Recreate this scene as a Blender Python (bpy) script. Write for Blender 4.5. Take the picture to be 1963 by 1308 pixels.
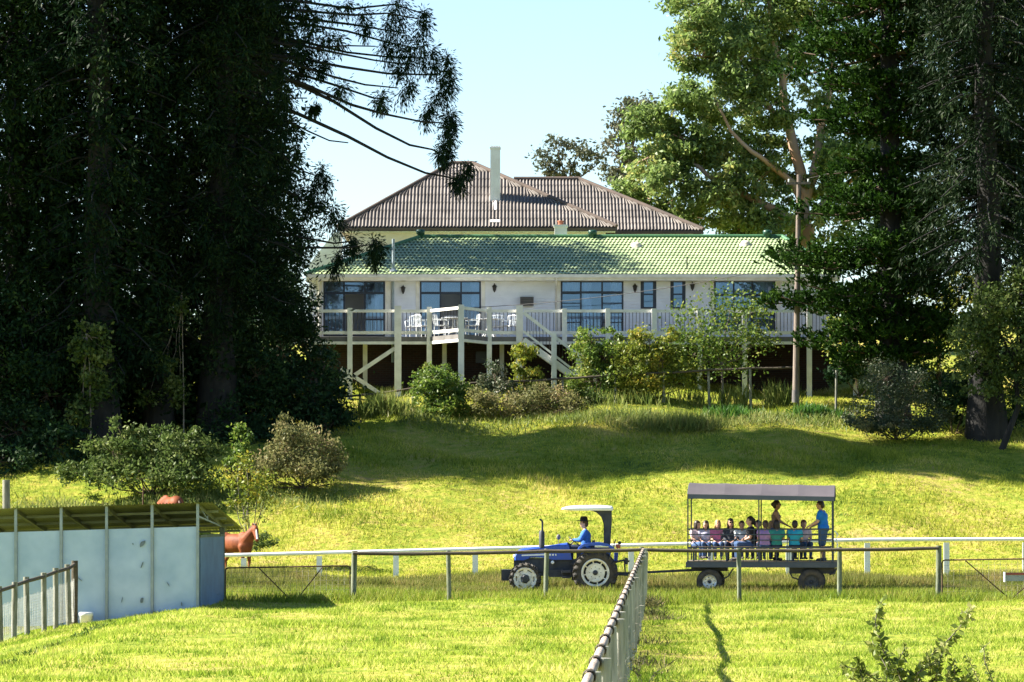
import bpy, bmesh, math, random
import numpy as np
from mathutils import Vector, Matrix, Quaternion

for _o in list(bpy.data.objects):
    bpy.data.objects.remove(_o)
SC = bpy.context.scene
COL = SC.collection
R = math.radians

# ------------------------------------------------------------------ camera
F, CX, HY, CZ = 7360.0, 981.5, 950.0, 2.6      # photograph px: focal length, centre column, horizon row; eye height in m
cam_data = bpy.data.cameras.new("camera")
cam = bpy.data.objects.new("camera", cam_data)
COL.objects.link(cam)
cam.location = (0, 0, CZ)
cam.rotation_euler = (R(90), 0, 0)
cam_data.sensor_width = 36.0
cam_data.lens = F / 1963.0 * 36.0
cam_data.shift_y = (HY - 654.0) / 1963.0
cam_data.clip_start = 0.5
cam_data.clip_end = 9000
SC.camera = cam

# ------------------------------------------------------------------ sky and sun
SUN_EL, SUN_BACK = 39.0, 7.0                   # the sun stands to the left, a little behind the house
sv = Vector((-math.cos(R(SUN_BACK)) * math.cos(R(SUN_EL)), math.sin(R(SUN_BACK)) * math.cos(R(SUN_EL)), math.sin(R(SUN_EL))))
world = bpy.data.worlds.new("World")
SC.world = world
world.use_nodes = True
wn = world.node_tree.nodes
wl = world.node_tree.links
wn.clear()
sky = wn.new("ShaderNodeTexSky")
sky.sky_type = 'NISHITA'
sky.sun_disc = False
sky.sun_elevation = R(SUN_EL)
sky.sun_rotation = math.atan2(sv.x, sv.y)
sky.altitude = 100
sky.air_density = 1.0
sky.dust_density = 0.1
sky.ozone_density = 3.0
bgn = wn.new("ShaderNodeBackground")
bgn.inputs[1].default_value = 0.053
outw = wn.new("ShaderNodeOutputWorld")
wl.new(sky.outputs[0], bgn.inputs[0])
wl.new(bgn.outputs[0], outw.inputs[0])

sun_data = bpy.data.lights.new("sun", 'SUN')
sun_data.energy = 5.0
sun_data.angle = R(0.53)
sun_data.color = (1.0, 0.93, 0.80)
sun = bpy.data.objects.new("sun", sun_data)
COL.objects.link(sun)
sun.location = sv * 60
sun.rotation_euler = sv.to_track_quat('Z', 'Y').to_euler()

SC.view_settings.view_transform = 'Standard'
SC.view_settings.look = 'None'
SC.view_settings.exposure = 2.1
SC.view_settings.gamma = 1.0
SC.view_settings.use_curve_mapping = False
SC.render.engine = 'CYCLES'
SC.cycles.max_bounces = 6
SC.cycles.diffuse_bounces = 3
SC.cycles.glossy_bounces = 3
SC.cycles.transmission_bounces = 4
SC.cycles.transparent_max_bounces = 12
SC.cycles.caustics_reflective = False
SC.cycles.caustics_refractive = False
SC.cycles.use_denoising = True

rnd = random.Random(7)
RNG = np.random.default_rng(11)


def P(px, py, D):
    """the point at depth D (metres from the lens) that the photograph shows at pixel px, py"""
    return Vector(((px - CX) * D / F, D, CZ + (HY - py) * D / F))


# ------------------------------------------------------------------ terrain
_TD = [-50, 20, 50, 94, 100, 106, 110, 113, 117, 119.5, 123, 130, 140, 146.5, 149, 155, 165, 200, 260, 600, 5000]
_TZ = [-.4, -.2, -.05, 0.0, -.06, -.20, -.20, -.10, .08, .22, 1.05, 2.95, 5.15, 6.45, 6.75, 7.4, 8.5, 11, 14, 14, 14]


def gz(x, y):
    x = np.asarray(x, float)
    y = np.asarray(y, float)
    z = np.interp(y, _TD, _TZ)
    hill = np.clip((y - 119) / 10, 0, 1)
    near = np.clip((104 - y) / 8, 0, 1)
    z = z + hill * (0.16 * np.sin(x * .31 + y * .17 + 1) + .10 * np.sin(x * .83 - y * .41) + .05 * np.sin(x * 1.7 + y * 1.3))
    z = z + near * (.05 * np.sin(x * .5 + y * .23) + .045 * np.sin(x * .9 - y * .62 + 2) + .02 * np.sin(x * 2.1 + y * 1.4))
    z = z - near * .16 * np.clip(-x - 7.2, 0, 6)
    return z


def g(x, y):
    return float(gz(x, y))


# ------------------------------------------------------------------ materials
def new_mat(name):
    m = bpy.data.materials.new(name)
    m.use_nodes = True
    m.node_tree.nodes.clear()
    return m, m.node_tree.nodes, m.node_tree.links


def ramp(nodes, stops):
    r = nodes.new("ShaderNodeValToRGB")
    e = r.color_ramp.elements
    while len(e) < len(stops):
        e.new(0.5)
    for k, (p, c) in enumerate(stops):
        e[k].position = p
        e[k].color = (*c, 1)
    return r


def M(name, c1, c2=None, scale=6.0, rough=.6, bump=0.0, metal=0.0, stretch=(1, 1, 1), spec=.35, bscale=None, lo=.35, hi=.65):
    """painted or weathered solid surface: two tones through noise, a fine bump"""
    m, n, l = new_mat(name)
    out = n.new("ShaderNodeOutputMaterial")
    b = n.new("ShaderNodeBsdfPrincipled")
    b.inputs["Roughness"].default_value = rough
    b.inputs["Metallic"].default_value = metal
    b.inputs["Specular IOR Level"].default_value = spec
    c2 = c2 or tuple(x * .75 for x in c1)
    tc = n.new("ShaderNodeTexCoord")
    mp = n.new("ShaderNodeMapping")
    mp.inputs[3].default_value = stretch
    no = n.new("ShaderNodeTexNoise")
    no.inputs["Scale"].default_value = scale
    no.inputs["Detail"].default_value = 6
    l.new(tc.outputs["Object"], mp.inputs[0])
    l.new(mp.outputs[0], no.inputs["Vector"])
    r = ramp(n, [(lo, c1), (hi, c2)])
    l.new(no.outputs["Fac"], r.inputs[0])
    l.new(r.outputs[0], b.inputs["Base Color"])
    if bump:
        bm_ = n.new("ShaderNodeBump")
        bm_.inputs["Strength"].default_value = bump
        bm_.inputs["Distance"].default_value = .02
        no2 = n.new("ShaderNodeTexNoise")
        no2.inputs["Scale"].default_value = bscale or scale * 6
        no2.inputs["Detail"].default_value = 4
        l.new(mp.outputs[0], no2.inputs["Vector"])
        l.new(no2.outputs["Fac"], bm_.inputs["Height"])
        l.new(bm_.outputs[0], b.inputs["Normal"])
    l.new(b.outputs[0], out.inputs[0])
    return m


def leaf_mat(name, c1, c2, c3=None, trans=.4, scale=.7, spec=.25, tcol=None, patch=1.4):
    """foliage: tone per leaf and per clump, light passing through the blade"""
    m, n, l = new_mat(name)
    out = n.new("ShaderNodeOutputMaterial")
    geo = n.new("ShaderNodeNewGeometry")
    tc = n.new("ShaderNodeTexCoord")
    no = n.new("ShaderNodeTexNoise")
    no.inputs["Scale"].default_value = scale
    no.inputs["Detail"].default_value = 4
    l.new(tc.outputs["Object"], no.inputs["Vector"])
    mx = n.new("ShaderNodeMath")
    mx.operation = 'MULTIPLY_ADD'
    mx.inputs[1].default_value = .55
    l.new(geo.outputs["Random Per Island"], mx.inputs[0])
    sub = n.new("ShaderNodeMath")
    sub.operation = 'MULTIPLY_ADD'
    sub.inputs[1].default_value = patch
    sub.inputs[2].default_value = .22 - patch * .5
    l.new(no.outputs["Fac"], sub.inputs[0])
    l.new(sub.outputs[0], mx.inputs[2])
    st = [(.08, c1), (.62, c2)] + ([(.93, c3)] if c3 else [])
    r = ramp(n, st)
    l.new(mx.outputs[0], r.inputs[0])
    d = n.new("ShaderNodeBsdfPrincipled")
    d.inputs["Roughness"].default_value = .5
    d.inputs["Specular IOR Level"].default_value = spec
    l.new(r.outputs[0], d.inputs["Base Color"])
    t = n.new("ShaderNodeBsdfTranslucent")
    if tcol:
        mm = n.new("ShaderNodeMix")
        mm.data_type = 'RGBA'
        mm.blend_type = 'MULTIPLY'
        mm.inputs[0].default_value = 1
        mm.inputs[7].default_value = (*tcol, 1)
        l.new(r.outputs[0], mm.inputs[6])
        l.new(mm.outputs[2], t.inputs[0])
    else:
        l.new(r.outputs[0], t.inputs[0])
    ms = n.new("ShaderNodeMixShader")
    ms.inputs[0].default_value = trans
    l.new(d.outputs[0], ms.inputs[1])
    l.new(t.outputs[0], ms.inputs[2])
    l.new(ms.outputs[0], out.inputs[0])
    return m


def glass_mat(name, tint, refl=.35, rough=.02):
    m, n, l = new_mat(name)
    out = n.new("ShaderNodeOutputMaterial")
    gl = n.new("ShaderNodeBsdfGlossy")
    gl.inputs["Roughness"].default_value = rough
    gl.inputs["Color"].default_value = (.45, .68, 1, 1)
    tr = n.new("ShaderNodeBsdfTransparent")
    tr.inputs[0].default_value = (*tint, 1)
    ms = n.new("ShaderNodeMixShader")
    ms.inputs[0].default_value = refl
    l.new(tr.outputs[0], ms.inputs[1])
    l.new(gl.outputs[0], ms.inputs[2])
    l.new(ms.outputs[0], out.inputs[0])
    return m


def brick_mat(name):
    m, n, l = new_mat(name)
    out = n.new("ShaderNodeOutputMaterial")
    b = n.new("ShaderNodeBsdfPrincipled")
    b.inputs["Roughness"].default_value = .9
    tc = n.new("ShaderNodeTexCoord")
    mp = n.new("ShaderNodeMapping")
    mp.inputs[2].default_value = (R(90), 0, 0)
    br = n.new("ShaderNodeTexBrick")
    br.inputs["Scale"].default_value = 1.0
    br.inputs["Brick Width"].default_value = .24
    br.inputs["Row Height"].default_value = .086
    br.inputs["Mortar Size"].default_value = .009
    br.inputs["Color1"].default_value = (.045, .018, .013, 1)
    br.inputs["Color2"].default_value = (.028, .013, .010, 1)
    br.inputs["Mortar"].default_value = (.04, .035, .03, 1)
    l.new(tc.outputs["Object"], mp.inputs[0])
    l.new(mp.outputs[0], br.inputs["Vector"])
    l.new(br.outputs["Color"], b.inputs["Base Color"])
    bu = n.new("ShaderNodeBump")
    bu.inputs["Strength"].default_value = .6
    bu.inputs["Distance"].default_value = .01
    bu.invert = True
    l.new(br.outputs["Fac"], bu.inputs["Height"])
    l.new(bu.outputs[0], b.inputs["Normal"])
    l.new(b.outputs[0], out.inputs[0])
    return m


def ground_mat():
    m, n, l = new_mat("pasture_soil")
    out = n.new("ShaderNodeOutputMaterial")
    b = n.new("ShaderNodeBsdfPrincipled")
    b.inputs["Roughness"].default_value = .95
    b.inputs["Specular IOR Level"].default_value = .1
    tc = n.new("ShaderNodeTexCoord")

    def noise(scale, detail=6):
        no = n.new("ShaderNodeTexNoise")
        no.inputs["Scale"].default_value = scale
        no.inputs["Detail"].default_value = detail
        l.new(tc.outputs["Object"], no.inputs["Vector"])
        return no
    n1, n2 = noise(.22), noise(2.6)
    mx = n.new("ShaderNodeMath")
    mx.operation = 'MULTIPLY_ADD'
    mx.inputs[1].default_value = .5
    l.new(n2.outputs["Fac"], mx.inputs[0])
    sc = n.new("ShaderNodeMath")
    sc.operation = 'MULTIPLY'
    sc.inputs[1].default_value = .5
    l.new(n1.outputs["Fac"], sc.inputs[0])
    l.new(sc.outputs[0], mx.inputs[2])
    r = ramp(n, [(.34, (.06, .10, .012)), (.45, (.16, .20, .02)), (.55, (.25, .24, .04)), (.64, (.30, .23, .08))])
    l.new(mx.outputs[0], r.inputs[0])
    l.new(r.outputs[0], b.inputs["Base Color"])
    bu = n.new("ShaderNodeBump")
    bu.inputs["Strength"].default_value = .8
    bu.inputs["Distance"].default_value = .08
    n3 = noise(5)
    l.new(n3.outputs["Fac"], bu.inputs["Height"])
    l.new(bu.outputs[0], b.inputs["Normal"])
    l.new(b.outputs[0], out.inputs[0])
    return m


MT = {}
MT['soil'] = ground_mat()
MT['track'] = M("dry_track", (.40, .32, .14), (.30, .26, .10), 1.5, .95, .5)
MT['grass'] = leaf_mat("pasture_grass", (.11, .19, .018), (.34, .42, .05), (.58, .53, .17), .5, .8, .05, patch=2.3)
MT['grass_hill'] = leaf_mat("hillside_grass", (.13, .19, .02), (.39, .41, .055), (.56, .46, .16), .5, .45, .05, patch=2.1)
MT['grass_long'] = leaf_mat("verge_grass", (.07, .10, .018), (.19, .20, .045), (.36, .27, .12), .45, .8, .12)
MT['grass_track'] = leaf_mat("trackside_grass", (.09, .16, .015), (.22, .27, .03), (.36, .29, .10), .45, .8, .12)
MT['cream'] = M("cream_paint", (.80, .79, .75), (.66, .65, .61), 3, .55, .15)
MT['white'] = M("white_weatherboard_paint", (.84, .87, .95), (.74, .77, .85), 2, .5, .08)
MT['white_old'] = M("old_white_render", (.77, .77, .80), (.62, .60, .60), 1.5, .8, .2)
MT['pinkwall'] = M("pale_pink_render", (.74, .68, .63), (.66, .59, .54), 1.5, .8, .1)
MT['green_tile'] = M("green_roof_tile", (.20, .28, .13), (.32, .39, .20), 1.1, .55, .15, spec=.4, lo=.3, hi=.7)
MT['green_cap'] = M("green_ridge_cap", (.045, .13, .06), (.06, .16, .075), 2, .5)
MT['green_vent'] = M("dark_green_vent", (.012, .055, .035), (.02, .07, .045), 4, .4)
MT['brown_tile'] = M("brown_corrugated_roof", (.105, .093, .085), (.205, .182, .166), .9, .85, .3, bscale=9, lo=.3, hi=.7)
MT['brown_cap'] = M("brown_ridge_cap", (.075, .058, .05), (.11, .08, .065), 2, .85)
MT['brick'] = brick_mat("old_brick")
MT['frame'] = M("navy_window_frame", (.012, .02, .045), (.016, .026, .055), 4, .35)
MT['glass'] = glass_mat("window_glass", (.72, .80, .90), .12)
MT['curtain'] = M("pale_curtain", (.55, .58, .62), (.42, .45, .50), 9, .9, .3, stretch=(6, 6, .3))
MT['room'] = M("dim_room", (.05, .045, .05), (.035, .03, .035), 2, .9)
MT['iron'] = M("black_iron", (.015, .015, .018), (.03, .028, .028), 8, .5)
MT['deck'] = M("deck_board_timber", (.17, .14, .11), (.11, .09, .075), 3, .8, .3, stretch=(1, 6, 6))
MT['deck_edge'] = M("deck_fascia_grey", (.16, .15, .15), (.11, .105, .105), 3, .7, .2)
MT['acgrey'] = M("grey_metal_box", (.16, .15, .14), (.11, .10, .10), 5, .5)
MT['pipe'] = M("grey_pipe", (.30, .36, .40), (.22, .28, .32), 5, .5)
MT['dome'] = M("weathered_dome", (.62, .56, .46), (.45, .40, .33), 5, .6)
MT['terracotta'] = M("terracotta", (.30, .11, .06), (.22, .08, .05), 5, .8)
MT['timber'] = M("grey_weathered_timber", (.23, .225, .19), (.12, .125, .09), 5, .9, .5, stretch=(3, 3, .6))
MT['timber_sunlit'] = M("sunlit_weathered_timber", (.40, .39, .35), (.20, .21, .17), 4, .9, .5, stretch=(4, 4, .5))  # weathered posts, with the light on their sunny sides put into the colour
MT['timber_green'] = M("mossy_fence_timber", (.19, .21, .15), (.085, .10, .06), 5, .9, .5, stretch=(3, 3, .6))
MT['timber_dark'] = M("dark_rail_timber", (.055, .045, .032), (.095, .078, .055), 5, .9, .5, stretch=(.6, 4, 4))
MT['timber_pink'] = M("bleached_rail_timber", (.42, .34, .28), (.26, .21, .17), 5, .9, .5, stretch=(4, .6, 4))
MT['pole'] = M("grey_pole_timber", (.23, .19, .16), (.13, .10, .085), 4, .9, .5, stretch=(4, 4, .4))
MT['whiterail'] = M("white_rail_paint", (.82, .82, .80), (.70, .70, .69), 4, .5)
MT['wire'] = M("rusty_wire", (.16, .14, .12), (.26, .24, .21), 9, .6)
MT['netting'] = M("pale_netting_wire", (.45, .45, .43), (.34, .34, .33), 9, .6)
MT['shed_wall'] = M("shade_blue_shed_panel", (.44, .56, .72), (.32, .44, .60), 1.9, .6, .2, lo=.3, hi=.7)  # white panels; the blue of sky-lit shade is mixed into the colour
MT['shed_stud'] = M("galvanised_stud", (.30, .35, .38), (.23, .28, .31), 5, .45, metal=.2)
MT['shed_roof'] = M("weathered_zinc_roof", (.22, .24, .15), (.16, .17, .10), 3, .5, metal=.35)
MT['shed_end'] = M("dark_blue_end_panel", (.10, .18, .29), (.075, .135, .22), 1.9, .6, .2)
MT['mould'] = M("panel_dirt", (.12, .16, .19), (.16, .20, .24), 5, .8)
MT['bucket'] = M("white_plastic", (.72, .76, .78), (.60, .64, .68), 8, .4)
MT['rust'] = M("rusty_tube", (.10, .05, .03), (.06, .035, .025), 8, .8)
MT['troughred'] = M("rusty_red_trough", (.34, .08, .05), (.24, .07, .05), 6, .7)
MT['troughgrey'] = M("grey_trough_side", (.30, .33, .32), (.20, .23, .23), 6, .6)
MT['rock'] = M("grey_rock", (.16, .15, .14), (.09, .085, .08), 4, .9, .8)
# vehicles
MT['blue'] = M("tractor_blue_paint", (.018, .07, .40), (.06, .09, .26), 5, .38, .1, spec=.5, lo=.48, hi=.78)
MT['dark'] = M("dark_engine_grey", (.025, .03, .04), (.045, .05, .06), 6, .6)
MT['tyre'] = M("dusty_tyre_rubber", (.030, .029, .028), (.065, .058, .048), 7, .85, .3)
MT['rim'] = M("cream_wheel_rim", (.72, .72, .66), (.46, .43, .35), 7, .5, lo=.42, hi=.72)
MT['steel'] = M("bright_steel_rim", (.55, .57, .58), (.42, .44, .46), 6, .35, metal=.6)
MT['canopy_white'] = M("white_tractor_canopy", (.78, .80, .82), (.68, .71, .74), 3, .4)
MT['trailer'] = M("trailer_dark_blue_steel", (.035, .05, .075), (.05, .065, .09), 5, .5)
MT['vinyl'] = M("grey_mauve_awning_vinyl", (.092, .080, .086), (.074, .065, .071), 1.2, .6, .1)
MT['vinyl_side'] = M("awning_side_vinyl", (.09, .105, .14), (.07, .085, .12), 2, .5)
MT['seatwood'] = M("bench_timber", (.22, .15, .09), (.15, .10, .06), 5, .7)
MT['plate'] = M("number_plate_white", (.8, .8, .78), (.7, .7, .68), 5, .5)
# people and horses
MT['skin'] = M("skin", (.56, .33, .24), (.50, .28, .20), 14, .55)
MT['skin_tan'] = M("tanned_skin", (.34, .18, .115), (.29, .15, .095), 14, .55)
MT['eye'] = M("dark_eye", (.01, .008, .008), (.02, .015, .01), 20, .2)
MT['lip'] = M("lip", (.35, .12, .10), (.30, .10, .09), 20, .5)
MT['hair_dark'] = M("dark_hair", (.018, .012, .009), (.035, .022, .016), 40, .45)
MT['hair_blond'] = M("blond_hair", (.46, .30, .14), (.33, .20, .09), 40, .5)
MT['hair_red'] = M("auburn_hair", (.20, .075, .03), (.13, .05, .02), 40, .5)
MT['hair_brown'] = M("brown_hair", (.09, .05, .028), (.055, .03, .018), 40, .5)
MT['hat'] = M("black_felt", (.010, .010, .011), (.018, .017, .017), 12, .8)


def cloth(name, c):
    return M(name, c, tuple(x * .78 for x in c), 9, .85, .3, bscale=30)


MT['shirt_blue'] = cloth("mid_blue_shirt_cloth", (.035, .14, .50))
MT['tee_blue'] = cloth("bright_blue_tee_cloth", (.01, .17, .60))
MT['cyan'] = cloth("turquoise_cloth", (.03, .36, .55))
MT['teal'] = cloth("teal_cloth", (.04, .26, .24))
MT['lilac'] = cloth("lilac_cloth", (.40, .24, .50))
MT['pink'] = cloth("pink_cloth", (.62, .18, .34))
MT['palepink'] = cloth("pale_pink_cloth", (.66, .50, .55))
MT['lavender'] = cloth("pale_lavender_cloth", (.50, .47, .62))
MT['black_cloth'] = cloth("black_cloth", (.014, .014, .018))
MT['charcoal_cloth'] = cloth("charcoal_patterned_cloth", (.055, .06, .075))
MT['tan_cloth'] = cloth("tan_cloth", (.24, .14, .085))
MT['denim'] = cloth("blue_denim", (.05, .10, .22))
MT['denim_dark'] = cloth("dark_denim", (.022, .035, .075))
MT['shoe'] = cloth("shoe", (.10, .09, .09))
MT['chestnut'] = M("chestnut_coat", (.21, .062, .024), (.115, .032, .014), 3, .6, .1, spec=.15)
MT['chestnut_dark'] = M("dark_chestnut_coat", (.16, .045, .02), (.11, .03, .014), 3, .45, .1, spec=.4)
MT['mane'] = M("dark_mane", (.05, .02, .012), (.08, .03, .015), 20, .6)
MT['blaze'] = M("white_blaze", (.75, .70, .66), (.66, .60, .56), 8, .6)
MT['hoof'] = M("hoof", (.05, .04, .035), (.08, .06, .05), 8, .6)
# bark and foliage
MT['bark_grey'] = M("grey_pine_bark", (.024, .023, .022), (.010, .010, .010), 2.5, .95, 1.0, stretch=(2, 2, .5))
MT['bark_brown'] = M("brown_bark", (.12, .085, .06), (.06, .042, .03), 3, .95, .8, stretch=(2, 2, .5))
MT['bark_gum'] = M("orange_gum_bark", (.42, .24, .14), (.30, .24, .20), 1.2, .8, .4)
MT['twig'] = M("pale_twig", (.20, .17, .14), (.12, .10, .08), 5, .9)
MT['l_bunya'] = leaf_mat("bunya_needles", (.003, .011, .004), (.010, .026, .009), (.042, .065, .022), .16, .6, .06)  # the brightest tone paints in pale sunlit tufts
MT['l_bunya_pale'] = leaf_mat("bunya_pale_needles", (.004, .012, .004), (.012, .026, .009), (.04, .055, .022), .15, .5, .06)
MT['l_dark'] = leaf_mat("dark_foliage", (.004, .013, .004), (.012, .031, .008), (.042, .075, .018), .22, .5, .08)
MT['l_hoop'] = leaf_mat("hoop_pine_needles", (.006, .020, .004), (.022, .056, .007), (.06, .115, .015), .3, .9, .08)
MT['l_gum'] = leaf_mat("gum_leaves", (.06, .105, .025), (.21, .30, .08), (.38, .36, .12), .5, .55, .35)
MT['l_gumgrey'] = leaf_mat("far_gum_leaves", (.045, .06, .035), (.10, .11, .065), (.18, .14, .09), .35, .5, .3)
MT['l_bush'] = leaf_mat("garden_shrub_leaves", (.035, .08, .014), (.13, .20, .03), (.30, .30, .06), .45, 1.0, .3)
MT['l_yellowgreen'] = leaf_mat("yellow_green_leaves", (.06, .10, .012), (.20, .24, .03), (.42, .31, .04), .45, 1.2, .3)
MT['l_greygreen'] = leaf_mat("grey_green_leaves", (.022, .042, .018), (.06, .085, .04), (.14, .13, .08), .3, .9, .3)
MT['l_brownish'] = leaf_mat("brownish_lantana_leaves", (.06, .075, .028), (.20, .195, .075), (.36, .26, .15), .4, .9, .1)
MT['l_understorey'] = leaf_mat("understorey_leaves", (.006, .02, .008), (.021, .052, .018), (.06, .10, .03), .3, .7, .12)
MT['l_lit'] = leaf_mat("sunlit_shrub_leaves", (.028, .055, .013), (.085, .125, .03), (.20, .23, .08), .4, 1.1, .12)
MT['l_weed'] = leaf_mat("weed_stems", (.07, .12, .025), (.20, .24, .06), (.36, .32, .12), .45, 1.2, .2)
MT['l_strap'] = leaf_mat("strap_leaves", (.02, .07, .012), (.06, .15, .02), (.16, .26, .04), .4, 1.2, .4)
MT['l_fore'] = leaf_mat("glossy_foreground_leaves", (.06, .10, .015), (.19, .24, .04), (.42, .40, .16), .45, 3, .4)
MT['l_vine'] = leaf_mat("dark_climber_leaves", (.012, .045, .014), (.03, .10, .025), (.06, .15, .03), .3, 3, .35)
MT['deadvine'] = leaf_mat("dead_vine_stems", (.16, .15, .13), (.32, .30, .26), (.48, .45, .40), .2, 2, .1)

# ------------------------------------------------------------------ object helpers
WM = {}                                          # world matrices of what has been built


def tag(o, label=None, cat=None, group=None, kind=None):
    if label: o["label"] = label
    if cat: o["category"] = cat
    if group: o["group"] = group
    if kind: o["kind"] = kind
    return o


def E(name, loc, label, cat, group=None, rz=0.0, rot=None):
    o = bpy.data.objects.new(name, None)
    COL.objects.link(o)
    o.location = loc
    o.rotation_euler = rot or (0, 0, rz)
    o.empty_display_size = .3
    WM[o.name] = Matrix.Translation(Vector(loc)) @ o.rotation_euler.to_matrix().to_4x4()
    return tag(o, label, cat, group)


def link(name, mesh, parent=None, local=False, kind=None):
    """links a mesh; its vertices are in world space, or in the parent's own space when local"""
    o = bpy.data.objects.new(name, mesh)
    COL.objects.link(o)
    if parent is not None:
        o.parent = parent
        if local:
            WM[o.name] = WM[parent.name].copy()
        else:
            o.matrix_parent_inverse = WM[parent.name].inverted()
            WM[o.name] = Matrix.Identity(4)
    else:
        WM[o.name] = Matrix.Identity(4)
    if kind: o["kind"] = kind
    return o


def np_mesh(name, verts, faces, mats, smooth=False, midx=None):
    """verts (N,3); faces (K,3) or (K,4)"""
    verts = np.asarray(verts, np.float32)
    faces = np.asarray(faces, np.int32)
    me = bpy.data.meshes.new(name)
    k, c = faces.shape
    me.vertices.add(len(verts))
    me.vertices.foreach_set("co", verts.ravel())
    me.loops.add(k * c)
    me.loops.foreach_set("vertex_index", faces.ravel())
    me.polygons.add(k)
    me.polygons.foreach_set("loop_start", np.arange(0, k * c, c, dtype=np.int32))
    if smooth:
        me.polygons.foreach_set("use_smooth", np.ones(k, bool))
    for m in (mats if isinstance(mats, (list, tuple)) else [mats]):
        me.materials.append(m)
    if midx is not None:
        me.polygons.foreach_set("material_index", np.asarray(midx, np.int32))
    me.update(calc_edges=True)
    me.validate()
    return me


class MB:
    """collects shapes; built as one mesh"""

    def __init__(self):
        self.v, self.f, self.mi, self.cur, self.sm = [], [], [], 0, []

    def add(self, vs, fs, smooth=False):
        b = len(self.v)
        self.v.extend([tuple(p) for p in vs])
        for f in fs:
            self.f.append(tuple(b + i for i in f))
            self.mi.append(self.cur)
            self.sm.append(smooth)
        return self

    def box(self, c, s, rot=None):
        x, y, z = s[0] / 2, s[1] / 2, s[2] / 2
        vs = [Vector(p) for p in ((-x, -y, -z), (x, -y, -z), (x, y, -z), (-x, y, -z), (-x, -y, z), (x, -y, z), (x, y, z), (-x, y, z))]
        if rot is not None:
            vs = [rot @ p for p in vs]
        c = Vector(c)
        return self.add([c + p for p in vs], [(0, 3, 2, 1), (4, 5, 6, 7), (0, 1, 5, 4), (1, 2, 6, 5), (2, 3, 7, 6), (3, 0, 4, 7)])

    def bx(self, x0, x1, y0, y1, z0, z1):
        return self.box(((x0 + x1) / 2, (y0 + y1) / 2, (z0 + z1) / 2), (x1 - x0, y1 - y0, z1 - z0))

    def beam(self, p0, p1, w, h, up=(0, 0, 1)):
        p0, p1 = Vector(p0), Vector(p1)
        d = p1 - p0
        L = d.length
        if L < 1e-6: return self
        d.normalize()
        u = Vector(up)
        if abs(d.dot(u)) > .98: u = Vector((0, 1, 0))
        s = d.cross(u).normalized()
        u = s.cross(d).normalized()
        rot = Matrix((d, s, u)).transposed()
        return self.box((p0 + p1) / 2, (L, w, h), rot)

    def tube(self, pts, rad, n=8, caps=True, smooth=True):
        pts = [Vector(p) for p in pts]
        if not isinstance(rad, (list, tuple)): rad = [rad] * len(pts)
        b = len(self.v)
        prev = None
        for i, p in enumerate(pts):
            a = pts[max(i - 1, 0)]
            c = pts[min(i + 1, len(pts) - 1)]
            t = (c - a)
            if t.length < 1e-9: t = Vector((0, 0, 1))
            t.normalize()
            if prev is None:
                u = t.orthogonal().normalized()
            else:
                u = prev - t * prev.dot(t)
                u = u.normalized() if u.length > 1e-6 else t.orthogonal().normalized()
            prev = u
            w = t.cross(u)
            for k in range(n):
                an = 2 * math.pi * k / n
                self.v.append(tuple(p + (u * math.cos(an) + w * math.sin(an)) * rad[i]))
        for i in range(len(pts) - 1):
            for k in range(n):
                k2 = (k + 1) % n
                self.f.append((b + i * n + k, b + i * n + k2, b + (i + 1) * n + k2, b + (i + 1) * n + k))
                self.mi.append(self.cur)
                self.sm.append(smooth)
        if caps:
            e = b + (len(pts) - 1) * n
            c0 = len(self.v)
            self.v += self.v[b:b + n] + self.v[e:e + n]
            self.f.append(tuple(c0 + k for k in reversed(range(n))))
            self.f.append(tuple(c0 + n + k for k in range(n)))
            self.mi += [self.cur] * 2
            self.sm += [False] * 2
        return self

    def cyl(self, p0, p1, r0, r1=None, n=12):
        return self.tube([p0, p1], [r0, r0 if r1 is None else r1], n)

    def ell(self, c, r, n=12, m=8, rot=None):
        c = Vector(c)
        r = (r, r, r) if not hasattr(r, '__len__') else r
        vs, fs = [], []
        for i in range(m + 1):
            th = math.pi * i / m
            for k in range(n):
                ph = 2 * math.pi * k / n
                p = Vector((r[0] * math.sin(th) * math.cos(ph), r[1] * math.sin(th) * math.sin(ph), r[2] * math.cos(th)))
                if rot is not None: p = rot @ p
                vs.append(c + p)
        for i in range(m):
            for k in range(n):
                k2 = (k + 1) % n
                if i == 0: fs.append((k, n + k, n + k2))
                elif i == m - 1: fs.append((i * n + k, (i + 1) * n + k, i * n + k2))
                else: fs.append((i * n + k, (i + 1) * n + k, (i + 1) * n + k2, i * n + k2))
        return self.add(vs, fs, True)

    def lathe(self, c, axis, prof, n=24, smooth=True):
        """prof: (distance along axis, radius)"""
        c, axis = Vector(c), Vector(axis).normalized()
        u = axis.orthogonal().normalized()
        w = axis.cross(u)
        vs, fs = [], []
        for (a, r) in prof:
            for k in range(n):
                an = 2 * math.pi * k / n
                vs.append(c + axis * a + (u * math.cos(an) + w * math.sin(an)) * r)
        for i in range(len(prof) - 1):
            for k in range(n):
                k2 = (k + 1) % n
                fs.append((i * n + k, i * n + k2, (i + 1) * n + k2, (i + 1) * n + k))
        return self.add(vs, fs, smooth)

    def prism(self, poly, off):
        """poly: list of 3-D points; extruded by off"""
        off = Vector(off)
        a = [Vector(p) for p in poly]
        n = len(a)
        vs = a + [p + off for p in a]
        fs = [tuple(reversed(range(n))), tuple(range(n, 2 * n))]
        for k in range(n):
            k2 = (k + 1) % n
            fs.append((k, k2, n + k2, n + k))
        return self.add(vs, fs)

    def quad(self, *p):
        return self.add(p, [tuple(range(len(p)))])

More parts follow.
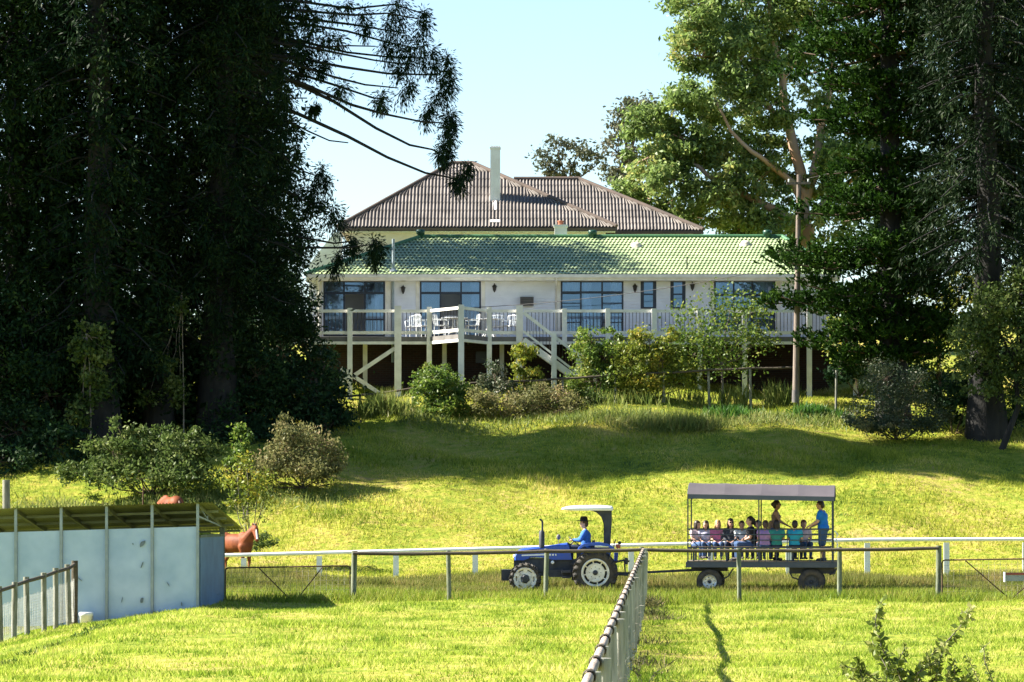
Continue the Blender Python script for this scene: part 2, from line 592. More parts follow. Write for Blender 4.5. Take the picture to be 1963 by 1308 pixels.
    def mesh(self, name, mat):
        me = bpy.data.meshes.new(name)
        me.from_pydata(self.v, [], self.f)
        for m in (mat if isinstance(mat, (list, tuple)) else [mat]):
            me.materials.append(m)
        me.polygons.foreach_set("material_index", self.mi)
        me.polygons.foreach_set("use_smooth", self.sm)
        me.update()
        bm = bmesh.new()
        bm.from_mesh(me)
        bmesh.ops.recalc_face_normals(bm, faces=bm.faces)
        bm.to_mesh(me)
        bm.free()
        return me

    def obj(self, name, mat, parent=None, local=False, kind=None):
        return link(name, self.mesh(name, mat), parent, local, kind)


def copy_tree(o, parent=None):
    c = o.copy()
    COL.objects.link(c)
    if parent is not None: c.parent = parent
    for ch in list(o.children):
        copy_tree(ch, c)
    return c


# ------------------------------------------------------------------ foliage helpers
def unit(a):
    return a / np.maximum(np.linalg.norm(a, axis=1, keepdims=True), 1e-9)


def leaf_quads(c, u, l, w, bend=.0):
    """rhombic leaves at centres c along unit u"""
    n = len(c)
    r = RNG.normal(size=(n, 3))
    v = unit(np.cross(u, r))
    l = np.broadcast_to(np.asarray(l, float), (n,))[:, None]
    w = np.broadcast_to(np.asarray(w, float), (n,))[:, None]
    nn = np.cross(u, v)
    a = c - u * l / 2
    b = c + v * w / 2 + nn * bend * l
    d = c + u * l / 2
    e = c - v * w / 2 + nn * bend * l
    verts = np.stack([a, b, d, e], 1).reshape(-1, 3)
    faces = np.arange(n * 4, dtype=np.int32).reshape(-1, 4)
    return verts, faces


def rand_dirs(n, up=0.0):
    d = RNG.normal(size=(n, 3))
    d[:, 2] += up
    return unit(d)


class Crown:
    """leaves of one crown"""

    def __init__(self):
        self.c, self.u, self.l, self.w = [], [], [], []

    def add(self, c, u, l, w):
        n = len(c)
        self.c.append(c)
        self.u.append(u)
        self.l.append(np.broadcast_to(np.asarray(l, float), (n,)))
        self.w.append(np.broadcast_to(np.asarray(w, float), (n,)))

    def blob(self, c, r, n, l, w, sub=None, up=0.0, shell=.5, sig=.2):
        """a clumped mass of n leaves in the ellipsoid c, r; returns the clump centres"""
        c = np.array(c, float)
        r = np.array(r, float)
        k = sub or max(5, int(n / 70))
        d = rand_dirs(k)
        rad = RNG.uniform(shell, 1.0, size=(k, 1)) ** .7
        cc = d * rad * r
        size = RNG.uniform(.6, 1.35, size=k)
        idx = RNG.choice(k, n, p=size / size.sum())
        off = RNG.normal(size=(n, 3)) * (sig * r.mean() * size[idx])[:, None] * np.array([1.1, 1.1, .75])
        p = c + cc[idx] + off
        s = RNG.uniform(.65, 1.3, n)
        self.add(p, rand_dirs(n, up), l * s, w * s)
        return c + cc

    def tuft(self, p, d, n, reach, l, w, droop=.0):
        """needles radiating from p about direction d"""
        p = np.array(p, float)
        d = np.array(d, float)
        u = unit(RNG.normal(size=(n, 3)) * .75 + d * .8 + np.array([0, 0, -droop]))
        t = RNG.uniform(.15, 1.0, size=(n, 1))
        c = p + u * t * reach + np.array([0, 0, -1.]) * (t ** 2) * reach * droop * .6
        uu = unit(u + np.array([0, 0, -droop]) * t)
        s = RNG.uniform(.7, 1.25, n)
        self.add(c, uu, l * s, w * s)

    def mesh(self, name, mat, bend=.06, keep=1.0):
        c, u, l, w = (np.concatenate(x) for x in (self.c, self.u, self.l, self.w))
        if keep < 1:
            k = RNG.random(len(c)) < keep
            c, u, l, w = c[k], u[k], l[k] / keep ** .2, w[k] / keep ** .6
        v, f = leaf_quads(c, u, l, w, bend)
        return np_mesh(name, v, f, mat)


def curve(p0, p1, sag=0.0, n=6, wob=0.0, rg=None):
    p0, p1 = Vector(p0), Vector(p1)
    rg = rg or rnd
    L = (p1 - p0).length
    out = []
    for i in range(n):
        t = i / (n - 1)
        p = p0.lerp(p1, t)
        p.z -= sag * 4 * t * (1 - t)
        if 0 < i < n - 1 and wob:
            p += Vector((rg.uniform(-1, 1), rg.uniform(-1, 1), rg.uniform(-1, 1))) * wob * L
        out.append(p)
    return out


def taper(r0, r1, n):
    return [r0 + (r1 - r0) * i / (n - 1) for i in range(n)]
# ================================================================== THE SETTING: ground, track, grass
def build_ground():
    xs = np.concatenate([[-3000, -1200, -500, -220, -120, -80], np.arange(-56, 56.1, .8), [80, 120, 220, 500, 1200, 3000]])
    ys = np.concatenate([[-300, -60, 0, 12], np.arange(20, 104, 1.2), np.arange(104, 126, .5), np.arange(126, 170, 1.0), np.arange(170, 270, 5), [300, 400, 600, 1000, 2000, 4500]])
    X, Y = np.meshgrid(xs, ys)
    Z = gz(X, Y)
    v = np.stack([X, Y, Z], -1).reshape(-1, 3)
    nx, ny = len(xs), len(ys)
    i = np.arange(nx - 1)[None, :] + nx * np.arange(ny - 1)[:, None]
    f = np.stack([i, i + 1, i + 1 + nx, i + nx], -1).reshape(-1, 4)
    tag(link("ground", np_mesh("ground", v, f, MT['soil'], True)), kind='structure')


build_ground()


def build_track():
    # two worn wheel ruts of dry earth, one sheet
    mb = MB()
    for (yc, hw) in ((107.55, .80), (111.05, .32)):
        xs = np.arange(-40, 60, .8)
        for a, b in zip(xs[:-1], xs[1:]):
            def e(x, s):
                y = yc + .18 * math.sin(x * .21) + s * (hw + .10 * math.sin(x * 1.3 + s) + .07 * math.sin(x * 3.1))
                return (x, y, g(x, y) + .03)
            mb.add([e(a, -1), e(b, -1), e(b, 1), e(a, 1)], [(0, 1, 2, 3)])
    tag(mb.obj("dirt_track", MT['track']), kind='structure')


build_track()


def wave(x, y, s):
    return (np.sin(x * .9 * s + 1.3 * np.sin(y * .7 * s)) + np.sin(y * 1.1 * s + 1.7 * np.sin(x * .6 * s)) + np.sin((x + y) * 1.9 * s) * .6) / 2.6


def grass(name, n, d0, d1, px0, px1, h0, h1, w, mat, lean=.35, keep=None, hf=None):
    D = np.sqrt(RNG.uniform(d0 * d0, d1 * d1, n))
    X = (RNG.uniform(px0, px1, n) - CX) / F * D
    if keep is not None:
        k = keep(X, D)
        X, D = X[k], D[k]
    n = len(X)
    Z = gz(X, D)
    h = RNG.uniform(h0, h1, n)
    if hf is not None: h = h * hf(X, D)
    a = RNG.uniform(0, math.pi, n)
    ww = w * RNG.uniform(.6, 1.3, n)
    dx, dy = np.cos(a) * ww / 2, np.sin(a) * ww / 2
    base = np.stack([X, D, Z - .01], 1)
    off = np.stack([dx, dy, np.zeros(n)], 1)
    tip = base + np.stack([RNG.normal(0, lean, n) * h, RNG.normal(0, lean, n) * h, h], 1)
    v = np.stack([base - off, base + off, tip], 1).reshape(-1, 3)
    f = np.arange(3 * n, dtype=np.int32).reshape(-1, 3)
    return tag(link(name, np_mesh(name, v, f, mat)), kind='stuff')


def not_rut(X, D):
    t = D - .18 * np.sin(X * .21)
    return ~((np.abs(t - 107.55) < .74) | (np.abs(t - 111.05) < .26))


clump = lambda s, lo=.55, hi=.9: (lambda X, D: lo + hi * np.clip(wave(X, D, s) + .45, 0, 1.3))
grass("paddock_grass", 270000, 46, 98.5, -260, 2220, .045, .10, .024, MT['grass'], .5, lambda X, D: wave(X, D, .8) + .5 * wave(X, D, 3.1) + RNG.normal(0, .3, len(X)) > -.95, clump(1.6, .6, .8))
grass("verge_grass", 60000, 92.5, 98.5, -150, 2110, .12, .30, .03, MT['grass_track'], .4, lambda X, D: wave(X, D, 1.4) + RNG.normal(0, .3, len(X)) > -.2)
grass("trackside_grass", 90000, 98, 113.5, -150, 2110, .08, .22, .028, MT['grass_track'], .4, not_rut, lambda X, D: clump(.9)(X, D) * np.where((D > 102.5) & (D < 107.5), .45, 1.0))
grass("long_grass", 52000, 108.5, 110.9, -150, 2110, .10, .30, .028, MT['grass_long'], .35, not_rut)
grass("bank_grass", 100000, 112.0, 115.6, -150, 2110, .18, .46, .03, MT['grass_long'], .3, None, clump(.8, .5, .8))
grass("hillside_grass", 215000, 115.4, 150, -150, 2110, .06, .15, .037, MT['grass_hill'], .5, None, clump(.7, .6, .9))


# ================================================================== HOUSES
DH = 150.0


def hx(px, D=DH): return (px - CX) * D / F


def hz(py, D=DH): return CZ + (HY - py) * D / F


def roof_plane(e0, e1, r0, r1, nwave, amp, rows, step, name, mat, parent, kind='stuff', zig=False, per=6):
    """a roof slope between eave e0-e1 and ridge r0-r1 (trapezoid) laid with ribbed tiles in rows"""
    e0, e1, r0, r1 = (Vector(p) for p in (e0, e1, r0, r1))
    nrm = (e1 - e0).cross(r0 - e0).normalized()
    if nrm.z < 0: nrm = -nrm
    base = (e1 - e0)
    L = base.length
    ex = base / L
    up = ((r0 + r1) / 2 - (e0 + e1) / 2)
    up = (up - ex * up.dot(ex))
    H = up.length
    uy = up / H
    a0 = (r0 - e0).dot(ex)
    a1 = (r1 - e0).dot(ex)
    cols = int(nwave * per)
    V, Fc = [], []
    for row in range(rows):
        t0, t1 = row / rows, (row + 1) / rows
        s = np.linspace(0, L, cols + 1)
        ph = math.pi if (zig and row % 2) else 0.0
        hgt = amp * np.cos(2 * math.pi * nwave * s / L + ph)
        lo0, hi0 = a0 * t0, L + (a1 - L) * t0
        lo1, hi1 = a0 * t1, L + (a1 - L) * t1
        for (t, lo, hi, lift) in ((t0, lo0, hi0, step), (t1 + .02 / rows * 4, lo1, hi1, 0.0)):
            ss = np.clip(s, lo, hi)
            for k in range(cols + 1):
                p = e0 + ex * ss[k] + uy * (H * min(t, 1.0)) + nrm * (hgt[k] + lift + amp)
                V.append(tuple(p))
        b = row * 2 * (cols + 1)
        for k in range(cols):
            if s[k + 1] <= min(lo0, lo1) or s[k] >= max(hi0, hi1): continue
            Fc.append((b + k, b + k + 1, b + cols + 1 + k + 1, b + cols + 1 + k))
    o = link(name, np_mesh(name, V, Fc, mat, True), parent)
    if kind: o["kind"] = kind
    return o


# ---------------- the long house with the green roof
house = E("guest_house", (hx(1080), 152, 6.7), "long white weatherboard house with a green tiled roof", "house")
XL, XR = hx(598), hx(1590)
ZF, ZS = hz(646), hz(531)
YW = DH


def build_house():
    # lower wall of brick and a solid core behind the boards
    mb = MB()
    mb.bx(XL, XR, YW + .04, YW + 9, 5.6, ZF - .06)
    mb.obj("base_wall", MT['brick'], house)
    wins = [(hx(620), hx(738), hz(538), hz(645), 'door'), (hx(805), hx(922), hz(538), hz(645), 'door'),
            (hx(1075), hx(1195), hz(538), hz(640), 'grid'), (hx(1228), hx(1258), hz(537), hz(592), 'small'),
            (hx(1285), hx(1314), hz(537), hz(592), 'small'), (hx(1369), hx(1486), hz(537), hz(640), 'wide')]
    # weatherboards: real lapped boards cut round the openings, joined
    wb = MB()
    bh = .115
    z = ZF
    while z < ZS - .01:
        z1 = min(z + bh, ZS)
        xs = [XL]
        for (a, b, zt, zb, k) in wins:
            if z1 > zb + .005 and z < zt - .005:
                xs += [a, b]
        xs.append(XR)
        for a, b in zip(xs[0::2], xs[1::2]):
            wb.add([(a, YW - .05, z), (b, YW - .05, z), (b, YW - .012, z1), (a, YW - .012, z1), (a, YW, z), (b, YW, z)],
                   [(0, 1, 2, 3), (0, 4, 5, 1)])
        z += bh
    wb.obj("weatherboard", MT['white'], house, kind='stuff')
    mb = MB()
    mb.bx(XL, XL + .03, YW, YW + 9, ZF, ZS)
    mb.bx(XR - .03, XR, YW, YW + 9, ZF, ZS)
    mb.bx(XL + .03, XR - .03, YW + 3.2, YW + 9, ZF, ZS)          # rooms end at a back wall
    mb.bx(XL + .03, XR - .03, YW + .02, YW + 3.2, ZS - .05, ZS)
    mb.bx(XL + .03, XR - .03, YW + .02, YW + 3.2, ZF - .05, ZF)
    px_ = [XL + .03]
    for w in wins: px_ += [w[0] - .12, w[1] + .12]
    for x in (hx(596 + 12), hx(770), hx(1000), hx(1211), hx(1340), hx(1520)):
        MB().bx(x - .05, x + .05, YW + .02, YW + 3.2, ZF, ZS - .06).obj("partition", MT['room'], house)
    mb.obj("wall", MT['white'], house)

    # backing so no light leaks between boards
    mb = MB()
    xs = [XL + .03]
    for w in wins: xs += [w[0], w[1]]
    xs.append(XR - .03)
    for a, b in zip(xs[0::2], xs[1::2]): mb.bx(a, b, YW + .001, YW + .018, ZF, ZS)
    for (a, b, zt, zb, k) in wins:
        mb.bx(a, b, YW + .001, YW + .018, zt, ZS)
        if zb > ZF + .02: mb.bx(a, b, YW + .001, YW + .018, ZF, zb)
    mb.obj("wall_lining", MT['white'], house)
    # white corner boards and pilasters beside the openings
    for (p0, p1) in ((606, 617), (739, 749), (797, 804), (923, 930), (1067, 1074), (1361, 1368), (1487, 1496)):
        mb = MB().bx(hx(p0), hx(p1), YW - .055, YW - .033, ZF, ZS)
        mb.obj("trim_board", MT['cream'], house)
    # windows
    for (a, b, zt, zb, kind) in wins:
        fr = MB()
        t = .065
        y0, y1 = YW - .05, YW + .03
        fr.bx(a, a + t, y0, y1, zb, zt)
        fr.bx(b - t, b, y0, y1, zb, zt)
        fr.bx(a + t, b - t, y0, y1, zt - t, zt)
        fr.bx(a + t, b - t, y0, y1, zb, zb + t)
        panes, curtains = [], []
        W = b - a
        ym = (y0 + y1) / 2
        if kind == 'small':
            fr.bx(a + t, a + .13, y0 + .01, y1 - .01, zb + t, zt - t)
            fr.bx(b - .13, b - t, y0 + .01, y1 - .01, zb + t, zt - t)
            zm = zb + (zt - zb) * .5
            fr.bx(a + .13, b - .13, y0 + .01, y1 - .01, zm - .03, zm + .03)
            panes = [(a + .13, b - .13, zb + t, zm - .03), (a + .13, b - .13, zm + .03, zt - t)]
        else:
            zm = zb + (zt - zb) * (.775 if kind != 'wide' else .72)
            fr.bx(a + t, b - t, y0, y1, zm - .045, zm + .045)
            cuts = {'door': (.335, .675), 'grid': (.32, .66), 'wide': (.32, .62)}[kind]
            xs = [a + t]
            for c in cuts:
                xc = a + W * c
                fr.bx(xc - .032, xc + .032, y0 + .002, y1 - .002, zb + t, zt - t)
                xs += [xc - .032, xc + .032]
            xs.append(b - t)
            cols = list(zip(xs[0::2], xs[1::2]))
            for ci, (p, q) in enumerate(cols):
                panes.append((p, q, zm + .045, zt - t))
                if kind == 'door' and ci == 1: continue           # the sliding leaf stands open
                if kind == 'grid' and ci != 1:
                    zc = zm - .045
                    k = 4
                    hh = (zc - zb - t) / k
                    for j in range(k):
                        panes.append((p, q, zb + t + j * hh + .02, zb + t + (j + 1) * hh - .02))
                        if j: fr.bx(p, q, y0 + .004, y1 - .004, zb + t + j * hh - .02, zb + t + j * hh + .02)
                elif kind == 'door':
                    zc = zb + (zt - zb) * .30
                    if ci == 2: fr.bx(p, q, y0 + .004, y1 - .004, zc - .03, zc + .03)
                    panes.append((p, q, zb + t, zc - .03 if ci == 2 else zm - .045))
                    if ci == 2: panes.append((p, q, zc + .03, zm - .045))
                else:
                    panes.append((p, q, zb + t, zm - .045))
            if kind == 'door':
                curtains = [(b - W * .17, b - t, zb + .05, zt - .05), (a + t, a + W * .06, zb + .05, zt - .05)]
            elif kind == 'grid':
                curtains = [(a + W * .05, a + W * .30, zm + .05, zt - .05), (a + W * .36, a + W * .49, zb + .05, zt - .05),
                            (b - W * .20, b - t, zb + .05, zt - .05), (a + W * .07, a + W * .30, zb + .1, zb + .6)]
            else:
                curtains = [(a + t, a + W * .10, zb + .6, zt - .05), (a + W * .40, a + W * .62, zm + .02, zt - .05), (a + W * .66, b - t, zm + .02, zt - .05)]
        w = fr.obj("window", MT['frame'], house)
        for (p, q, r, s) in panes:
            MB().bx(p, q, ym - .004, ym + .004, r, s).obj("pane", MT['glass'], w)
        for (p, q, r, s) in curtains:
            n = max(6, int((q - p) / .05))
            vs, fs = [], []
            for i in range(n + 1):
                x = p + (q - p) * i / n
                y = YW + .14 + .03 * math.sin(i * 1.9) + .012 * math.sin(i * 4.3)
                vs += [(x, y, r), (x, y, s)]
            for i in range(n): fs.append((2 * i, 2 * i + 2, 2 * i + 3, 2 * i + 1))
            MB().add(vs, fs, True).obj("curtain", MT['curtain'], w)
    # roof
    De, Dr = 149.25, 154.6
    ze = CZ + (HY - 527) * De / F
    zr = CZ + (HY - 456) * Dr / F
    eL, eR = (585 - CX) * De / F, (1612 - CX) * De / F
    rL, rR = (806 - CX) * Dr / F, (1500 - CX) * Dr / F
    e0, e1, r0, r1 = (eL, De, ze), (eR, De, ze), (rL, Dr, zr), (rR, Dr, zr)
    mb = MB()
    yb = 2 * Dr - De
    mb.add([(eL, De, ze), (eR, De, ze), (eR, yb, ze), (eL, yb, ze), (rL, Dr, zr), (rR, Dr, zr)],
           [(0, 1, 5, 4), (1, 2, 5), (2, 3, 4, 5), (3, 0, 4), (3, 2, 1, 0)])
    rf = mb.obj("roof", MT['green_tile'], house)
    roof_plane(e0, e1, r0, r1, 132, .017, 14, .028, "roof_tiles", MT['green_tile'], rf, zig=True)
    roof_plane((eL, yb, ze), (eL, De, ze), (rL, Dr, zr), (rL, Dr + .01, zr), 60, .017, 14, .028, "roof_tiles", MT['green_tile'], rf, zig=True, per=4)
    for (p, q) in ((r0, r1), (e0, r0), (e1, r1)):
        MB().tube([Vector(p) + Vector((0, 0, .05)), Vector(q) + Vector((0, 0, .05))], .085, 8).obj("ridge_cap", MT['green_cap'], rf)
    # gutter, fascia and soffit
    MB().bx(eL + .02, eR, De - .10, De + .02, ze - .11, ze + .015).obj("gutter", MT['cream'], house)
    mb = MB().bx(eL + .04, eR - .02, De + .021, De + .05, ze - .22, ze - .02)
    mb.bx(eL + .04, eR - .02, De + .051, YW + .05, ze - .215, ze - .185)
    mb.obj("fascia", MT['cream'], house)
    for px in (612, 1066):
        mb = MB()
        x = hx(px)
        mb.tube([(x, De - .04, ze - .11), (x, De + .02, ze - .30), (x, YW - .085, ze - .50), (x, YW - .085, ZF - .1)], .04, 8)
        mb.obj("downpipe", MT['cream'], house)
    x = hx(753)
    MB().tube([(x, YW - .09, ZF - 1.0), (x, YW - .09, ze - .12)], .055, 8).obj("downpipe", MT['pipe'], house)
    # roof fittings
    def on_roof(px, py):
        # point on the front slope at that pixel: iterate depth
        D = 151.0
        for _ in range(20):
            z = CZ + (HY - py) * D / F
            D = De + (z - ze) / (zr - ze) * (Dr - De)
        return Vector(((px - CX) * D / F, D, CZ + (HY - py) * D / F))
    p = on_roof(754, 521)
    mb = MB().cyl(p - Vector((0, 0, .1)), p + Vector((0, 0, 1.28)), .055, n=10)
    mb.lathe(p, (0, 0, 1), [(0.0, .17), (.06, .15), (.12, .06)], 10)
    mb.obj("flue_pipe", MT['pipe'], house)
    p = on_roof(1317, 518)
    MB().cyl(p - Vector((0, 0, .1)), p + Vector((0, 0, .52)), .025, n=8).obj("vent_pipe", MT['iron'], house)
    for (px, py) in ((806, 456), (1136, 457), (1471, 457)):
        q = on_roof(px, py)
        mb = MB().lathe(q - Vector((0, 0, .1)), (0, 0, 1), [(0, .12), (.22, .12), (.24, .17), (.40, .18), (.43, .12), (.44, 0)], 14)
        mb.obj("roof_vent", MT['green_vent'], house)
    for (px, py) in ((1220, 473), (1429, 470)):
        q = on_roof(px, py)
        mb = MB().lathe(q, (0, -.3, 1), [(-.05, .27), (.03, .27), (.05, .20), (.12, .18), (.17, .10), (.18, 0)], 16)
        mb.obj("roof_dome", MT['dome'], house)
    # small square chimney with a clay pot behind the ridge
    c = (hx(1075, 155.4), 155.4)
    zt = hz(433, 155.4)
    mb = MB().bx(c[0] - .25, c[0] + .25, c[1] - .22, c[1] + .22, zt - 1.4, zt)
    mb.bx(c[0] - .29, c[0] + .29, c[1] - .26, c[1] + .26, zt - .06, zt + .03)
    ch = mb.obj("chimney", MT['white_old'], house)
    MB().lathe((c[0], c[1], zt + .03), (0, 0, 1), [(0, .13), (.10, .11), (.13, .14), (.17, .14), (.18, .08)], 12).obj("chimney_pot", MT['terracotta'], ch)
    # wall lanterns
    for (px, py) in ((773, 556), (948, 553), (1217, 553), (1327, 550)):
        x, z, y = hx(px), hz(py), YW - .16
        mb = MB()
        mb.bx(x - .035, x + .035, YW - .05, YW - .03, z - .02, z + .14)
        mb.tube([(x, YW - .05, z + .08), (x, y + .03, z + .19), (x, y, z + .14)], .012, 6)
        mb.lathe((x, y, z - .17), (0, 0, 1), [(0, .0), (.02, .03), (.06, .035), (.07, .055), (.23, .085), (.24, .11), (.29, .05), (.33, .012), (.35, .012)], 8, False)
        mb.obj("wall_lantern", MT['iron'], house)
    # air conditioner on the wall
    x0, x1, z0, z1 = hx(997), hx(1023), hz(587), hz(570)
    ac = MB().bx(x0, x1, YW - .32, YW - .031, z0, z1).obj("air_conditioner", MT['acgrey'], house)
    mb = MB()
    for i in range(5):
        z = z0 + .05 + i * (z1 - z0 - .1) / 4
        mb.bx(x0 + .04, x1 - .04, YW - .335, YW - .322, z - .012, z + .012)
    mb.obj("grille", MT['iron'], ac)
    # window and door in the brick base
    mb = MB().bx(hx(912), hx(935), YW - .01, YW + .035, hz(696), hz(674))
    mb.obj("base_window", MT['frame'], house)
    # eave vents
    for px in (1268, 1346):
        MB().bx(hx(px) - .12, hx(px) + .12, YW - .06, YW - .031, ZS - .10, ZS - .02).obj("air_vent", MT['acgrey'], house)


build_house()

# ---------------- the big house behind with the brown ribbed roof
mansion = E("main_house", (hx(930, 165), 166, 8.5), "taller old house behind with brown ribbed hipped roofs", "house")


def build_mansion():
    De = 163.0
    run = 4.9

    def pt(px, py, D): return Vector(((px - CX) * D / F, D, CZ + (HY - py) * D / F))
    e0, e1 = pt(648, 437, De), pt(1182, 437, De)
    r0, r1 = pt(866, 316, De + run), pt(906, 316, De + run)
    yb = De + 2 * run
    rf = MB().add([e0, e1, (e1.x, yb, e1.z), (e0.x, yb, e0.z), r0, r1], [(0, 1, 5, 4), (1, 2, 5), (2, 3, 4, 5), (3, 0, 4), (3, 2, 1, 0)]).obj("roof", MT['brown_tile'], mansion)
    roof_plane(e0, e1, r0, r1, 79, .042, 8, .025, "ribbed_sheets", MT['brown_tile'], rf, per=6)
    b0, b1 = Vector((e0.x, yb, e0.z)), Vector((e1.x, yb, e1.z))
    roof_plane(b0, e0, r0, r0 + Vector((0, .01, 0)), 60, .042, 8, .025, "ribbed_sheets", MT['brown_tile'], rf, per=4)
    roof_plane(e1, b1, r1, r1 + Vector((0, .01, 0)), 60, .042, 8, .025, "ribbed_sheets", MT['brown_tile'], rf, per=4)
    up = Vector((0, 0, .07))
    for a, b in ((r0, r1), (e0, r0), (e1, r1)):
        MB().tube([a + up, b + up], .10, 8).obj("ridge_cap", MT['brown_cap'], rf)
    MB().bx(e0.x, e1.x, De - .12, De - .01, e0.z - .13, e0.z - .01).obj("gutter", MT['brown_cap'], mansion)
    # wing to the right, set farther back
    D2 = 166.6
    s0, s1 = pt(985, 443, D2), pt(1348, 443, D2)
    t0, t1 = pt(985, 346, D2 + 4.2), pt(1110, 346, D2 + 4.2)
    y2 = D2 + 8.4
    rw = MB().add([s0, s1, (s1.x, y2, s1.z), (s0.x, y2, s0.z), t0, t1], [(0, 1, 5, 4), (1, 2, 5), (2, 3, 4, 5), (3, 0, 4), (3, 2, 1, 0)]).obj("wing_roof", MT['brown_tile'], mansion)
    roof_plane(s0, s1, t0, t1, 56, .042, 8, .025, "ribbed_sheets", MT['brown_tile'], rw, per=6)
    for a, b in ((t0, t1), (s1, t1)):
        MB().tube([a + up, b + up], .10, 8).obj("ridge_cap", MT['brown_cap'], rw)
    MB().bx(s0.x, s1.x, D2 - .12, D2 - .01, s0.z - .13, s0.z - .01).obj("gutter", MT['brown_cap'], mansion)
    # walls under the eaves
    mb = MB().bx(e0.x + .45, e1.x - .45, De + .5, yb - .5, 7.5, e0.z - .03)
    mb.obj("wall", MT['pinkwall'], mansion)
    MB().bx(e0.x + .05, e1.x - .05, De + .01, De + .5, e0.z - .18, e0.z - .145).obj("soffit", MT['cream'], mansion)
    MB().bx(e1.x - .44, s1.x - .4, D2 + .5, y2 - .5, 7.5, s0.z - .03).obj("wing_wall", MT['pinkwall'], mansion)
    # lean-to end at the left
    q0, q1 = pt(592, 508, 161.5), pt(652, 508, 161.5)
    z1 = CZ + (HY - 455) * 161.5 / F
    poly = [(q0.x, 161.5, 7.4), (q1.x, 161.5, 7.4), (q1.x, 161.5, z1 + .2), (q1.x - .25, 161.5, z1 + .2), (q0.x, 161.5, q0.z)]
    MB().prism(poly, (0, 2.0, 0)).obj("lean_to_wall", MT['white_old'], mansion)
    # tall white chimney on the front slope
    cx_, cd = (949.5 - CX) * 165.2 / F, 165.2
    zb = CZ + (HY - 385) * cd / F
    zt = CZ + (HY - 281) * cd / F
    mb = MB().bx(cx_ - .21, cx_ + .21, cd - .26, cd + .26, zb - .8, zt)
    mb.bx(cx_ - .235, cx_ + .235, cd - .285, cd + .285, zt - .12, zt - .05)
    ch = mb.obj("chimney", MT['white_old'], mansion)
    # pale lime streak and flashing below the chimney, on the sheets
    mb = MB()
    for (px, py, w, h) in ((948, 395, .16, 1.0), (949, 427, .42, .2)):
        D = De + run * ((437 - py) / 121.0)
        p = pt(px, py, D)
        sl = Vector((0, run, r0.z - e0.z)).normalized()
        n = Vector((0, -sl.z, sl.y))
        mb.beam(p - sl * h / 2 + n * .075, p + sl * h / 2 + n * .075, w, .03, n)
    mb.obj("flashing", MT['white_old'], mansion)
    # thin aerial mast
    p = pt(1066, 418, 164)
    MB().cyl(p, p + Vector((0, 0, .62)), .014, n=6).obj("mast", MT['pipe'], mansion)


build_mansion()

# ================================================================== DECK with its stair
deck = E("timber_deck", (hx(1060), 147.5, 6.6), "raised cream timber deck with black balusters along the white house", "deck")
YD = 147.2
ZD = CZ + (HY - 646) * YD / F
ZR = CZ + (HY - 594) * YD / F


def dx(px, D=YD): return (px - CX) * D / F


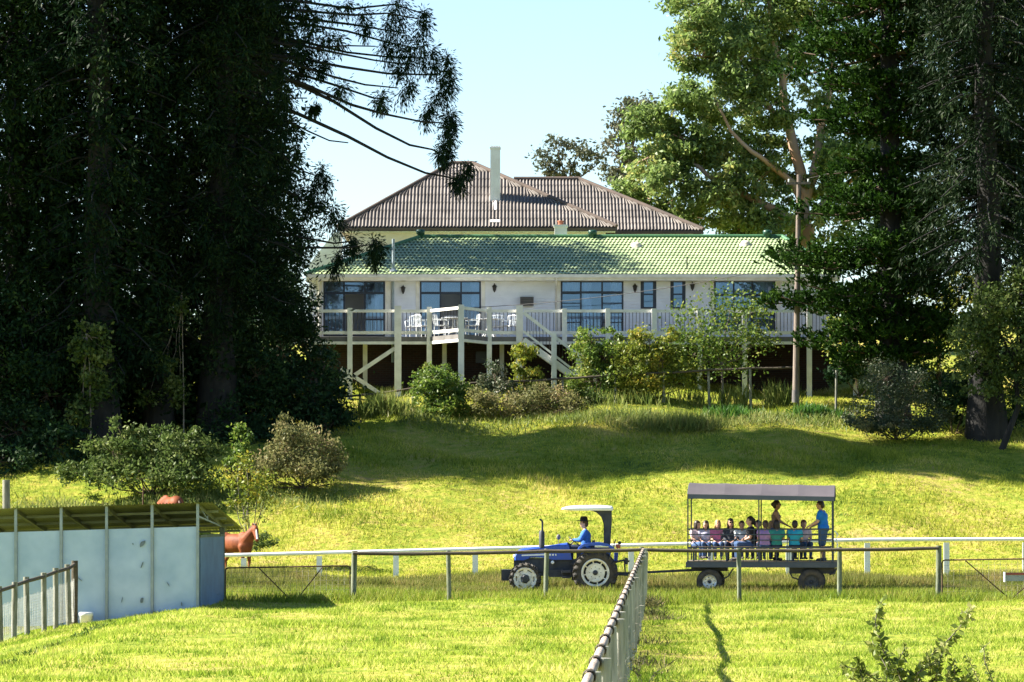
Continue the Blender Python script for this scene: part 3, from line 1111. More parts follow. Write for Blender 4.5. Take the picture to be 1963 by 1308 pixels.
def build_deck():
    tip = Vector((dx(884, 144.6), 144.6, 0))
    L1, L2 = Vector((dx(823), YD, 0)), Vector((dx(936), YD, 0))
    # boards, joined by the hundred: the floor
    mb = MB()
    y = YD + .02
    while y < YW - .06:
        mb.bx(dx(560), dx(1640), y, min(y + .135, YW - .05), ZD - .035, ZD)
        y += .142
    n = 18
    for i in range(n):
        t0, t1 = i / n, (i + .94) / n
        a0, b0 = L1.lerp(tip, t0), L2.lerp(tip, t0)
        a1, b1 = L1.lerp(tip, t1), L2.lerp(tip, t1)
        z = ZD
        mb.add([(a0.x, a0.y, z), (b0.x, b0.y, z), (b1.x, b1.y, z), (a1.x, a1.y, z), (a0.x, a0.y, z - .035), (b0.x, b0.y, z - .035), (b1.x, b1.y, z - .035), (a1.x, a1.y, z - .035)],
               [(0, 1, 2, 3), (7, 6, 5, 4), (3, 2, 6, 7), (0, 4, 5, 1)])
    mb.obj("deck_boards", MT['deck'], deck, kind='stuff')
    # edge boards
    for a, b, d in ((Vector((dx(560), YD, 0)), L1, 0), (L1, tip, 0), (tip, L2, 0), (L2, Vector((dx(1640), YD, 0)), 0)):
        nrm = Vector((b.y - a.y, -(b.x - a.x), 0)).normalized() * .03
        p, q = a + nrm, b + nrm
        MB().beam((p.x, p.y, ZD - .09), (q.x, q.y, ZD - .09), .045, .17).obj("edge_board", MT['deck_edge'], deck)
        MB().beam((p.x, p.y, ZD - .235), (q.x, q.y, ZD - .235), .07, .11).obj("bearer", MT['cream'], deck)
    # joists seen from below
    for i in range(26):
        x = dx(575) + i * .80
        MB().bx(x, x + .045, YD + .06, YW - .06, ZD - .20, ZD - .036).obj("joist", MT['deck'], deck)

    def rail(a, b, bal=True, zt=ZR, zb=ZD + .16):
        a, b = Vector(a), Vector(b)
        MB().beam((a.x, a.y, zt - .05), (b.x, b.y, zt - .05), .11, .11).obj("handrail", MT['cream'], deck)
        MB().beam((a.x, a.y, zb), (b.x, b.y, zb), .06, .12).obj("bottom_rail", MT['cream'], deck)
        if bal:
            L = (b - a).length
            n = max(2, int(L / .135))
            for k in range(1, n):
                p = a.lerp(b, k / n)
                o = link("baluster", BAL, deck)
                o.matrix_parent_inverse = WM[deck.name].inverted()
                o.location = (p.x, p.y, zb)
    BAL = MB().cyl((0, 0, .04), (0, 0, ZR - ZD - .25), .011, n=6).mesh("baluster", MT['iron'])
    stops = [595, 671, 765, 823]
    for p, q in zip(stops[:-1], stops[1:]): rail((dx(p), YD, 0), (dx(q), YD, 0))
    rail(L1, tip)
    rail(tip, L2)
    rail(L2, (dx(995), YD, 0))
    stops = [1005, 1082, 1165, 1254, 1341, 1427, 1551, 1640]
    for p, q in zip(stops[:-1], stops[1:]): rail((dx(p), YD, 0), (dx(q), YD, 0))

    def post(x, y, z0, z1, w=.17, name="post"):
        mb = MB().bx(x - w / 2, x + w / 2, y - w / 2, y + w / 2, z0, z1)
        return mb.obj(name, MT['cream'], deck)
    for (px, w, top, low) in ((595, .16, 588, 1), (671, .19, 591, 1), (763, .26, 587, 1), (823, .19, 589, 1), (938, .19, 589, 1), (996, .26, 586, 1), (1082, .19, 592, 0), (1165, .19, 592, 0),
                              (1254, .19, 592, 0), (1341, .19, 592, 1), (1427, .19, 592, 1), (1551, .19, 592, 1), (1640, .19, 592, 1)):
        x = dx(px)
        post(x, YD - .1, g(x, YD) - .3 if low else ZD - .28, CZ + (HY - top) * YD / F, w)
    post(tip.x, tip.y - .05, g(tip.x, tip.y) - .3, ZR + .06, .22)
    for (px, D) in ((852, 149.0), (962, 149.0), (1240, 149), (1140, 149), (700, 149.2)):
        x = dx(px, D)
        post(x, D, g(x, D) - .3, ZD - .19, .17, "stump")
    # cross braces
    for (x0, y0, x1, y1) in ((676, 722, 757, 668), (654, 706, 740, 762), (628, 745, 672, 722)):
        MB().beam((dx(x0), YD - .02, CZ + (HY - y0) * YD / F), (dx(x1), YD - .02, CZ + (HY - y1) * YD / F), .05, .15).obj("brace", MT['cream'], deck)
    # stair running down to the right in front of the deck
    st = MB()
    ya, yb_ = YD - 1.15, YD - .16
    x0, z0 = dx(1003), ZD - .05
    x1 = dx(1135)
    z1 = g(x1, YD - .6) + .02
    for y in (ya, yb_):
        st.beam((x0, y, z0 - .12), (x1, y, z1), .05, .24)
    stair = st.obj("stair_stringer", MT['cream'], deck)
    n = 12
    for i in range(n):
        t = (i + .5) / n
        x, z = x0 + (x1 - x0) * t, z0 + (z1 - z0) * t
        MB().bx(x - .14, x + .14, ya + .03, yb_ - .03, z - .02, z + .02).obj("tread", MT['deck'], stair)
    hr = 0.93
    for y in (ya,):
        MB().beam((x0, y, z0 + hr), (x1 - .15, y, z1 + hr + .1), .07, .12).obj("stair_handrail", MT['cream'], deck)
        MB().beam((x0, y, z0 + .22), (x1 - .15, y, z1 + .32), .05, .08).obj("stair_bottom_rail", MT['cream'], deck)
        nb = 20
        sb = MB()
        for i in range(1, nb):
            t = i / nb
            x, z = x0 + (x1 - .15 - x0) * t, z0 + (z1 + .1 - z0) * t
            o = link("stair_baluster", BAL, deck)
            o.location = (x, y, z + .20)
    for px in (1062, 1110):
        x = dx(px, ya)
        t = (x - x0) / (x1 - x0)
        z = z0 + (z1 - z0) * t
        post(x, ya - .06, g(x, ya) - .3, z + hr + .12, .2, "stair_post")


build_deck()


# ---------------- white furniture on the deck
def make_chair_meshes():
    mb = MB()
    for sx in (-1, 1):
        for sy in (-1, 1):
            mb_leg = None
    leg = MB().cyl((0, 0, 0), (0, 0, .43), .018, n=8).mesh("leg", MT['bucket'])
    seat = MB().box((0, 0, .44), (.48, .46, .035)).mesh("seat", MT['bucket'])
    b = MB()
    b.tube([(-.23, .21, .44), (-.24, .27, .85)], .018, 6)
    b.tube([(.23, .21, .44), (.24, .27, .85)], .018, 6)
    b.tube([(-.24, .27, .85), (0, .29, .88), (.24, .27, .85)], .02, 6)
    for i in range(5):
        x = -.16 + i * .08
        b.tube([(x, .215, .46), (x, .28, .86)], .012, 5)
    back = b.mesh("backrest", MT['bucket'])
    a = MB()
    for s in (-1, 1):
        a.tube([(s * .24, .22, .66), (s * .26, -.05, .67), (s * .25, -.2, .64), (s * .23, -.2, .44)], .018, 6)
    arm = a.mesh("armrest", MT['bucket'])
    return leg, seat, back, arm


def build_furniture():
    leg, seat, back, arm = make_chair_meshes()
    zf = ZD + .005
    spots = [(792, 148.5, -20, "white garden chair near the tall post at the left end of the corner deck"),
             (812, 147.9, 120, "white garden chair beside the second baluster post of the deck"),
             (846, 147.5, 70, "white garden chair at the left side of the deck table"),
             (864, 148.7, 5, "white garden chair behind the deck table, back to the open door"),
             (905, 147.6, -75, "white garden chair right of the corner post of the deck"),
             (952, 148.6, 190, "white garden chair under the wall lantern beside the corner deck"),
             (975, 148.1, -40, "white garden chair by the wide post where the stair starts")]
    for (px, D, rz, lab) in spots:
        r = E("garden_chair", (dx(px, D), D, zf), lab, "chair", "white garden chairs on the deck", R(rz))
        for sx in (-1, 1):
            for sy in (-1, 1):
                o = link("leg", leg, r, True)
                o.location = (sx * .21, sy * .2, 0)
        link("seat", seat, r, True)
        link("backrest", back, r, True)
        link("armrest", arm, r, True)
    for (px, D, lab) in ((872, 147.3, "round white garden table in the corner bay of the deck"), (938, 148.2, "round white garden table beside the window right of the corner bay")):
        t = E("garden_table", (dx(px, D), D, zf), lab, "table", "white garden tables on the deck")
        MB().lathe((0, 0, .69), (0, 0, 1), [(0, 0), (0, .50), (.03, .52), (.045, .50), (.045, 0)], 24).obj("tabletop", MT['bucket'], t, True)
        for k in range(4):
            a = k * math.pi / 2 + .6
            MB().tube([(.12 * math.cos(a), .12 * math.sin(a), .69), (.10 * math.cos(a), .10 * math.sin(a), .35), (.34 * math.cos(a), .34 * math.sin(a), 0)], .022, 6).obj("leg", MT['bucket'], t, True)


build_furniture()

# ================================================================== SHED
shed = E("horse_shelter", (-8.5, 92, -.2), "open topped white panelled horse shelter tinted shade blue with a sloping zinc roof", "shelter")


def build_shed():
    D0 = 90.0

    def W(s, d, z):
        """s metres left of the near right corner along the front, d metres back along the end wall, z height"""
        base = Vector(((379 - CX) * D0 / F, D0, 0))
        ex, ey = Vector((-1, .06, 0)).normalized(), Vector((.10, 1, 0)).normalized()
        p = base + ex * s + ey * d
        return Vector((p.x, p.y, -.10 + z - s * .030))
    bay = 88 * D0 / F
    nb = 6
    front_top = 1.97
    for k in range(nb):
        a, b = k * bay + .035, (k + 1) * bay - .035
        pts = [W(a, .02, -.25), W(b, .02, -.25), W(b, .02, front_top), W(a, .02, front_top)]
        MB().prism(pts, (0, .025, 0)).obj("wall_panel", MT['shed_wall'], shed)
    for k in range(nb + 1):
        p, q = W(k * bay, .0, -.3), W(k * bay, .0, 2.52 if True else 2)
        MB().beam(p, q, .065, .075, (0, 1, 0)).obj("stud", MT['shed_stud'], shed)
    # end wall with the door panel, seen obliquely
    dep = 3.3
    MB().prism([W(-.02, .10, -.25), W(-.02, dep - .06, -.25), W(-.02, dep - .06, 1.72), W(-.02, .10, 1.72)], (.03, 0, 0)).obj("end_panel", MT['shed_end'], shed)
    MB().beam(W(-.03, .08, 1.74), W(-.03, dep - .06, 1.74), .07, .06).obj("end_rail", MT['timber_green'], shed)
    MB().beam(W(0, dep, -.3), W(0, dep, 1.92), .12, .12, (0, 1, 0)).obj("rear_post", MT['timber_green'], shed)
    for k in (2, 4, 6):
        MB().beam(W(k * bay, dep, -.3), W(k * bay, dep, 1.92), .1, .1, (0, 1, 0)).obj("rear_post", MT['timber_green'], shed)
    # back wall
    MB().prism([W(.1, dep + .08, -.2), W(nb * bay, dep + .08, -.2), W(nb * bay, dep + .08, 1.75), W(.1, dep + .08, 1.75)], (0, .03, 0)).obj("back_panel", MT['shed_stud'], shed)
    # corrugated roof, high at the front
    s0, s1 = -.38, nb * bay + .2
    d0, d1 = -.16, dep + .85
    zf, zb = 2.53, 1.86
    per = .076
    n = int((s1 - s0) / per * 4)
    V, Fc = [], []
    rows = 6
    for r in range(rows + 1):
        d = d0 + (d1 - d0) * r / rows
        z = zf + (zb - zf) * r / rows
        for i in range(n + 1):
            s = s0 + (s1 - s0) * i / n
            p = W(s + .0, d, z + .012 * math.sin(i * math.pi / 2))
            V.append((p.x, p.y, p.z))
    for r in range(rows):
        for i in range(n):
            a = r * (n + 1) + i
            Fc.append((a, a + 1, a + n + 2, a + n + 1))
    link("roof", np_mesh("roof", V, Fc, MT['shed_roof'], True), shed)
    # rafters, purlins and the little end truss
    for k in range(0, nb + 1):
        MB().beam(W(k * bay - .02, .05, 2.44), W(k * bay - .02, dep + .4, 1.88), .05, .09).obj("rafter", MT['shed_roof'], shed)
    for t in (.25, .5, .75, .97):
        d = d0 + (d1 - d0) * t
        z = zf + (zb - zf) * t - .05
        MB().beam(W(s0 + .06, d, z), W(s1 - .1, d, z), .05, .06).obj("purlin", MT['shed_roof'], shed)
    MB().beam(W(-.02, .05, 2.20), W(-.02, dep, 1.93), .03, .04).obj("truss_strut", MT['shed_stud'], shed)
    MB().beam(W(-.02, 1.2, 2.10), W(-.02, 1.2, 2.36), .03, .03, (0, 1, 0)).obj("truss_strut", MT['shed_stud'], shed)
    MB().beam(W(-.02, .05, 2.44), W(-.02, 1.2, 2.12), .03, .03).obj("truss_strut", MT['shed_stud'], shed)
    # dents and dark marks on the panels
    rg = random.Random(5)
    for (px, py, w, h, rot) in ((272, 1043, .085, .19, -35), (272, 1082, .03, .17, -20), (271, 1151, .085, .15, -10), (233, 1150, .02, .14, -15), (348, 1158, .03, .09, 0), (322, 1120, .02, .12, 30), (254, 1043, .03, .04, 0), (150, 1110, .015, .2, 50)):
        s = (379 - px) * D0 / F
        c = W(s, -.012, 0)
        c.z = CZ + (HY - py) * D0 / F
        m = 9
        ring = []
        for k in range(m):
            a = 2 * math.pi * k / m
            q = Vector((math.cos(a) * w / 2 * rg.uniform(.7, 1.2), 0, math.sin(a) * h / 2 * rg.uniform(.7, 1.2)))
            q = Matrix.Rotation(R(-rot), 3, 'Y') @ q
            ring.append(c + q)
        MB().prism(ring, (0, .02, 0)).obj("dent", MT['mould'], shed)


build_shed()

bk = E("bucket", ((165 - CX) * 89.85 / F, 89.85, g(-9.95, 89.85) - .02), "white plastic bucket standing at the foot of the shelter wall", "bucket")


def build_bucket():
    MB().lathe((0, 0, 0), (0, 0, 1), [(0, 0), (0, .14), (.25, .155), (.26, .168), (.33, .168), (.345, .15), (.345, 0)], 20).obj("tub", MT['bucket'], bk, True)
    MB().tube([(-.16, 0, .30), (-.17, -.04, .18), (0, -.17, .10), (.17, -.04, .18), (.16, 0, .30)], .006, 6).obj("handle", MT['wire'], bk, True)


build_bucket()


# ================================================================== FENCES AND GATES
def rough_post(x, y, z0, z1, r, mat, parent, seed, name="post", flat=True):
    rg = random.Random(seed)
    mb = MB()
    n = 10
    k = 5
    lean = (rg.uniform(-.012, .012), rg.uniform(-.012, .012))
    pts = [(x + lean[0] * i, y + lean[1] * i, z0 + (z1 - z0) * i / (k - 1)) for i in range(k)]
    mb.tube(pts, [r * rg.uniform(.95, 1.08) for _ in range(k)], n)
    return mb.obj(name, mat, parent)


def netting(mb, a, b, z0f, z1f, step=.10, rw=.0022, rows=9):
    """wire netting between plan points a and b"""
    a, b = Vector(a), Vector(b)
    L = (b - a).length
    n = int(L / step)
    rg = random.Random(int(L * 100))
    for i in range(n + 1):
        p = a.lerp(b, i / n)
        z0, z1 = z0f(p), z1f(p)
        mb.tube([(p.x, p.y, z0), (p.x + rg.uniform(-.01, .01), p.y, (z0 + z1) / 2), (p.x, p.y, z1 + rg.uniform(-.03, .03))], rw, 3, False, False)
    m = max(2, int(L / 1.2))
    for r in range(rows):
        pts = []
        for i in range(m + 1):
            p = a.lerp(b, i / m)
            z0, z1 = z0f(p), z1f(p)
            pts.append((p.x, p.y, z0 + (z1 - z0) * r / (rows - 1) + rg.uniform(-.01, .01)))
        mb.tube(pts, rw, 3, False, False)


# ---- long paddock fence facing the camera
pf = E("paddock_fence", (2.5, 94, 0), "low post and rail timber fence crossing in front of the tractor and trailer", "fence")


def build_paddock_fence():
    D = 94.0
    tops = {677: 1056, 862: 1056, 1045: 1052, 1232: 1049, 1418: 1051, 1609: 1049, 1798: 1046}
    xs = list(tops)
    for i, px in enumerate(xs):
        x = (px - CX) * D / F
        end = px in (677, 1798)
        zt = CZ + (HY - tops[px]) * D / F
        rough_post(x, D, g(x, D) - .3, zt, .068 if end else .056, MT['timber_green'], pf, i)
    for i, (a, b) in enumerate(zip(xs[:-1], xs[1:])):
        p = ((a - CX) * D / F, D - .06, CZ + (HY - tops[a] - 5) * D / F)
        q = ((b - CX) * D / F, D - .06, CZ + (HY - tops[b] - 5) * D / F)
        MB().tube(curve(p, q, .012, 6, .002), [.043, .046, .044, .047, .044, .042], 9).obj("rail", MT['timber_dark'], pf)


build_paddock_fence()

# ---- fence running towards the camera, seen end-on
ef = E("netting_fence", (2, 62, 0), "timber fence with pale netting seen end on, running towards the lens", "fence")


def build_end_fence():
    A, B = Vector((3.20, 93.6, 0)), Vector((.42, 26, 0))

    def top(p): return 1.14 + (p.y - 31) / 63 * .13
    n = 27
    P_ = [A.lerp(B, i / n) for i in range(n + 1)]
    for i, p in enumerate(P_):
        rough_post(p.x + .045, p.y, g(p.x, p.y) - .3, top(p) + .035, .055, MT['timber_sunlit'], ef, 50 + i)
    for i, (p, q) in enumerate(zip(P_[:-1], P_[1:])):
        MB().tube(curve((p.x, p.y, top(p)), (q.x, q.y, top(q)), .006, 5, .0015), [.040, .043, .041, .043, .039], 10).obj("rail", MT['timber_pink'], ef)
        # dark wire binding where the rail meets its post
        if i:
            MB().lathe((p.x, p.y, top(p)), (q - p).normalized(), [(-.16, .049), (-.16, .058), (.16, .058), (.16, .049)], 10).obj("binding", MT['timber_dark'], ef)
    mb = MB()
    netting(mb, A, B, lambda p: g(p.x, p.y), lambda p: top(p) - .16, .075, .0028, 12)
    mb.obj("wire_netting", MT['netting'], ef, kind='stuff')
    # dead climber stems tangled in the netting
    c = Crown()
    k = 14000
    t = RNG.uniform(0, 1, k)
    X = A.x + (B.x - A.x) * t + RNG.normal(0, .018, k)
    Y = A.y + (B.y - A.y) * t
    dens = .5 + .5 * np.sin(Y * 1.1) * np.sin(Y * .37 + 1)
    Z = RNG.uniform(.02, 1.0, k) ** 1.1 * (.45 + .55 * dens)
    u = RNG.normal(size=(k, 3)) * np.array([.12, .5, 1])
    c.add(np.stack([X, Y, Z + gz(X, Y)], 1), unit(u), RNG.uniform(.12, .42, k), .016)
    o = link("dead_creeper", c.mesh("dead_creeper", MT['deadvine']), ef)
    o["kind"] = 'stuff'


build_end_fence()

# ---- short fence by the shelter
lf = E("stockyard_fence", (-10.4, 86, -.4), "short netted post fence climbing to the shelter wall", "fence")


def build_stock_fence():
    data = [(-24, 82.4, 1138, 1252), (2, 83.2, 1124, 1242), (26, 84.2, 1116, 1229), (53, 85.2, 1106, 1219), (85, 86.4, 1098, 1208), (107, 87.4, 1089, 1196), (133, 88.3, 1082, 1188), (143, 89.2, 1075, 1183)]
    pts = []
    for i, (px, D, yt, yb) in enumerate(data):
        x = (px - CX) * D / F
        zt = CZ + (HY - yt) * D / F
        zb = min(CZ + (HY - yb) * D / F, g(x, D))
        rough_post(x, D, zb - .3, zt, .062 if i < 7 else .075, MT['timber'] if i < 7 else MT['timber_dark'], lf, 200 + i)
        pts.append((Vector((x, D, 0)), zt, zb))
    for (a, za, _), (b, zb, _) in zip(pts[:-1], pts[1:]):
        MB().tube(curve((a.x, a.y - .05, za - .09), (b.x, b.y - .05, zb - .09), 0.0, 4, .002), .043, 9).obj("rail", MT['timber_dark'], lf)
    mb = MB()
    for (a, za, ba), (b, zb, bb) in zip(pts[:-1], pts[1:]):
        h = lambda p, a=a, b=b, u=za, v=zb: (u + (v - u) * ((p - a).length / (b - a).length)) - .42
        lo = lambda p, a=a, b=b, u=ba, v=bb: (u + (v - u) * ((p - a).length / (b - a).length)) + .1
        netting(mb, a + Vector((0, .07, 0)), b + Vector((0, .07, 0)), lo, h, .045, .0026, 14)
    mb.obj("wire_netting", MT['netting'], lf, kind='stuff')


build_stock_fence()

# ---- white running rail behind the tractor
wf = E("white_rail_fence", (0, 117.4, .1), "long white running rail on white posts behind the tractor", "fence")


def build_white_rail():
    D = 117.4

    def ty(px): return float(np.interp(px, [-200, 430, 1100, 1663, 1963, 2200], [1074, 1061, 1044, 1031, 1030, 1028]))
    xs = [-140, 10, 160, 312, 467, 612, 759, 911, 1060, 1210, 1362, 1512, 1663, 1815, 1966, 2118]
    for i, (a, b) in enumerate(zip(xs[:-1], xs[1:])):
        MB().tube([((a - CX) * D / F, D, CZ + (HY - ty(a) - 4) * D / F), ((b - CX) * D / F, D, CZ + (HY - ty(b) - 4) * D / F)], .060, 12).obj("rail", MT['whiterail'], wf)
    for px in xs:
        x = (px - CX) * D / F
        MB().bx(x - .085, x + .085, D + .03, D + .09, g(x, D) - .3, CZ + (HY - ty(px) - 10) * D / F).obj("post", MT['whiterail'], wf)


build_white_rail()


# ---- tubular farm gates
def gate(name, label, x0, x1, D, ytops, ybot, sag):
    r = E(name, ((x0 + x1) / 2 * 0 + (x0 - CX) * D / F, D, 0), label, "gate", "rusty tubular farm gates")
    X0, X1 = (x0 - CX) * D / F, (x1 - CX) * D / F
    z0, z1 = CZ + (HY - ytops[0]) * D / F, CZ + (HY - ytops[1]) * D / F
    zb0, zb1 = CZ + (HY - ybot[0]) * D / F, CZ + (HY - ybot[1]) * D / F
    c = .07
    MB().tube([(X0, D, zb0), (X0, D, z0 - c), (X0 + c * .3, D, z0 - c * .3), (X0 + c, D, z0), (X1 - c, D, z1), (X1 - c * .3, D, z1 - c * .3), (X1, D, z1 - c), (X1, D, zb1), (X0, D, zb0)], .019, 8).obj("gate_frame", MT['rust'], r)

    def at(t, s):
        return (X0 + (X1 - X0) * t, D - .022, (zb0 + (zb1 - zb0) * t) * (1 - s) + (z0 + (z1 - z0) * t) * s)
    for (a, b) in sag:
        MB().tube([at(*a), at(*b)], .014, 8).obj("gate_brace", MT['rust'], r)
    mb = MB()
    n = int((X1 - X0) / .14)
    for i in range(1, n):
        t = i / n
        mb.tube([Vector(at(t, .02)) + Vector((0, .03, 0)), Vector(at(t, .98)) + Vector((0, .03, 0))], .003, 3, False, False)
    for k in range(1, 8):
        mb.tube([Vector(at(.01, k / 8)) + Vector((0, .03, 0)), Vector(at(.99, k / 8)) + Vector((0, .03, 0))], .003, 3, False, False)
    mb.obj("wire_mesh", MT['wire'], r, kind='stuff')
    return r


gate("farm_gate", "rusty mesh farm gate hung between the shelter and the first fence post", 432, 671, 93.9, (1089, 1085), (1162, 1157), (((.27, .98), (.55, .04)), ((.55, .04), (.78, .98))))
gate("farm_gate", "rusty mesh farm gate at the right edge holding a red trough", 1806, 2085, 93.9, (1074, 1070), (1155, 1151), (((.16, .98), (.47, .04)), ((.47, .04), (.78, .98))))

tr = E("feed_trough", ((1955 - CX) * 93.7 / F, 93.62, CZ + (HY - 1114) * 93.7 / F), "red rimmed grey metal feed trough hooked on the right hand gate", "trough")


def build_trough():
    w = .36
    for (s, m, nme) in ((0, 'troughgrey', "trough_body"),):
        mb = MB()
        mb.bx(-w, w, -.02, 0, 0, .17)
        mb.bx(-w, w, .20, .22, 0, .17)
        mb.bx(-w, -w + .02, 0, .20, 0, .17)
        mb.bx(w - .02, w, 0, .20, 0, .17)
        mb.bx(-w + .02, w - .02, 0, .20, -.0, .02)
        mb.obj(nme, MT[m], tr, True)
    mb = MB()
    mb.bx(-w - .01, w + .01, -.032, -.021, .15, .185)
    mb.bx(-w - .01, w + .01, .221, .232, .13, .20)
    mb.obj("rim", MT['troughred'], tr, True)
    mb = MB().bx(-w - .022, -w - .001, -.04, .23, -.02, .215)
    mb.obj("end_plate", MT['bucket'], tr, True)
    mb = MB()
    for x in (-.22, .22): mb.tube([(x, .21, .12), (x, .245, .2), (x, .30, .2), (x, .31, .1)], .008, 6)
    mb.obj("hook", MT['wire'], tr, True)


build_trough()

# ---- thin fence on the bank below the deck
bf = E("garden_fence", (hx(1120, 143.6), 143.6, 5.9), "thin old rail fence on the bank below the deck", "fence")


def build_bank_fence():
    D = 143.4
    pts = [(600, 762), (690, 758), (790, 745), (880, 735), (985, 731), (1080, 726), (1180, 718), (1272, 715), (1360, 709), (1440, 706), (1530, 704)]
    W = [Vector(((x - CX) * D / F, D, CZ + (HY - y) * D / F)) for x, y in pts]
    for i, (a, b) in enumerate(zip(W[:-1], W[1:])):
        MB().tube(curve(a, b, .02, 5, .004), .042, 7).obj("rail", MT['timber_dark'], bf)
    for i, p in enumerate(W):
        rough_post(p.x, p.y + .06, g(p.x, p.y) - .2, p.z + .05, .05, MT['timber'], bf, 300 + i)


build_bank_fence()


def lone_post(px, yt, D, r, label, mat):
    x = (px - CX) * D / F
    o = rough_post(x, D, g(x, D) - .3, CZ + (HY - yt) * D / F, r, MT[mat], None, int(px), "fence_post")
    tag(o, label, "post", "single fence posts")


lone_post(12, 920, 112.0, .11, "thick weathered timber post at the far left above the shelter roof", 'timber')
lone_post(1602, 710, 141.5, .045, "slim grey post standing alone right of the utility pole", 'timber')
lone_post(272, 933, 124.0, .02, "thin rusty stake in the grass above the shelter roof", 'rust')

# ---- utility pole and its wires
up_ = E("utility_pole", (P(1525, 765, 142.6).x, 142.6, g(P(1525, 765, 142.6).x, 142.6)), "tall grey timber utility pole in front of the right end of the deck", "pole")


def build_pole():
    b = P(1525, 772, 142.6)
    t = P(1532, 335, 142.6)
    MB().tube([b + (t - b) * (i / 6) for i in range(7)], taper(.125, .085, 7), 14).obj("shaft", MT['pole'], up_)
    MB().tube([b + (t - b) * .0 + Vector((0, -.005, 0)), b + (t - b) * .055 + Vector((0, -.005, 0))], [.140, .134], 14).obj("base_sleeve", MT['acgrey'], up_)
    c = P(1531, 352, 142.5)
    MB().beam(c + Vector((-.45, 0, 0)), c + Vector((.45, 0, .02)), .07, .09).obj("crossarm", MT['pole'], up_)
    for s in (-.36, .36):
        MB().lathe(c + Vector((s, 0, .05)), (0, 0, 1), [(0, .02), (.03, .045), (.07, .03), (.1, .045), (.12, 0)], 10).obj("insulator", MT['bucket'], up_)
    k = P(1527, 512, 142.45)
    MB().bx(k.x - .09, k.x + .09, k.y - .15, k.y - .05, k.z - .12, k.z + .12).obj("bracket", MT['acgrey'], up_)


build_pole()


def wire(label, pts, r=.012):
    mb = MB().tube([Vector(p) for p in pts], r, 5, False)
    o = mb.obj("service_wire", MT['iron'])
    tag(o, label, "wire", "service wires at the utility pole")


a, b = P(1527, 505, 142.35), P(900, 590, 149.9)
wire("slack black service wire from the utility pole to the house wall", curve(a, b, .28, 16))
a2 = P(1531, 350, 142.5)
wire("black overhead wire from the crossarm into the trees at right", curve(a2 + Vector((.36, 0, .15)), P(1990, 120, 138), .6, 14), .010)
# ================================================================== TREES AND SHRUBS
def base_at(px, D):
    x = (px - CX) * D / F
    return Vector((x, D, g(x, D)))


def trunk_obj(parent, pts, radii, mat, n=12, flare=1.5):
    rr = list(radii)
    rr[0] *= flare
    return MB().tube(pts, rr, n).obj("trunk", mat, parent)


def bunya(label, px, D, top_py, lean_px, r0, L0, n_whorl, seed, mat='l_bunya', name="bunya_pine", zlow=5.0, needle=(.21, .038), ntuft=52, per=7, side=3, skip=None, group="tall dark pines"):
    """old araucaria: thick trunk, long bare drooping branches that end in tufts"""
    rg = random.Random(seed)
    b = base_at(px, D)
    t = P(px + lean_px, top_py, D)
    root = E(name, b, label, "tree", group)
    pts = [b.lerp(t, i / 7) + Vector((.1 * math.sin(i * 1.7 + seed), .1 * math.cos(i * 1.3), 0)) for i in range(8)]
    pts[0] = b + Vector((0, 0, -.5))
    trunk_obj(root, pts, taper(r0, r0 * .35, 8), MT['bark_grey'])
    cr, tw = Crown(), MB()
    H = t.z - b.z
    for i in range(n_whorl):
        h = zlow + (H - zlow) * (i + rg.random() * .6) / n_whorl
        o = b.lerp(t, h / H)
        for k in range(per):
            az = 2 * math.pi * (k + rg.random()) / per + i
            L = L0 * (.65 + .5 * rg.random()) * (1 - .25 * h / H)
            d = Vector((math.cos(az), math.sin(az), 0))
            if skip and skip(d, h, L): continue
            e = o + d * L + Vector((0, 0, -L * rg.uniform(.15, .55)))
            c = curve(o, e, -L * .06, 6, .02, rg)
            tw.tube(c, taper(.055, .018, 6), 5, False)
            # tufts at the end and hanging from the outer half
            m = side + rg.randint(0, 2)
            for s in range(m):
                f = 1 - (s / max(m, 1)) * .62
                p = c[min(5, int(round(f * 5)))].lerp(c[max(0, int(round(f * 5)) - 1)], rg.random() * .5)
                p = p + Vector((rg.uniform(-.3, .3), rg.uniform(-.3, .3), rg.uniform(-.25, .05)))
                cr.tuft(p, (d.x * .6, d.y * .6, -.2), ntuft, rg.uniform(.40, .68), needle[0], needle[1], .25)
                q = p + Vector((rg.uniform(-.15, .15), rg.uniform(-.15, .15), -rg.uniform(.3, .6)))
                cr.tuft(q, (d.x * .3, d.y * .3, -.6), int(ntuft * .7), rg.uniform(.35, .55), needle[0], needle[1], .45)
    return root, cr, tw, o


def finish(root, cr, tw, mat, keep=1.0):
    tw.obj("branches", MT['bark_grey'], root, kind='stuff')
    link("crown", cr.mesh("crown", MT[mat], keep=keep), root)


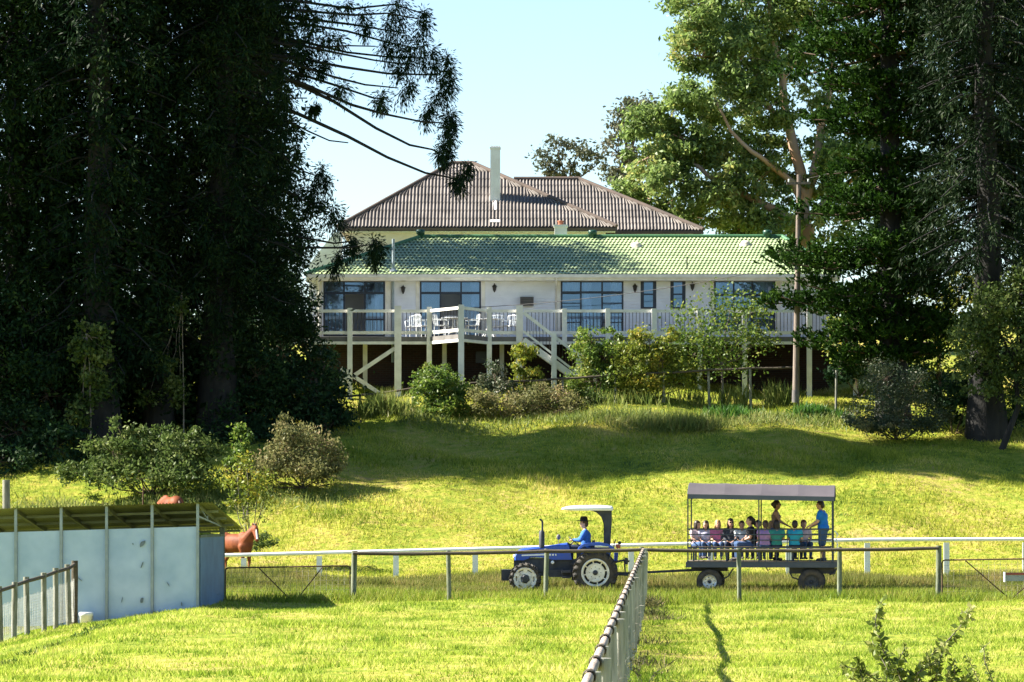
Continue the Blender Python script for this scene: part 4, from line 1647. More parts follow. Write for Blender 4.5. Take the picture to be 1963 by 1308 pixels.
# ---- the great bunya pine with its long branches reaching over the roof
def build_big_bunya():
    root, cr, tw, _ = bunya("great bunya pine whose long bare branches reach out over the house roofs", 420, 138.4, -470, 12, .62, 3.3, 27, 3,
                            skip=lambda d, h, L: d.x > .55 and 8 < h < 16 and d.y < .3 and L > 2.4, side=3)
    D = 138.2

    def Q(cx_, cy_, dd=0.0): return P(400 + cx_ / 2.336, cy_ / 2.336, D + dd)
    br = [
        ([(110, 300), (340, 350), (560, 455), (750, 575), (900, 650), (1000, 670), (1040, 690)], 0, .060),
        ([(90, 400), (250, 460), (400, 510), (620, 610), (800, 705), (970, 775), (1080, 795), (1130, 810)], .8, .065),
        ([(330, 530), (450, 590), (540, 630), (625, 640)], -.6, .028),
        ([(110, 280), (420, 375), (640, 470), (780, 510), (950, 545), (1060, 552)], -.5, .055),
        ([(110, 250), (400, 330), (560, 380), (740, 440), (800, 440)], .5, .05),
        ([(110, 230), (330, 270), (560, 345), (700, 380), (850, 395)], -.8, .05),
        ([(110, 225), (420, 265), (600, 300), (800, 330), (960, 335), (1040, 330)], .3, .05),
        ([(110, 160), (420, 205), (560, 235), (740, 270), (880, 290)], -.3, .045),
        ([(110, 150), (430, 190), (620, 235), (800, 255), (950, 262)], 1.0, .045),
        ([(110, 100), (400, 105), (620, 140), (800, 190), (930, 215)], 0.2, .045),
        ([(120, 60), (430, 85), (640, 110), (760, 130), (880, 150)], .9, .045),
        ([(120, 20), (430, 50), (650, 68), (800, 60), (940, 85)], -.4, .045),
        ([(120, -20), (430, 10), (640, 40), (830, 20), (960, 62)], .3, .045),
        ([(120, -60), (430, -30), (620, -20), (850, -30)], .6, .045),
        ([(120, 170), (460, 215), (620, 205), (745, 208)], -1.0, .03),
        ([(130, 400), (350, 440), (440, 440)], 1.2, .03), ([(140, 640), (330, 700), (430, 770), (490, 790)], .8, .04),
        ([(140, 820), (360, 860), (480, 930), (560, 960)], .2, .04), ([(150, 1010), (400, 1060), (560, 1090), (660, 1080)], -.4, .04),
        ([(150, 1060), (430, 1110), (620, 1110), (735, 1095)], -1.2, .04),
    ]
    for pts, dd, r in br:
        c = [Q(x, y, dd * i / (len(pts) - 1) * 1.2) for i, (x, y) in enumerate(pts)]
        tw.tube(c, taper(r * 1.35, .022, len(c)), 6, False)
    for py in range(-60, 700, 42):
        if rnd.random() < .15: continue
        cr.blob(P(424 + rnd.uniform(-30, 30), py, D - 1.2), (.8, .6, .6), 300, .19, .055, 8, -.2, .2, .34)
    rg = random.Random(9)
    # hanging end tufts: (x, y, radius) in the zoomed crop's pixels
    tufts = [(690, 60, 55), (700, 120, 45), (600, 390, 60), (575, 400, 40), (770, 430, 50), (765, 460, 40), (870, 410, 55), (900, 380, 40), (960, 60, 40), (965, 100, 50), (940, 140, 60), (820, 40, 60), (850, 10, 60),
             (800, 110, 50), (860, 90, 60), (840, 160, 60), (790, 190, 50), (800, 240, 60), (860, 230, 60), (900, 200, 55), (950, 210, 60), (1000, 230, 50), (960, 270, 60), (890, 280, 50), (850, 310, 45), (1010, 290, 45),
             (1065, 265, 45), (1075, 310, 50), (1050, 350, 55), (1080, 370, 45), (1060, 410, 50), (1020, 430, 50), (990, 480, 45), (970, 520, 45), (1060, 520, 50), (1085, 520, 40), (1090, 560, 40), (1060, 580, 45), (1080, 620, 40),
             (1050, 650, 40), (1030, 690, 38), (1070, 690, 36), (1050, 715, 34), (1130, 790, 42), (1120, 830, 40), (1160, 750, 35), (1100, 810, 35), (520, 280, 45), (500, 310, 35), (330, 400, 55), (340, 460, 50), (300, 430, 55), (460, 490, 28), (480, 485, 20),
             (500, 760, 45), (480, 800, 50), (520, 820, 45), (460, 850, 50), (440, 890, 55), (560, 940, 50), (540, 980, 50), (580, 1000, 45), (390, 860, 55), (350, 700, 55), (330, 600, 60), (300, 540, 60), (270, 640, 60), (390, 690, 35), (340, 780, 55), (330, 560, 55), (280, 760, 60),
             (640, 1070, 45), (610, 1110, 50), (580, 1150, 50), (560, 1200, 40), (650, 1110, 35), (740, 1080, 45), (730, 1120, 50), (760, 1110, 40), (740, 1165, 36), (580, 180, 50), (540, 160, 50), (480, 60, 60), (450, 130, 60), (420, 40, 60), (560, 40, 50), (620, 20, 45), (500, 200, 55), (440, 230, 50), (400, 200, 60), (300, 190, 60), (250, 220, 60), (330, 120, 60), (240, 120, 60), (240, 30, 60), (330, 30, 60), (310, 320, 40)]
    for (x, y, r) in tufts:
        p = Q(x, y - r * .25, rg.uniform(-.9, .9))
        k = r / 2.336 * D / F
        cr.tuft(p, (.30, 0, .05), 190, k * 1.35, .17, .034, .45)
        cr.tuft(p + Vector((0, 0, -k * .35)), (.15, 0, -.7), 140, k * 1.25, .17, .034, .7)
    # dense mass of short growth hugging the trunk and filling the right side low down
    for (px, py, rx, ry, ry2, n) in ((430, -230, 80, 60, 1.6, 1500), (440, -150, 100, 70, 1.8, 1900), (430, -60, 110, 70, 1.8, 2200), (400, 60, 110, 90, 1.6, 2600), (480, 40, 90, 60, 1.4, 1800), (560, 40, 60, 45, 1.2, 900), (600, 130, 50, 40, 1.0, 500), (400, 230, 100, 80, 1.6, 2000), (510, 250, 55, 70, 1.3, 1300), (520, 330, 60, 60, 1.3, 1500), (400, 400, 110, 90, 1.6, 2200), (520, 420, 80, 70, 1.5, 2000),
                                    (570, 470, 40, 50, 1.0, 1000), (500, 520, 110, 70, 1.6, 2400), (380, 560, 80, 90, 1.6, 1600), (600, 400, 36, 34, .8, 500), (520, 600, 66, 56, 1.2, 1500), (330, 480, 80, 80, 1.6, 1600)):
        c = P(px, py, 138.6)
        for q in cr.blob(c, (rx * .0194, ry2, ry * .0194), int(n * .8), .19, .05, None, -.3, .3, .28)[::1]:
            cr.tuft(q, (rnd.uniform(-.2, .6), rnd.uniform(-.5, .5), rnd.uniform(-.4, .3)), 70, .5, .18, .034, .3)
    for py in (-500, -430, -360, -290, -220, -150):
        cr.blob(P(430 + rnd.uniform(-25, 25), py, 138.4), (2.1, 1.8, 1.2), 700, .42, .22, 14, 0, .2, .3)
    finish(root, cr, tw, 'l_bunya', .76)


build_big_bunya()

# ---- other dark pines of the left wood
for (lab, px, D, top, lean, r0, L0, nw, seed, mat) in (
        ("dark pine with a straight grey trunk left of the great bunya", 192, 136.0, -440, -8, .60, 3.0, 23, 21, 'l_bunya'),
        ("dark pine at the far left edge of the wood", 30, 137.5, -260, 0, .5, 3.2, 20, 22, 'l_dark'),
        ("slim dark pine between the straight trunk and the great bunya", 305, 138.2, -430, 0, .42, 2.6, 21, 23, 'l_bunya_pale'),
        ("dark pine standing close behind the leftmost pine", 110, 138.0, -260, 0, .5, 3.2, 19, 24, 'l_dark')):
    root, cr, tw, _ = bunya(lab, px, D, top, lean, r0, L0, nw, seed, mat, zlow=3.5)
    for py in range(-60, 800, 48):                # growth on the near side of the trunk
        if rnd.random() < .18: continue
        cr.blob(P(px + rnd.uniform(-26, 26), py, D - 1.3), (.75, .6, .6), 260, .20, .06, 8, -.2, .2, .34)
    H = [(py, w) for py, w in ((-255, 80), (-170, 95), (-80, 100), (40, 110), (150, 120), (260, 120), (370, 125), (480, 125), (590, 130), (690, 120))]
    for py, w in H:
        if rnd.random() < .12: continue
        c = P(px + rnd.uniform(-40, 40), py + rnd.uniform(-25, 25), D)
        for q in cr.blob(c, (w * .0194, 1.7, 1.25), 900, .22, .08, 22, -.2, .3, .3):
            cr.tuft(q, (rnd.uniform(-.5, .5), rnd.uniform(-.5, .5), rnd.uniform(-.3, .4)), 44, .55, .20, .042, .2)
    for py in (-470, -400, -330, -260, -190):
        cr.blob(P(px + rnd.uniform(-25, 25), py, D), (2.0, 1.7, 1.2), 620, .42, .22, 14, 0, .2, .3)
    finish(root, cr, tw, mat, .50)


for (lab, px, D, seed) in (("dark pine just outside the left edge of the view", -190, 136.0, 71), ("dark pine farther left, beyond the view", -400, 135.0, 72)):
    root, cr, tw, _ = bunya(lab, px, D, -200, 0, .5, 3.0, 16, seed, 'l_dark', zlow=3.0, ntuft=24)
    for py in range(-100, 800, 85):
        cr.blob(P(px + rnd.uniform(-40, 40), py, D), (2.3, 1.9, 1.2), 800, .34, .12, 22, -.2, .2, .3)
    finish(root, cr, tw, 'l_dark', .6)


def leafy(name, label, cat, px, D, blobs, leaf, mat, stem=None, stem_mat='bark_brown', group=None, up=0.0, sig=.2, shell=.5, sub=None, r_stem=.05, base=None, twigs=True, bend=.06):
    """broad-leaved tree or shrub: blobs = (px, py, rx px, ry px, depth radius m, dD, n leaves)"""
    b = base if base is not None else base_at(px, D)
    root = E(name, b, label, cat, group)
    cr, tw = Crown(), MB()
    fork = None
    if stem:
        pts = [b + Vector((0, 0, -.3))] + [P(x, y, D) for x, y in stem]
        tw.tube(pts, taper(r_stem * 1.3, r_stem * .6, len(pts)), 8)
        fork = pts[-1]
    for (x, y, rx, ry, rd, dD, n) in blobs:
        s = (D + dD) / F
        c = P(x, y, D + dD)
        ends = cr.blob(c, (rx * s, rd, ry * s), n, leaf[0], leaf[1], sub or max(5, int(n / 75)), up, shell, sig)
        o = fork if fork is not None else b + Vector((rnd.uniform(-.1, .1), rnd.uniform(-.1, .1), 0))
        if twigs:
            tw.tube(curve(o, c, (c - o).length * .06, 6, .03), taper(r_stem * .6, r_stem * .25, 6), 5, False)
            for e in ends[::2]:
                tw.tube(curve(c, Vector(e), 0, 4, .05), taper(r_stem * .22, r_stem * .06, 4), 3, False)
    if tw.v: tw.obj("trunk" if stem else "stems", MT[stem_mat], root)
    link("crown", cr.mesh("crown", MT[mat], bend), root)
    return root


# ---- background wood behind the left pines and behind the right edge: one mass
def woodland(name, cells, D, mat, n, leaf):
    cr = Crown()
    for (x, y, rx, ry) in cells:
        s = D / F
        cr.blob(P(x, y, D), (rx * s, 1.3, ry * s), n, leaf[0], leaf[1], max(10, n // 60), 0, .2, .22)
    o = link(name, cr.mesh(name, MT[mat], keep=.7))
    tag(o, kind='stuff')


cells = []
for x in range(-180, 440, 100):
    for y in range(-140, 900, 100):
        if rnd.random() < .08: continue
        cells.append((x + rnd.uniform(-40, 40), y + rnd.uniform(-40, 40), 95, 85))
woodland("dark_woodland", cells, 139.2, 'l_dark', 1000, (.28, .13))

# ---- a second dark pine behind the great bunya; it shades the left half of the green roof
root, cr, tw, _ = bunya("dark pine behind the great bunya, close to the left end of the house", 470, 153.2, -70, 0, .45, 2.9, 15, 61, 'l_bunya', zlow=4.0)
for py in range(-45, 640, 55):
    w = float(np.interp(py, [0, 120, 640], [62, 88, 105]))
    for q in cr.blob(P(458 + rnd.uniform(-22, 22), py, 153.2), (w * .0208, 3.0, 1.0), 1900, .22, .08, 34, -.2, .3, .3):
        cr.tuft(q, (rnd.uniform(-.4, .6), rnd.uniform(-.5, .5), rnd.uniform(-.3, .3)), 60, .5, .2, .04, .2)
finish(root, cr, tw, 'l_bunya', .40)

# ---- understorey below the left pines
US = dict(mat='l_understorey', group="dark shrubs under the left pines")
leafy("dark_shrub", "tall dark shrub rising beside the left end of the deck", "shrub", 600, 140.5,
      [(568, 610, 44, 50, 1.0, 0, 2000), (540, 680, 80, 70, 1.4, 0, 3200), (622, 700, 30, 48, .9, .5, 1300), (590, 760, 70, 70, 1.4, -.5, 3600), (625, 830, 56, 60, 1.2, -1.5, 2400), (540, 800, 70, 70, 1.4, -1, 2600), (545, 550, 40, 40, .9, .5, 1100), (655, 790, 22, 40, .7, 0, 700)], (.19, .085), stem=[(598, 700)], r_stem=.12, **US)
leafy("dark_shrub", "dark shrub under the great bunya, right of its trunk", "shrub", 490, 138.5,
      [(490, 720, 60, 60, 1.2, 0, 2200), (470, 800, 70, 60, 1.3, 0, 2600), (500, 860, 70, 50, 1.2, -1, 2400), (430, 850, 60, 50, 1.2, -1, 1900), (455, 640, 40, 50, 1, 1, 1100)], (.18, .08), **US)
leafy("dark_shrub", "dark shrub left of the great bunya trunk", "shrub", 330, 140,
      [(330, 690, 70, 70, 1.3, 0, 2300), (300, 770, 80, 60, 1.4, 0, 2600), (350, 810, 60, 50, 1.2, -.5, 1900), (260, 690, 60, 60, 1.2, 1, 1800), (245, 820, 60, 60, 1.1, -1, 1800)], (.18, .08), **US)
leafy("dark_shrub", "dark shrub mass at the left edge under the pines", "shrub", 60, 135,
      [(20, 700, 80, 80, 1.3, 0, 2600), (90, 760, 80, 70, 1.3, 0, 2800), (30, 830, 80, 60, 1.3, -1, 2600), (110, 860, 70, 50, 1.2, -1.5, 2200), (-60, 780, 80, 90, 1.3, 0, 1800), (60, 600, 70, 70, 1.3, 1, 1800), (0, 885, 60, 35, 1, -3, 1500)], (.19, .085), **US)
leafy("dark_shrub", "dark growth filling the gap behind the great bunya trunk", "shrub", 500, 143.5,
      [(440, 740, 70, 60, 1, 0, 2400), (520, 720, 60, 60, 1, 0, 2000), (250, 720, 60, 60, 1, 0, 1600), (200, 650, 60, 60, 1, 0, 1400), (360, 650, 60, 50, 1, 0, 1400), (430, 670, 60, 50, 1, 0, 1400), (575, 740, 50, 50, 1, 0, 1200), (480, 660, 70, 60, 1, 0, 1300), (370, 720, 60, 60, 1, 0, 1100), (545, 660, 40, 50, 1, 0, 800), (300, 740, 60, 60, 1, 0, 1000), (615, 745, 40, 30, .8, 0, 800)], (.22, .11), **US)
leafy("slender_sapling", "slender sunlit sapling climbing against the dark wood at left", "tree", 172, 133.5,
      [(160, 650, 16, 34, .35, 0, 420), (195, 650, 14, 30, .35, 0, 330), (178, 700, 22, 30, .4, 0, 460), (150, 668, 14, 24, .3, 0, 260), (183, 740, 22, 26, .4, 0, 380), (157, 780, 20, 20, .4, 0, 280), (150, 800, 16, 22, .4, 0, 200), (205, 672, 8, 26, .3, 0, 160)],
      (.17, .10), 'l_lit', stem=[(174, 800), (172, 700), (165, 640)], r_stem=.028, stem_mat='twig', sig=.34)
leafy("slender_sapling", "thin sapling with pale leaves left of the great bunya trunk", "tree", 352, 136.5,
      [(320, 690, 22, 24, .4, 0, 330), (325, 730, 24, 26, .4, 0, 380), (340, 760, 16, 20, .4, 0, 200), (350, 610, 20, 40, .5, 0, 240), (285, 760, 18, 16, .3, 0, 150)], (.16, .085), 'l_lit', stem=[(352, 760), (350, 660), (349, 560)], r_stem=.022, stem_mat='twig', sig=.34)
leafy("leafy_bush", "broad light green bush in front of the dark wood at left", "bush", 290, 128.5,
      [(215, 868, 50, 38, 1.0, 0, 1300), (275, 855, 40, 34, 1.0, .3, 1200), (330, 862, 56, 36, 1.0, 0, 1500), (385, 870, 34, 30, .9, .2, 800), (300, 900, 100, 28, 1.0, -.7, 2400), (250, 918, 90, 16, .9, -1.2, 1000), (360, 915, 60, 16, .9, -1.0, 800), (195, 898, 40, 24, .9, -.2, 900), (225, 815, 10, 26, .4, 0, 120), (365, 835, 18, 20, .4, 0, 220), (150, 905, 40, 20, .9, .2, 600), (240, 840, 20, 24, .6, .2, 360), (310, 835, 22, 20, .5, .2, 300)], (.15, .075), 'l_lit', up=.3)
leafy("leafy_bush", "small yellow green bush between the light bush and the brownish bush", "bush", 462, 129.6,
      [(462, 845, 20, 30, .5, 0, 620), (455, 880, 20, 20, .5, 0, 350)], (.15, .07), 'l_bush', up=.4)
leafy("lantana_bush", "sprawling brownish green bush in front of the dark shrubs at left", "bush", 580, 129.4,
      [(560, 835, 40, 26, .8, 0, 1100), (600, 860, 46, 34, .9, 0, 1700), (540, 880, 50, 34, .9, -.4, 1700), (630, 890, 34, 40, .8, 0, 1300), (500, 900, 40, 24, .8, -.6, 1000), (580, 900, 70, 24, .8, -.8, 1700), (550, 812, 24, 18, .5, .3, 420), (450, 912, 40, 14, .7, -.6, 500)], (.12, .06), 'l_brownish', up=.2)

# ---- yellowing small tree behind the chestnut horse
leafy("yellowing_tree", "thin young tree with yellowing leaves behind the horse", "tree", 475, 120.0,
      [(472, 885, 16, 18, .35, 0, 130), (455, 920, 26, 24, .45, 0, 240), (500, 922, 26, 24, .45, 0, 220), (475, 950, 30, 22, .45, 0, 190), (446, 958, 16, 16, .35, 0, 70), (508, 955, 14, 20, .35, 0, 70), (500, 985, 16, 22, .3, 0, 34), (466, 985, 10, 24, .3, 0, 34)],
      (.13, .07), 'l_yellowgreen', stem=[(478, 1045)], r_stem=.035, stem_mat='twig', sig=.34, shell=.2)
leafy("low_shrub", "low dark green shrub at the foot of the yellowing tree", "bush", 508, 119.4, [(506, 1036, 20, 13, .5, 0, 520), (492, 1046, 12, 8, .4, 0, 160)], (.09, .05), 'l_lit', up=.5, twigs=False)

# ---- garden shrubs below the deck
GS = dict(group="garden shrubs below the deck")
leafy("garden_shrub", "rounded dark green shrub in front of the deck posts, left of the corner post", "shrub", 835, 142.5,
      [(832, 725, 36, 30, .9, 0, 1500), (815, 755, 34, 30, .8, 0, 1300), (860, 750, 36, 34, .8, 0, 1400), (840, 785, 46, 26, .8, -.3, 1400), (880, 770, 24, 24, .6, 0, 700)], (.13, .07), 'l_bush', **GS)
leafy("garden_shrub", "upright yellow tipped shrub beside the deck stair", "shrub", 1006, 143.6,
      [(1006, 665, 24, 20, .5, 0, 560), (1002, 692, 28, 24, .5, 0, 760), (1012, 725, 26, 28, .5, 0, 800), (1005, 755, 28, 22, .5, 0, 600)], (.14, .06), 'l_yellowgreen', up=.8, **GS)
leafy("garden_shrub", "grey green shrub right of the corner post under the deck", "shrub", 950, 143.0,
      [(948, 725, 26, 26, .6, 0, 900), (965, 745, 30, 24, .6, 0, 900), (935, 755, 26, 22, .6, -.2, 700)], (.12, .055), 'l_greygreen', up=.3, **GS)
leafy("lantana_bush", "low brownish bush sprawling at the foot of the corner deck", "bush", 960, 141.8,
      [(920, 765, 30, 22, .7, 0, 900), (960, 775, 40, 24, .8, 0, 1300), (1005, 775, 40, 26, .8, 0, 1200), (1060, 770, 44, 30, .8, .3, 1400), (1100, 780, 30, 24, .7, 0, 800), (1040, 750, 26, 20, .6, .8, 600)], (.11, .055), 'l_brownish', **GS)
leafy("garden_shrub", "dark shrub strip behind the brownish bush", "shrub", 1050, 143.2,
      [(1040, 780, 50, 22, .7, 0, 1300), (1110, 772, 40, 24, .7, 0, 1100), (905, 790, 30, 18, .6, -.6, 700)], (.12, .06), 'l_lit', **GS)
leafy("garden_shrub", "bright green shrub standing against the deck rail right of the stair", "shrub", 1142, 144.2,
      [(1135, 650, 34, 30, .7, 0, 1000), (1160, 685, 40, 36, .8, 0, 1500), (1120, 690, 30, 30, .7, 0, 900), (1145, 730, 46, 34, .8, -.2, 1500), (1110, 735, 26, 24, .6, 0, 600), (1180, 650, 16, 20, .4, 0, 260)], (.14, .065), 'l_bush', up=.4, **GS)
leafy("garden_shrub", "yellow green bushy shrub in the middle of the garden, full to the ground", "shrub", 1240, 143.8,
      [(1245, 655, 36, 30, .7, 0, 1100), (1215, 690, 36, 34, .8, 0, 1400), (1265, 690, 38, 34, .8, 0, 1400), (1240, 725, 50, 30, .8, -.2, 1700), (1285, 655, 22, 24, .5, 0, 440), (1215, 655, 22, 20, .5, 0, 380), (1310, 705, 34, 30, .7, 0, 900), (1320, 735, 36, 20, .7, 0, 600), (1190, 725, 30, 30, .7, 0, 700)], (.14, .055), 'l_yellowgreen', up=.4, **GS)
leafy("open_small_tree", "open branched small tree with sparse leaves before the right hand window", "tree", 1385, 144.4,
      [(1400, 590, 56, 34, .9, 0, 520), (1340, 620, 50, 34, .9, 0, 560), (1440, 600, 40, 30, .8, 0, 380), (1390, 650, 70, 36, 1, 0, 800), (1330, 680, 46, 34, .9, 0, 700), (1450, 660, 40, 34, .8, 0, 420), (1400, 705, 60, 26, .9, 0, 560), (1320, 645, 40, 30, .8, 0, 420), (1465, 640, 30, 22, .6, 0, 200)],
      (.13, .085), 'l_bush', stem=[(1385, 730), (1383, 700)], r_stem=.05, stem_mat='twig', sig=.36, shell=.25, **GS)


def weeds(name, label, cat, px, D, spots, mat, n, l, w, up=1.6, group=None, reach=.5):
    """clumps of upright blades or spikes growing from the ground"""
    root = E(name, base_at(px, D), label, cat, group)
    cr = Crown()
    for (x, d, rx, h, k) in spots:
        X = (x - CX) * d / F + RNG.normal(0, rx, k)
        Y = d + RNG.normal(0, rx * .8, k)
        Z = gz(X, Y)
        hh = RNG.uniform(.55, 1.1, k) * h
        u = rand_dirs(k, up)
        u[:, 2] = np.abs(u[:, 2])
        c = np.stack([X, Y, Z], 1) + u * (hh * .5)[:, None]
        cr.add(c, u, hh, w)
    link("blades", cr.mesh("blades", MT[mat], .12), root)
    return root


ST = dict(group="strap leaved clumps on the bank")
weeds("strap_leaf_clump", "bright green strap leaved clump left of the utility pole base", "plant", 1405, 140.8, [(1395, 140.8, .35, .62, 420), (1425, 141.0, .3, .55, 300), (1375, 140.9, .25, .5, 220)], 'l_strap', 0, 0, .05, 1.3, **ST)
weeds("strap_leaf_clump", "bright green strap leaved clump right of the utility pole base", "plant", 1560, 141.2, [(1550, 141.2, .3, .6, 420), (1575, 141.3, .25, .5, 240)], 'l_strap', 0, 0, .05, 1.3, **ST)
weeds("strap_leaf_clump", "strap leaved clump beside the slim grey post", "plant", 1615, 141.0, [(1612, 141.0, .25, .5, 300), (1590, 141.4, .2, .4, 160)], 'l_strap', 0, 0, .05, 1.3, **ST)
weeds("strap_leaf_clump", "dull strap leaved clump just below the utility pole", "plant", 1480, 140.4, [(1470, 140.6, .4, .45, 420), (1490, 140.5, .4, .38, 280)], 'l_weed', 0, 0, .04, 1.2, **ST)
TW = dict(group="tall weed patches on the bank")
weeds("tall_weeds", "feathery grey green weed patch on the lip of the lawn in mid picture", "weeds", 1310, 138.6, [(1300, 138.6, .55, .85, 900), (1340, 138.8, .45, .8, 600), (1265, 138.9, .4, .6, 420)], 'l_weed', 0, 0, .025, 2.2, **TW)
weeds("tall_weeds", "tall pale weed spikes under the left deck brace", "weeds", 720, 142.6, [(700, 142.3, .25, .9, 120), (725, 142.6, .3, 1.0, 150), (745, 142.4, .3, 1.1, 160), (775, 142.2, .3, .7, 140)], 'l_weed', 0, 0, .035, 4.0, **TW)
weeds("tall_weeds", "tall pale weed spikes behind the garden fence near the utility pole", "weeds", 1440, 143.6, [(1388, 143.7, .12, 1.0, 60), (1422, 143.6, .16, 1.05, 110), (1480, 143.7, .22, 1.15, 150), (1508, 143.6, .2, 1.05, 130), (1340, 143.6, .3, .8, 120), (1200, 143.3, .8, .7, 320)], 'l_weed', 0, 0, .04, 5.0, **TW)
weeds("tall_weeds", "grassy weeds along the bank left of the mid lawn patch", "weeds", 1180, 139.4, [(1150, 140.2, .8, .45, 700), (1210, 139.4, .6, .5, 600), (1240, 139.9, .6, .55, 500), (1090, 140.4, .8, .4, 500), (960, 140.2, .9, .35, 500), (860, 140.4, .8, .35, 400), (800, 141.2, .5, .45, 260)], 'l_weed', 0, 0, .03, 1.6, **TW)
weeds("tall_weeds", "grassy weeds along the bank right of the mid lawn patch", "weeds", 1450, 139.6, [(1390, 139.5, .6, .35, 500), (1450, 139.7, .7, .35, 600), (1540, 139.7, .8, .35, 600), (1600, 140.2, .6, .4, 400)], 'l_weed', 0, 0, .03, 1.4, **TW)
weeds("tall_weeds", "rough grass fringe along the foot of the left wood", "weeds", 300, 126.6, [(60, 126.6, .8, .5, 500), (110, 126.8, .7, .6, 500), (160, 126.8, .7, .45, 420), (240, 126.7, .9, .4, 500), (330, 126.8, .9, .45, 500), (420, 127.4, .8, .5, 500), (20, 125.5, .5, .7, 300), (-60, 126, .9, .6, 300), (520, 127.6, .9, .4, 300), (620, 128.0, .9, .35, 300)], 'l_weed', 0, 0, .035, 1.8, **TW)
weeds("tall_weeds", "dry weedy tufts at the foot of the end on fence", "weeds", 1250, 88, [(1240, 91, .15, .45, 160), (1246, 86, .14, .35, 140), (1252, 82, .14, .3, 110), (1262, 79.5, .25, .22, 160), (1236, 66, .16, .3, 90), (1228, 58, .2, .3, 140)], 'l_brownish', 0, 0, .02, 1.2, **TW)
weeds("climber_leaves", "green leaves of a climber at the left corner post above the shelter", "plant", 30, 113, [(28, 113, .25, .8, 160), (44, 113.4, .3, .5, 140)], 'l_bush', 0, 0, .07, .9)

# ---- the big gum tree behind the right end of the house
def build_gum():
    D = 176.0
    b = base_at(1545, D)
    root = E("gum_tree", b, "huge spreading gum tree with orange limbs behind the right end of the house", "tree", "gum trees")
    cr, tw = Crown(), MB()
    fork = P(1540, 430, D)
    tw.tube([b + Vector((0, 0, -.5)), b.lerp(fork, .5), fork], [.75, .6, .5], 12)
    limbs = [
        ([(1540, 430), (1535, 330), (1512, 240), (1500, 150), (1480, 60), (1470, -40)], 0, .30),
        ([(1530, 425), (1480, 400), (1430, 375), (1380, 350), (1340, 320), (1290, 290)], -1.5, .22),
        ([(1545, 400), (1520, 350), (1480, 320), (1440, 290), (1400, 250), (1370, 190)], -2.2, .17),
        ([(1545, 380), (1570, 280), (1590, 180), (1610, 60)], .5, .25),
        ([(1512, 240), (1460, 190), (1410, 140), (1360, 90), (1330, 40)], -1, .14),
        ([(1430, 375), (1440, 410), (1450, 430)], -1.6, .08), ([(1380, 350), (1330, 370), (1280, 390)], -1.5, .09), ([(1340, 320), (1280, 260), (1240, 240)], -1.2, .08),
        ([(1540, 430), (1590, 380), (1640, 340), (1680, 250)], 1.2, .2), ([(1500, 150), (1540, 90), (1570, 20)], .5, .12), ([(1480, 330), (1430, 320), (1380, 300)], -2.3, .06)]
    for pts, dd, r in limbs:
        c = [P(x, y, D + dd * min(1, i / 3)) for i, (x, y) in enumerate(pts)]
        sm = []
        for i in range(len(c) - 1):
            sm += [c[i], c[i].lerp(c[i + 1], .5) + Vector((rnd.uniform(-.12, .12), rnd.uniform(-.12, .12), rnd.uniform(-.12, .12)))]
        sm.append(c[-1])
        tw.tube(sm, taper(r, r * .3, len(sm)), 8)
    blobs = [(1345, 15, 60, 55, 1500), (1440, 10, 90, 70, 2300), (1550, 30, 80, 80, 2000), (1345, 110, 50, 50, 1500), (1425, 110, 75, 55, 2000), (1510, 130, 70, 60, 1700),
             (1312, 178, 36, 36, 900), (1385, 195, 60, 46, 1500), (1470, 210, 60, 50, 1400), (1240, 240, 42, 38, 1100), (1305, 265, 55, 42, 1500), (1395, 285, 66, 42, 1500), (1480, 290, 50, 40, 900),
             (1238, 305, 38, 36, 900), (1290, 345, 56, 40, 1400), (1365, 375, 56, 32, 1000), (1440, 405, 50, 34, 900), (1250, 385, 56, 36, 1200), (1325, 420, 66, 32, 1300), (1415, 440, 60, 30, 1100), (1500, 435, 55, 30, 800),
             (1565, 240, 55, 60, 1000), (1570, 330, 40, 50, 500), (1585, 430, 50, 40, 700), (1640, 150, 70, 80, 1300), (1660, 360, 60, 60, 700), (1330, -60, 80, 50, 1200), (1460, -70, 110, 50, 1600), (1580, -60, 80, 60, 1200), (1265, 440, 50, 26, 700), (1700, 440, 70, 50, 700), (1200, 360, 22, 30, 350), (1450, 350, 60, 40, 1000), (1400, 330, 50, 36, 900), (1510, 370, 50, 40, 800), (1480, 440, 60, 36, 900), (1350, 300, 40, 34, 700), (1440, 150, 60, 50, 1200), (1350, 60, 60, 46, 1200), (1530, 60, 60, 60, 1000), (1600, 320, 40, 50, 700), (1620, 280, 60, 50, 900), (1660, 300, 50, 50, 800), (1590, 380, 50, 40, 800), (1400, 400, 60, 40, 900), (1290, 300, 50, 40, 900), (1290, 215, 36, 30, 600), (1340, 230, 50, 40, 900)]
    s = D / F
    for (x, y, rx, ry, n) in blobs:
        dd = rnd.uniform(-2.5, 1.5)
        c = P(x, y, D + dd)
        ends = cr.blob(c, (rx * s, 1.5, ry * s), int(n * 1.9), .25, .11, max(9, n // 65), -.35, .35, .17)
        for e in ends[::3]:
            tw.tube(curve(c, Vector(e), -.1, 4, .06), taper(.03, .01, 4), 3, False)
    tw.obj("trunk", MT['bark_gum'], root)
    link("crown", cr.mesh("crown", MT['l_gum']), root)


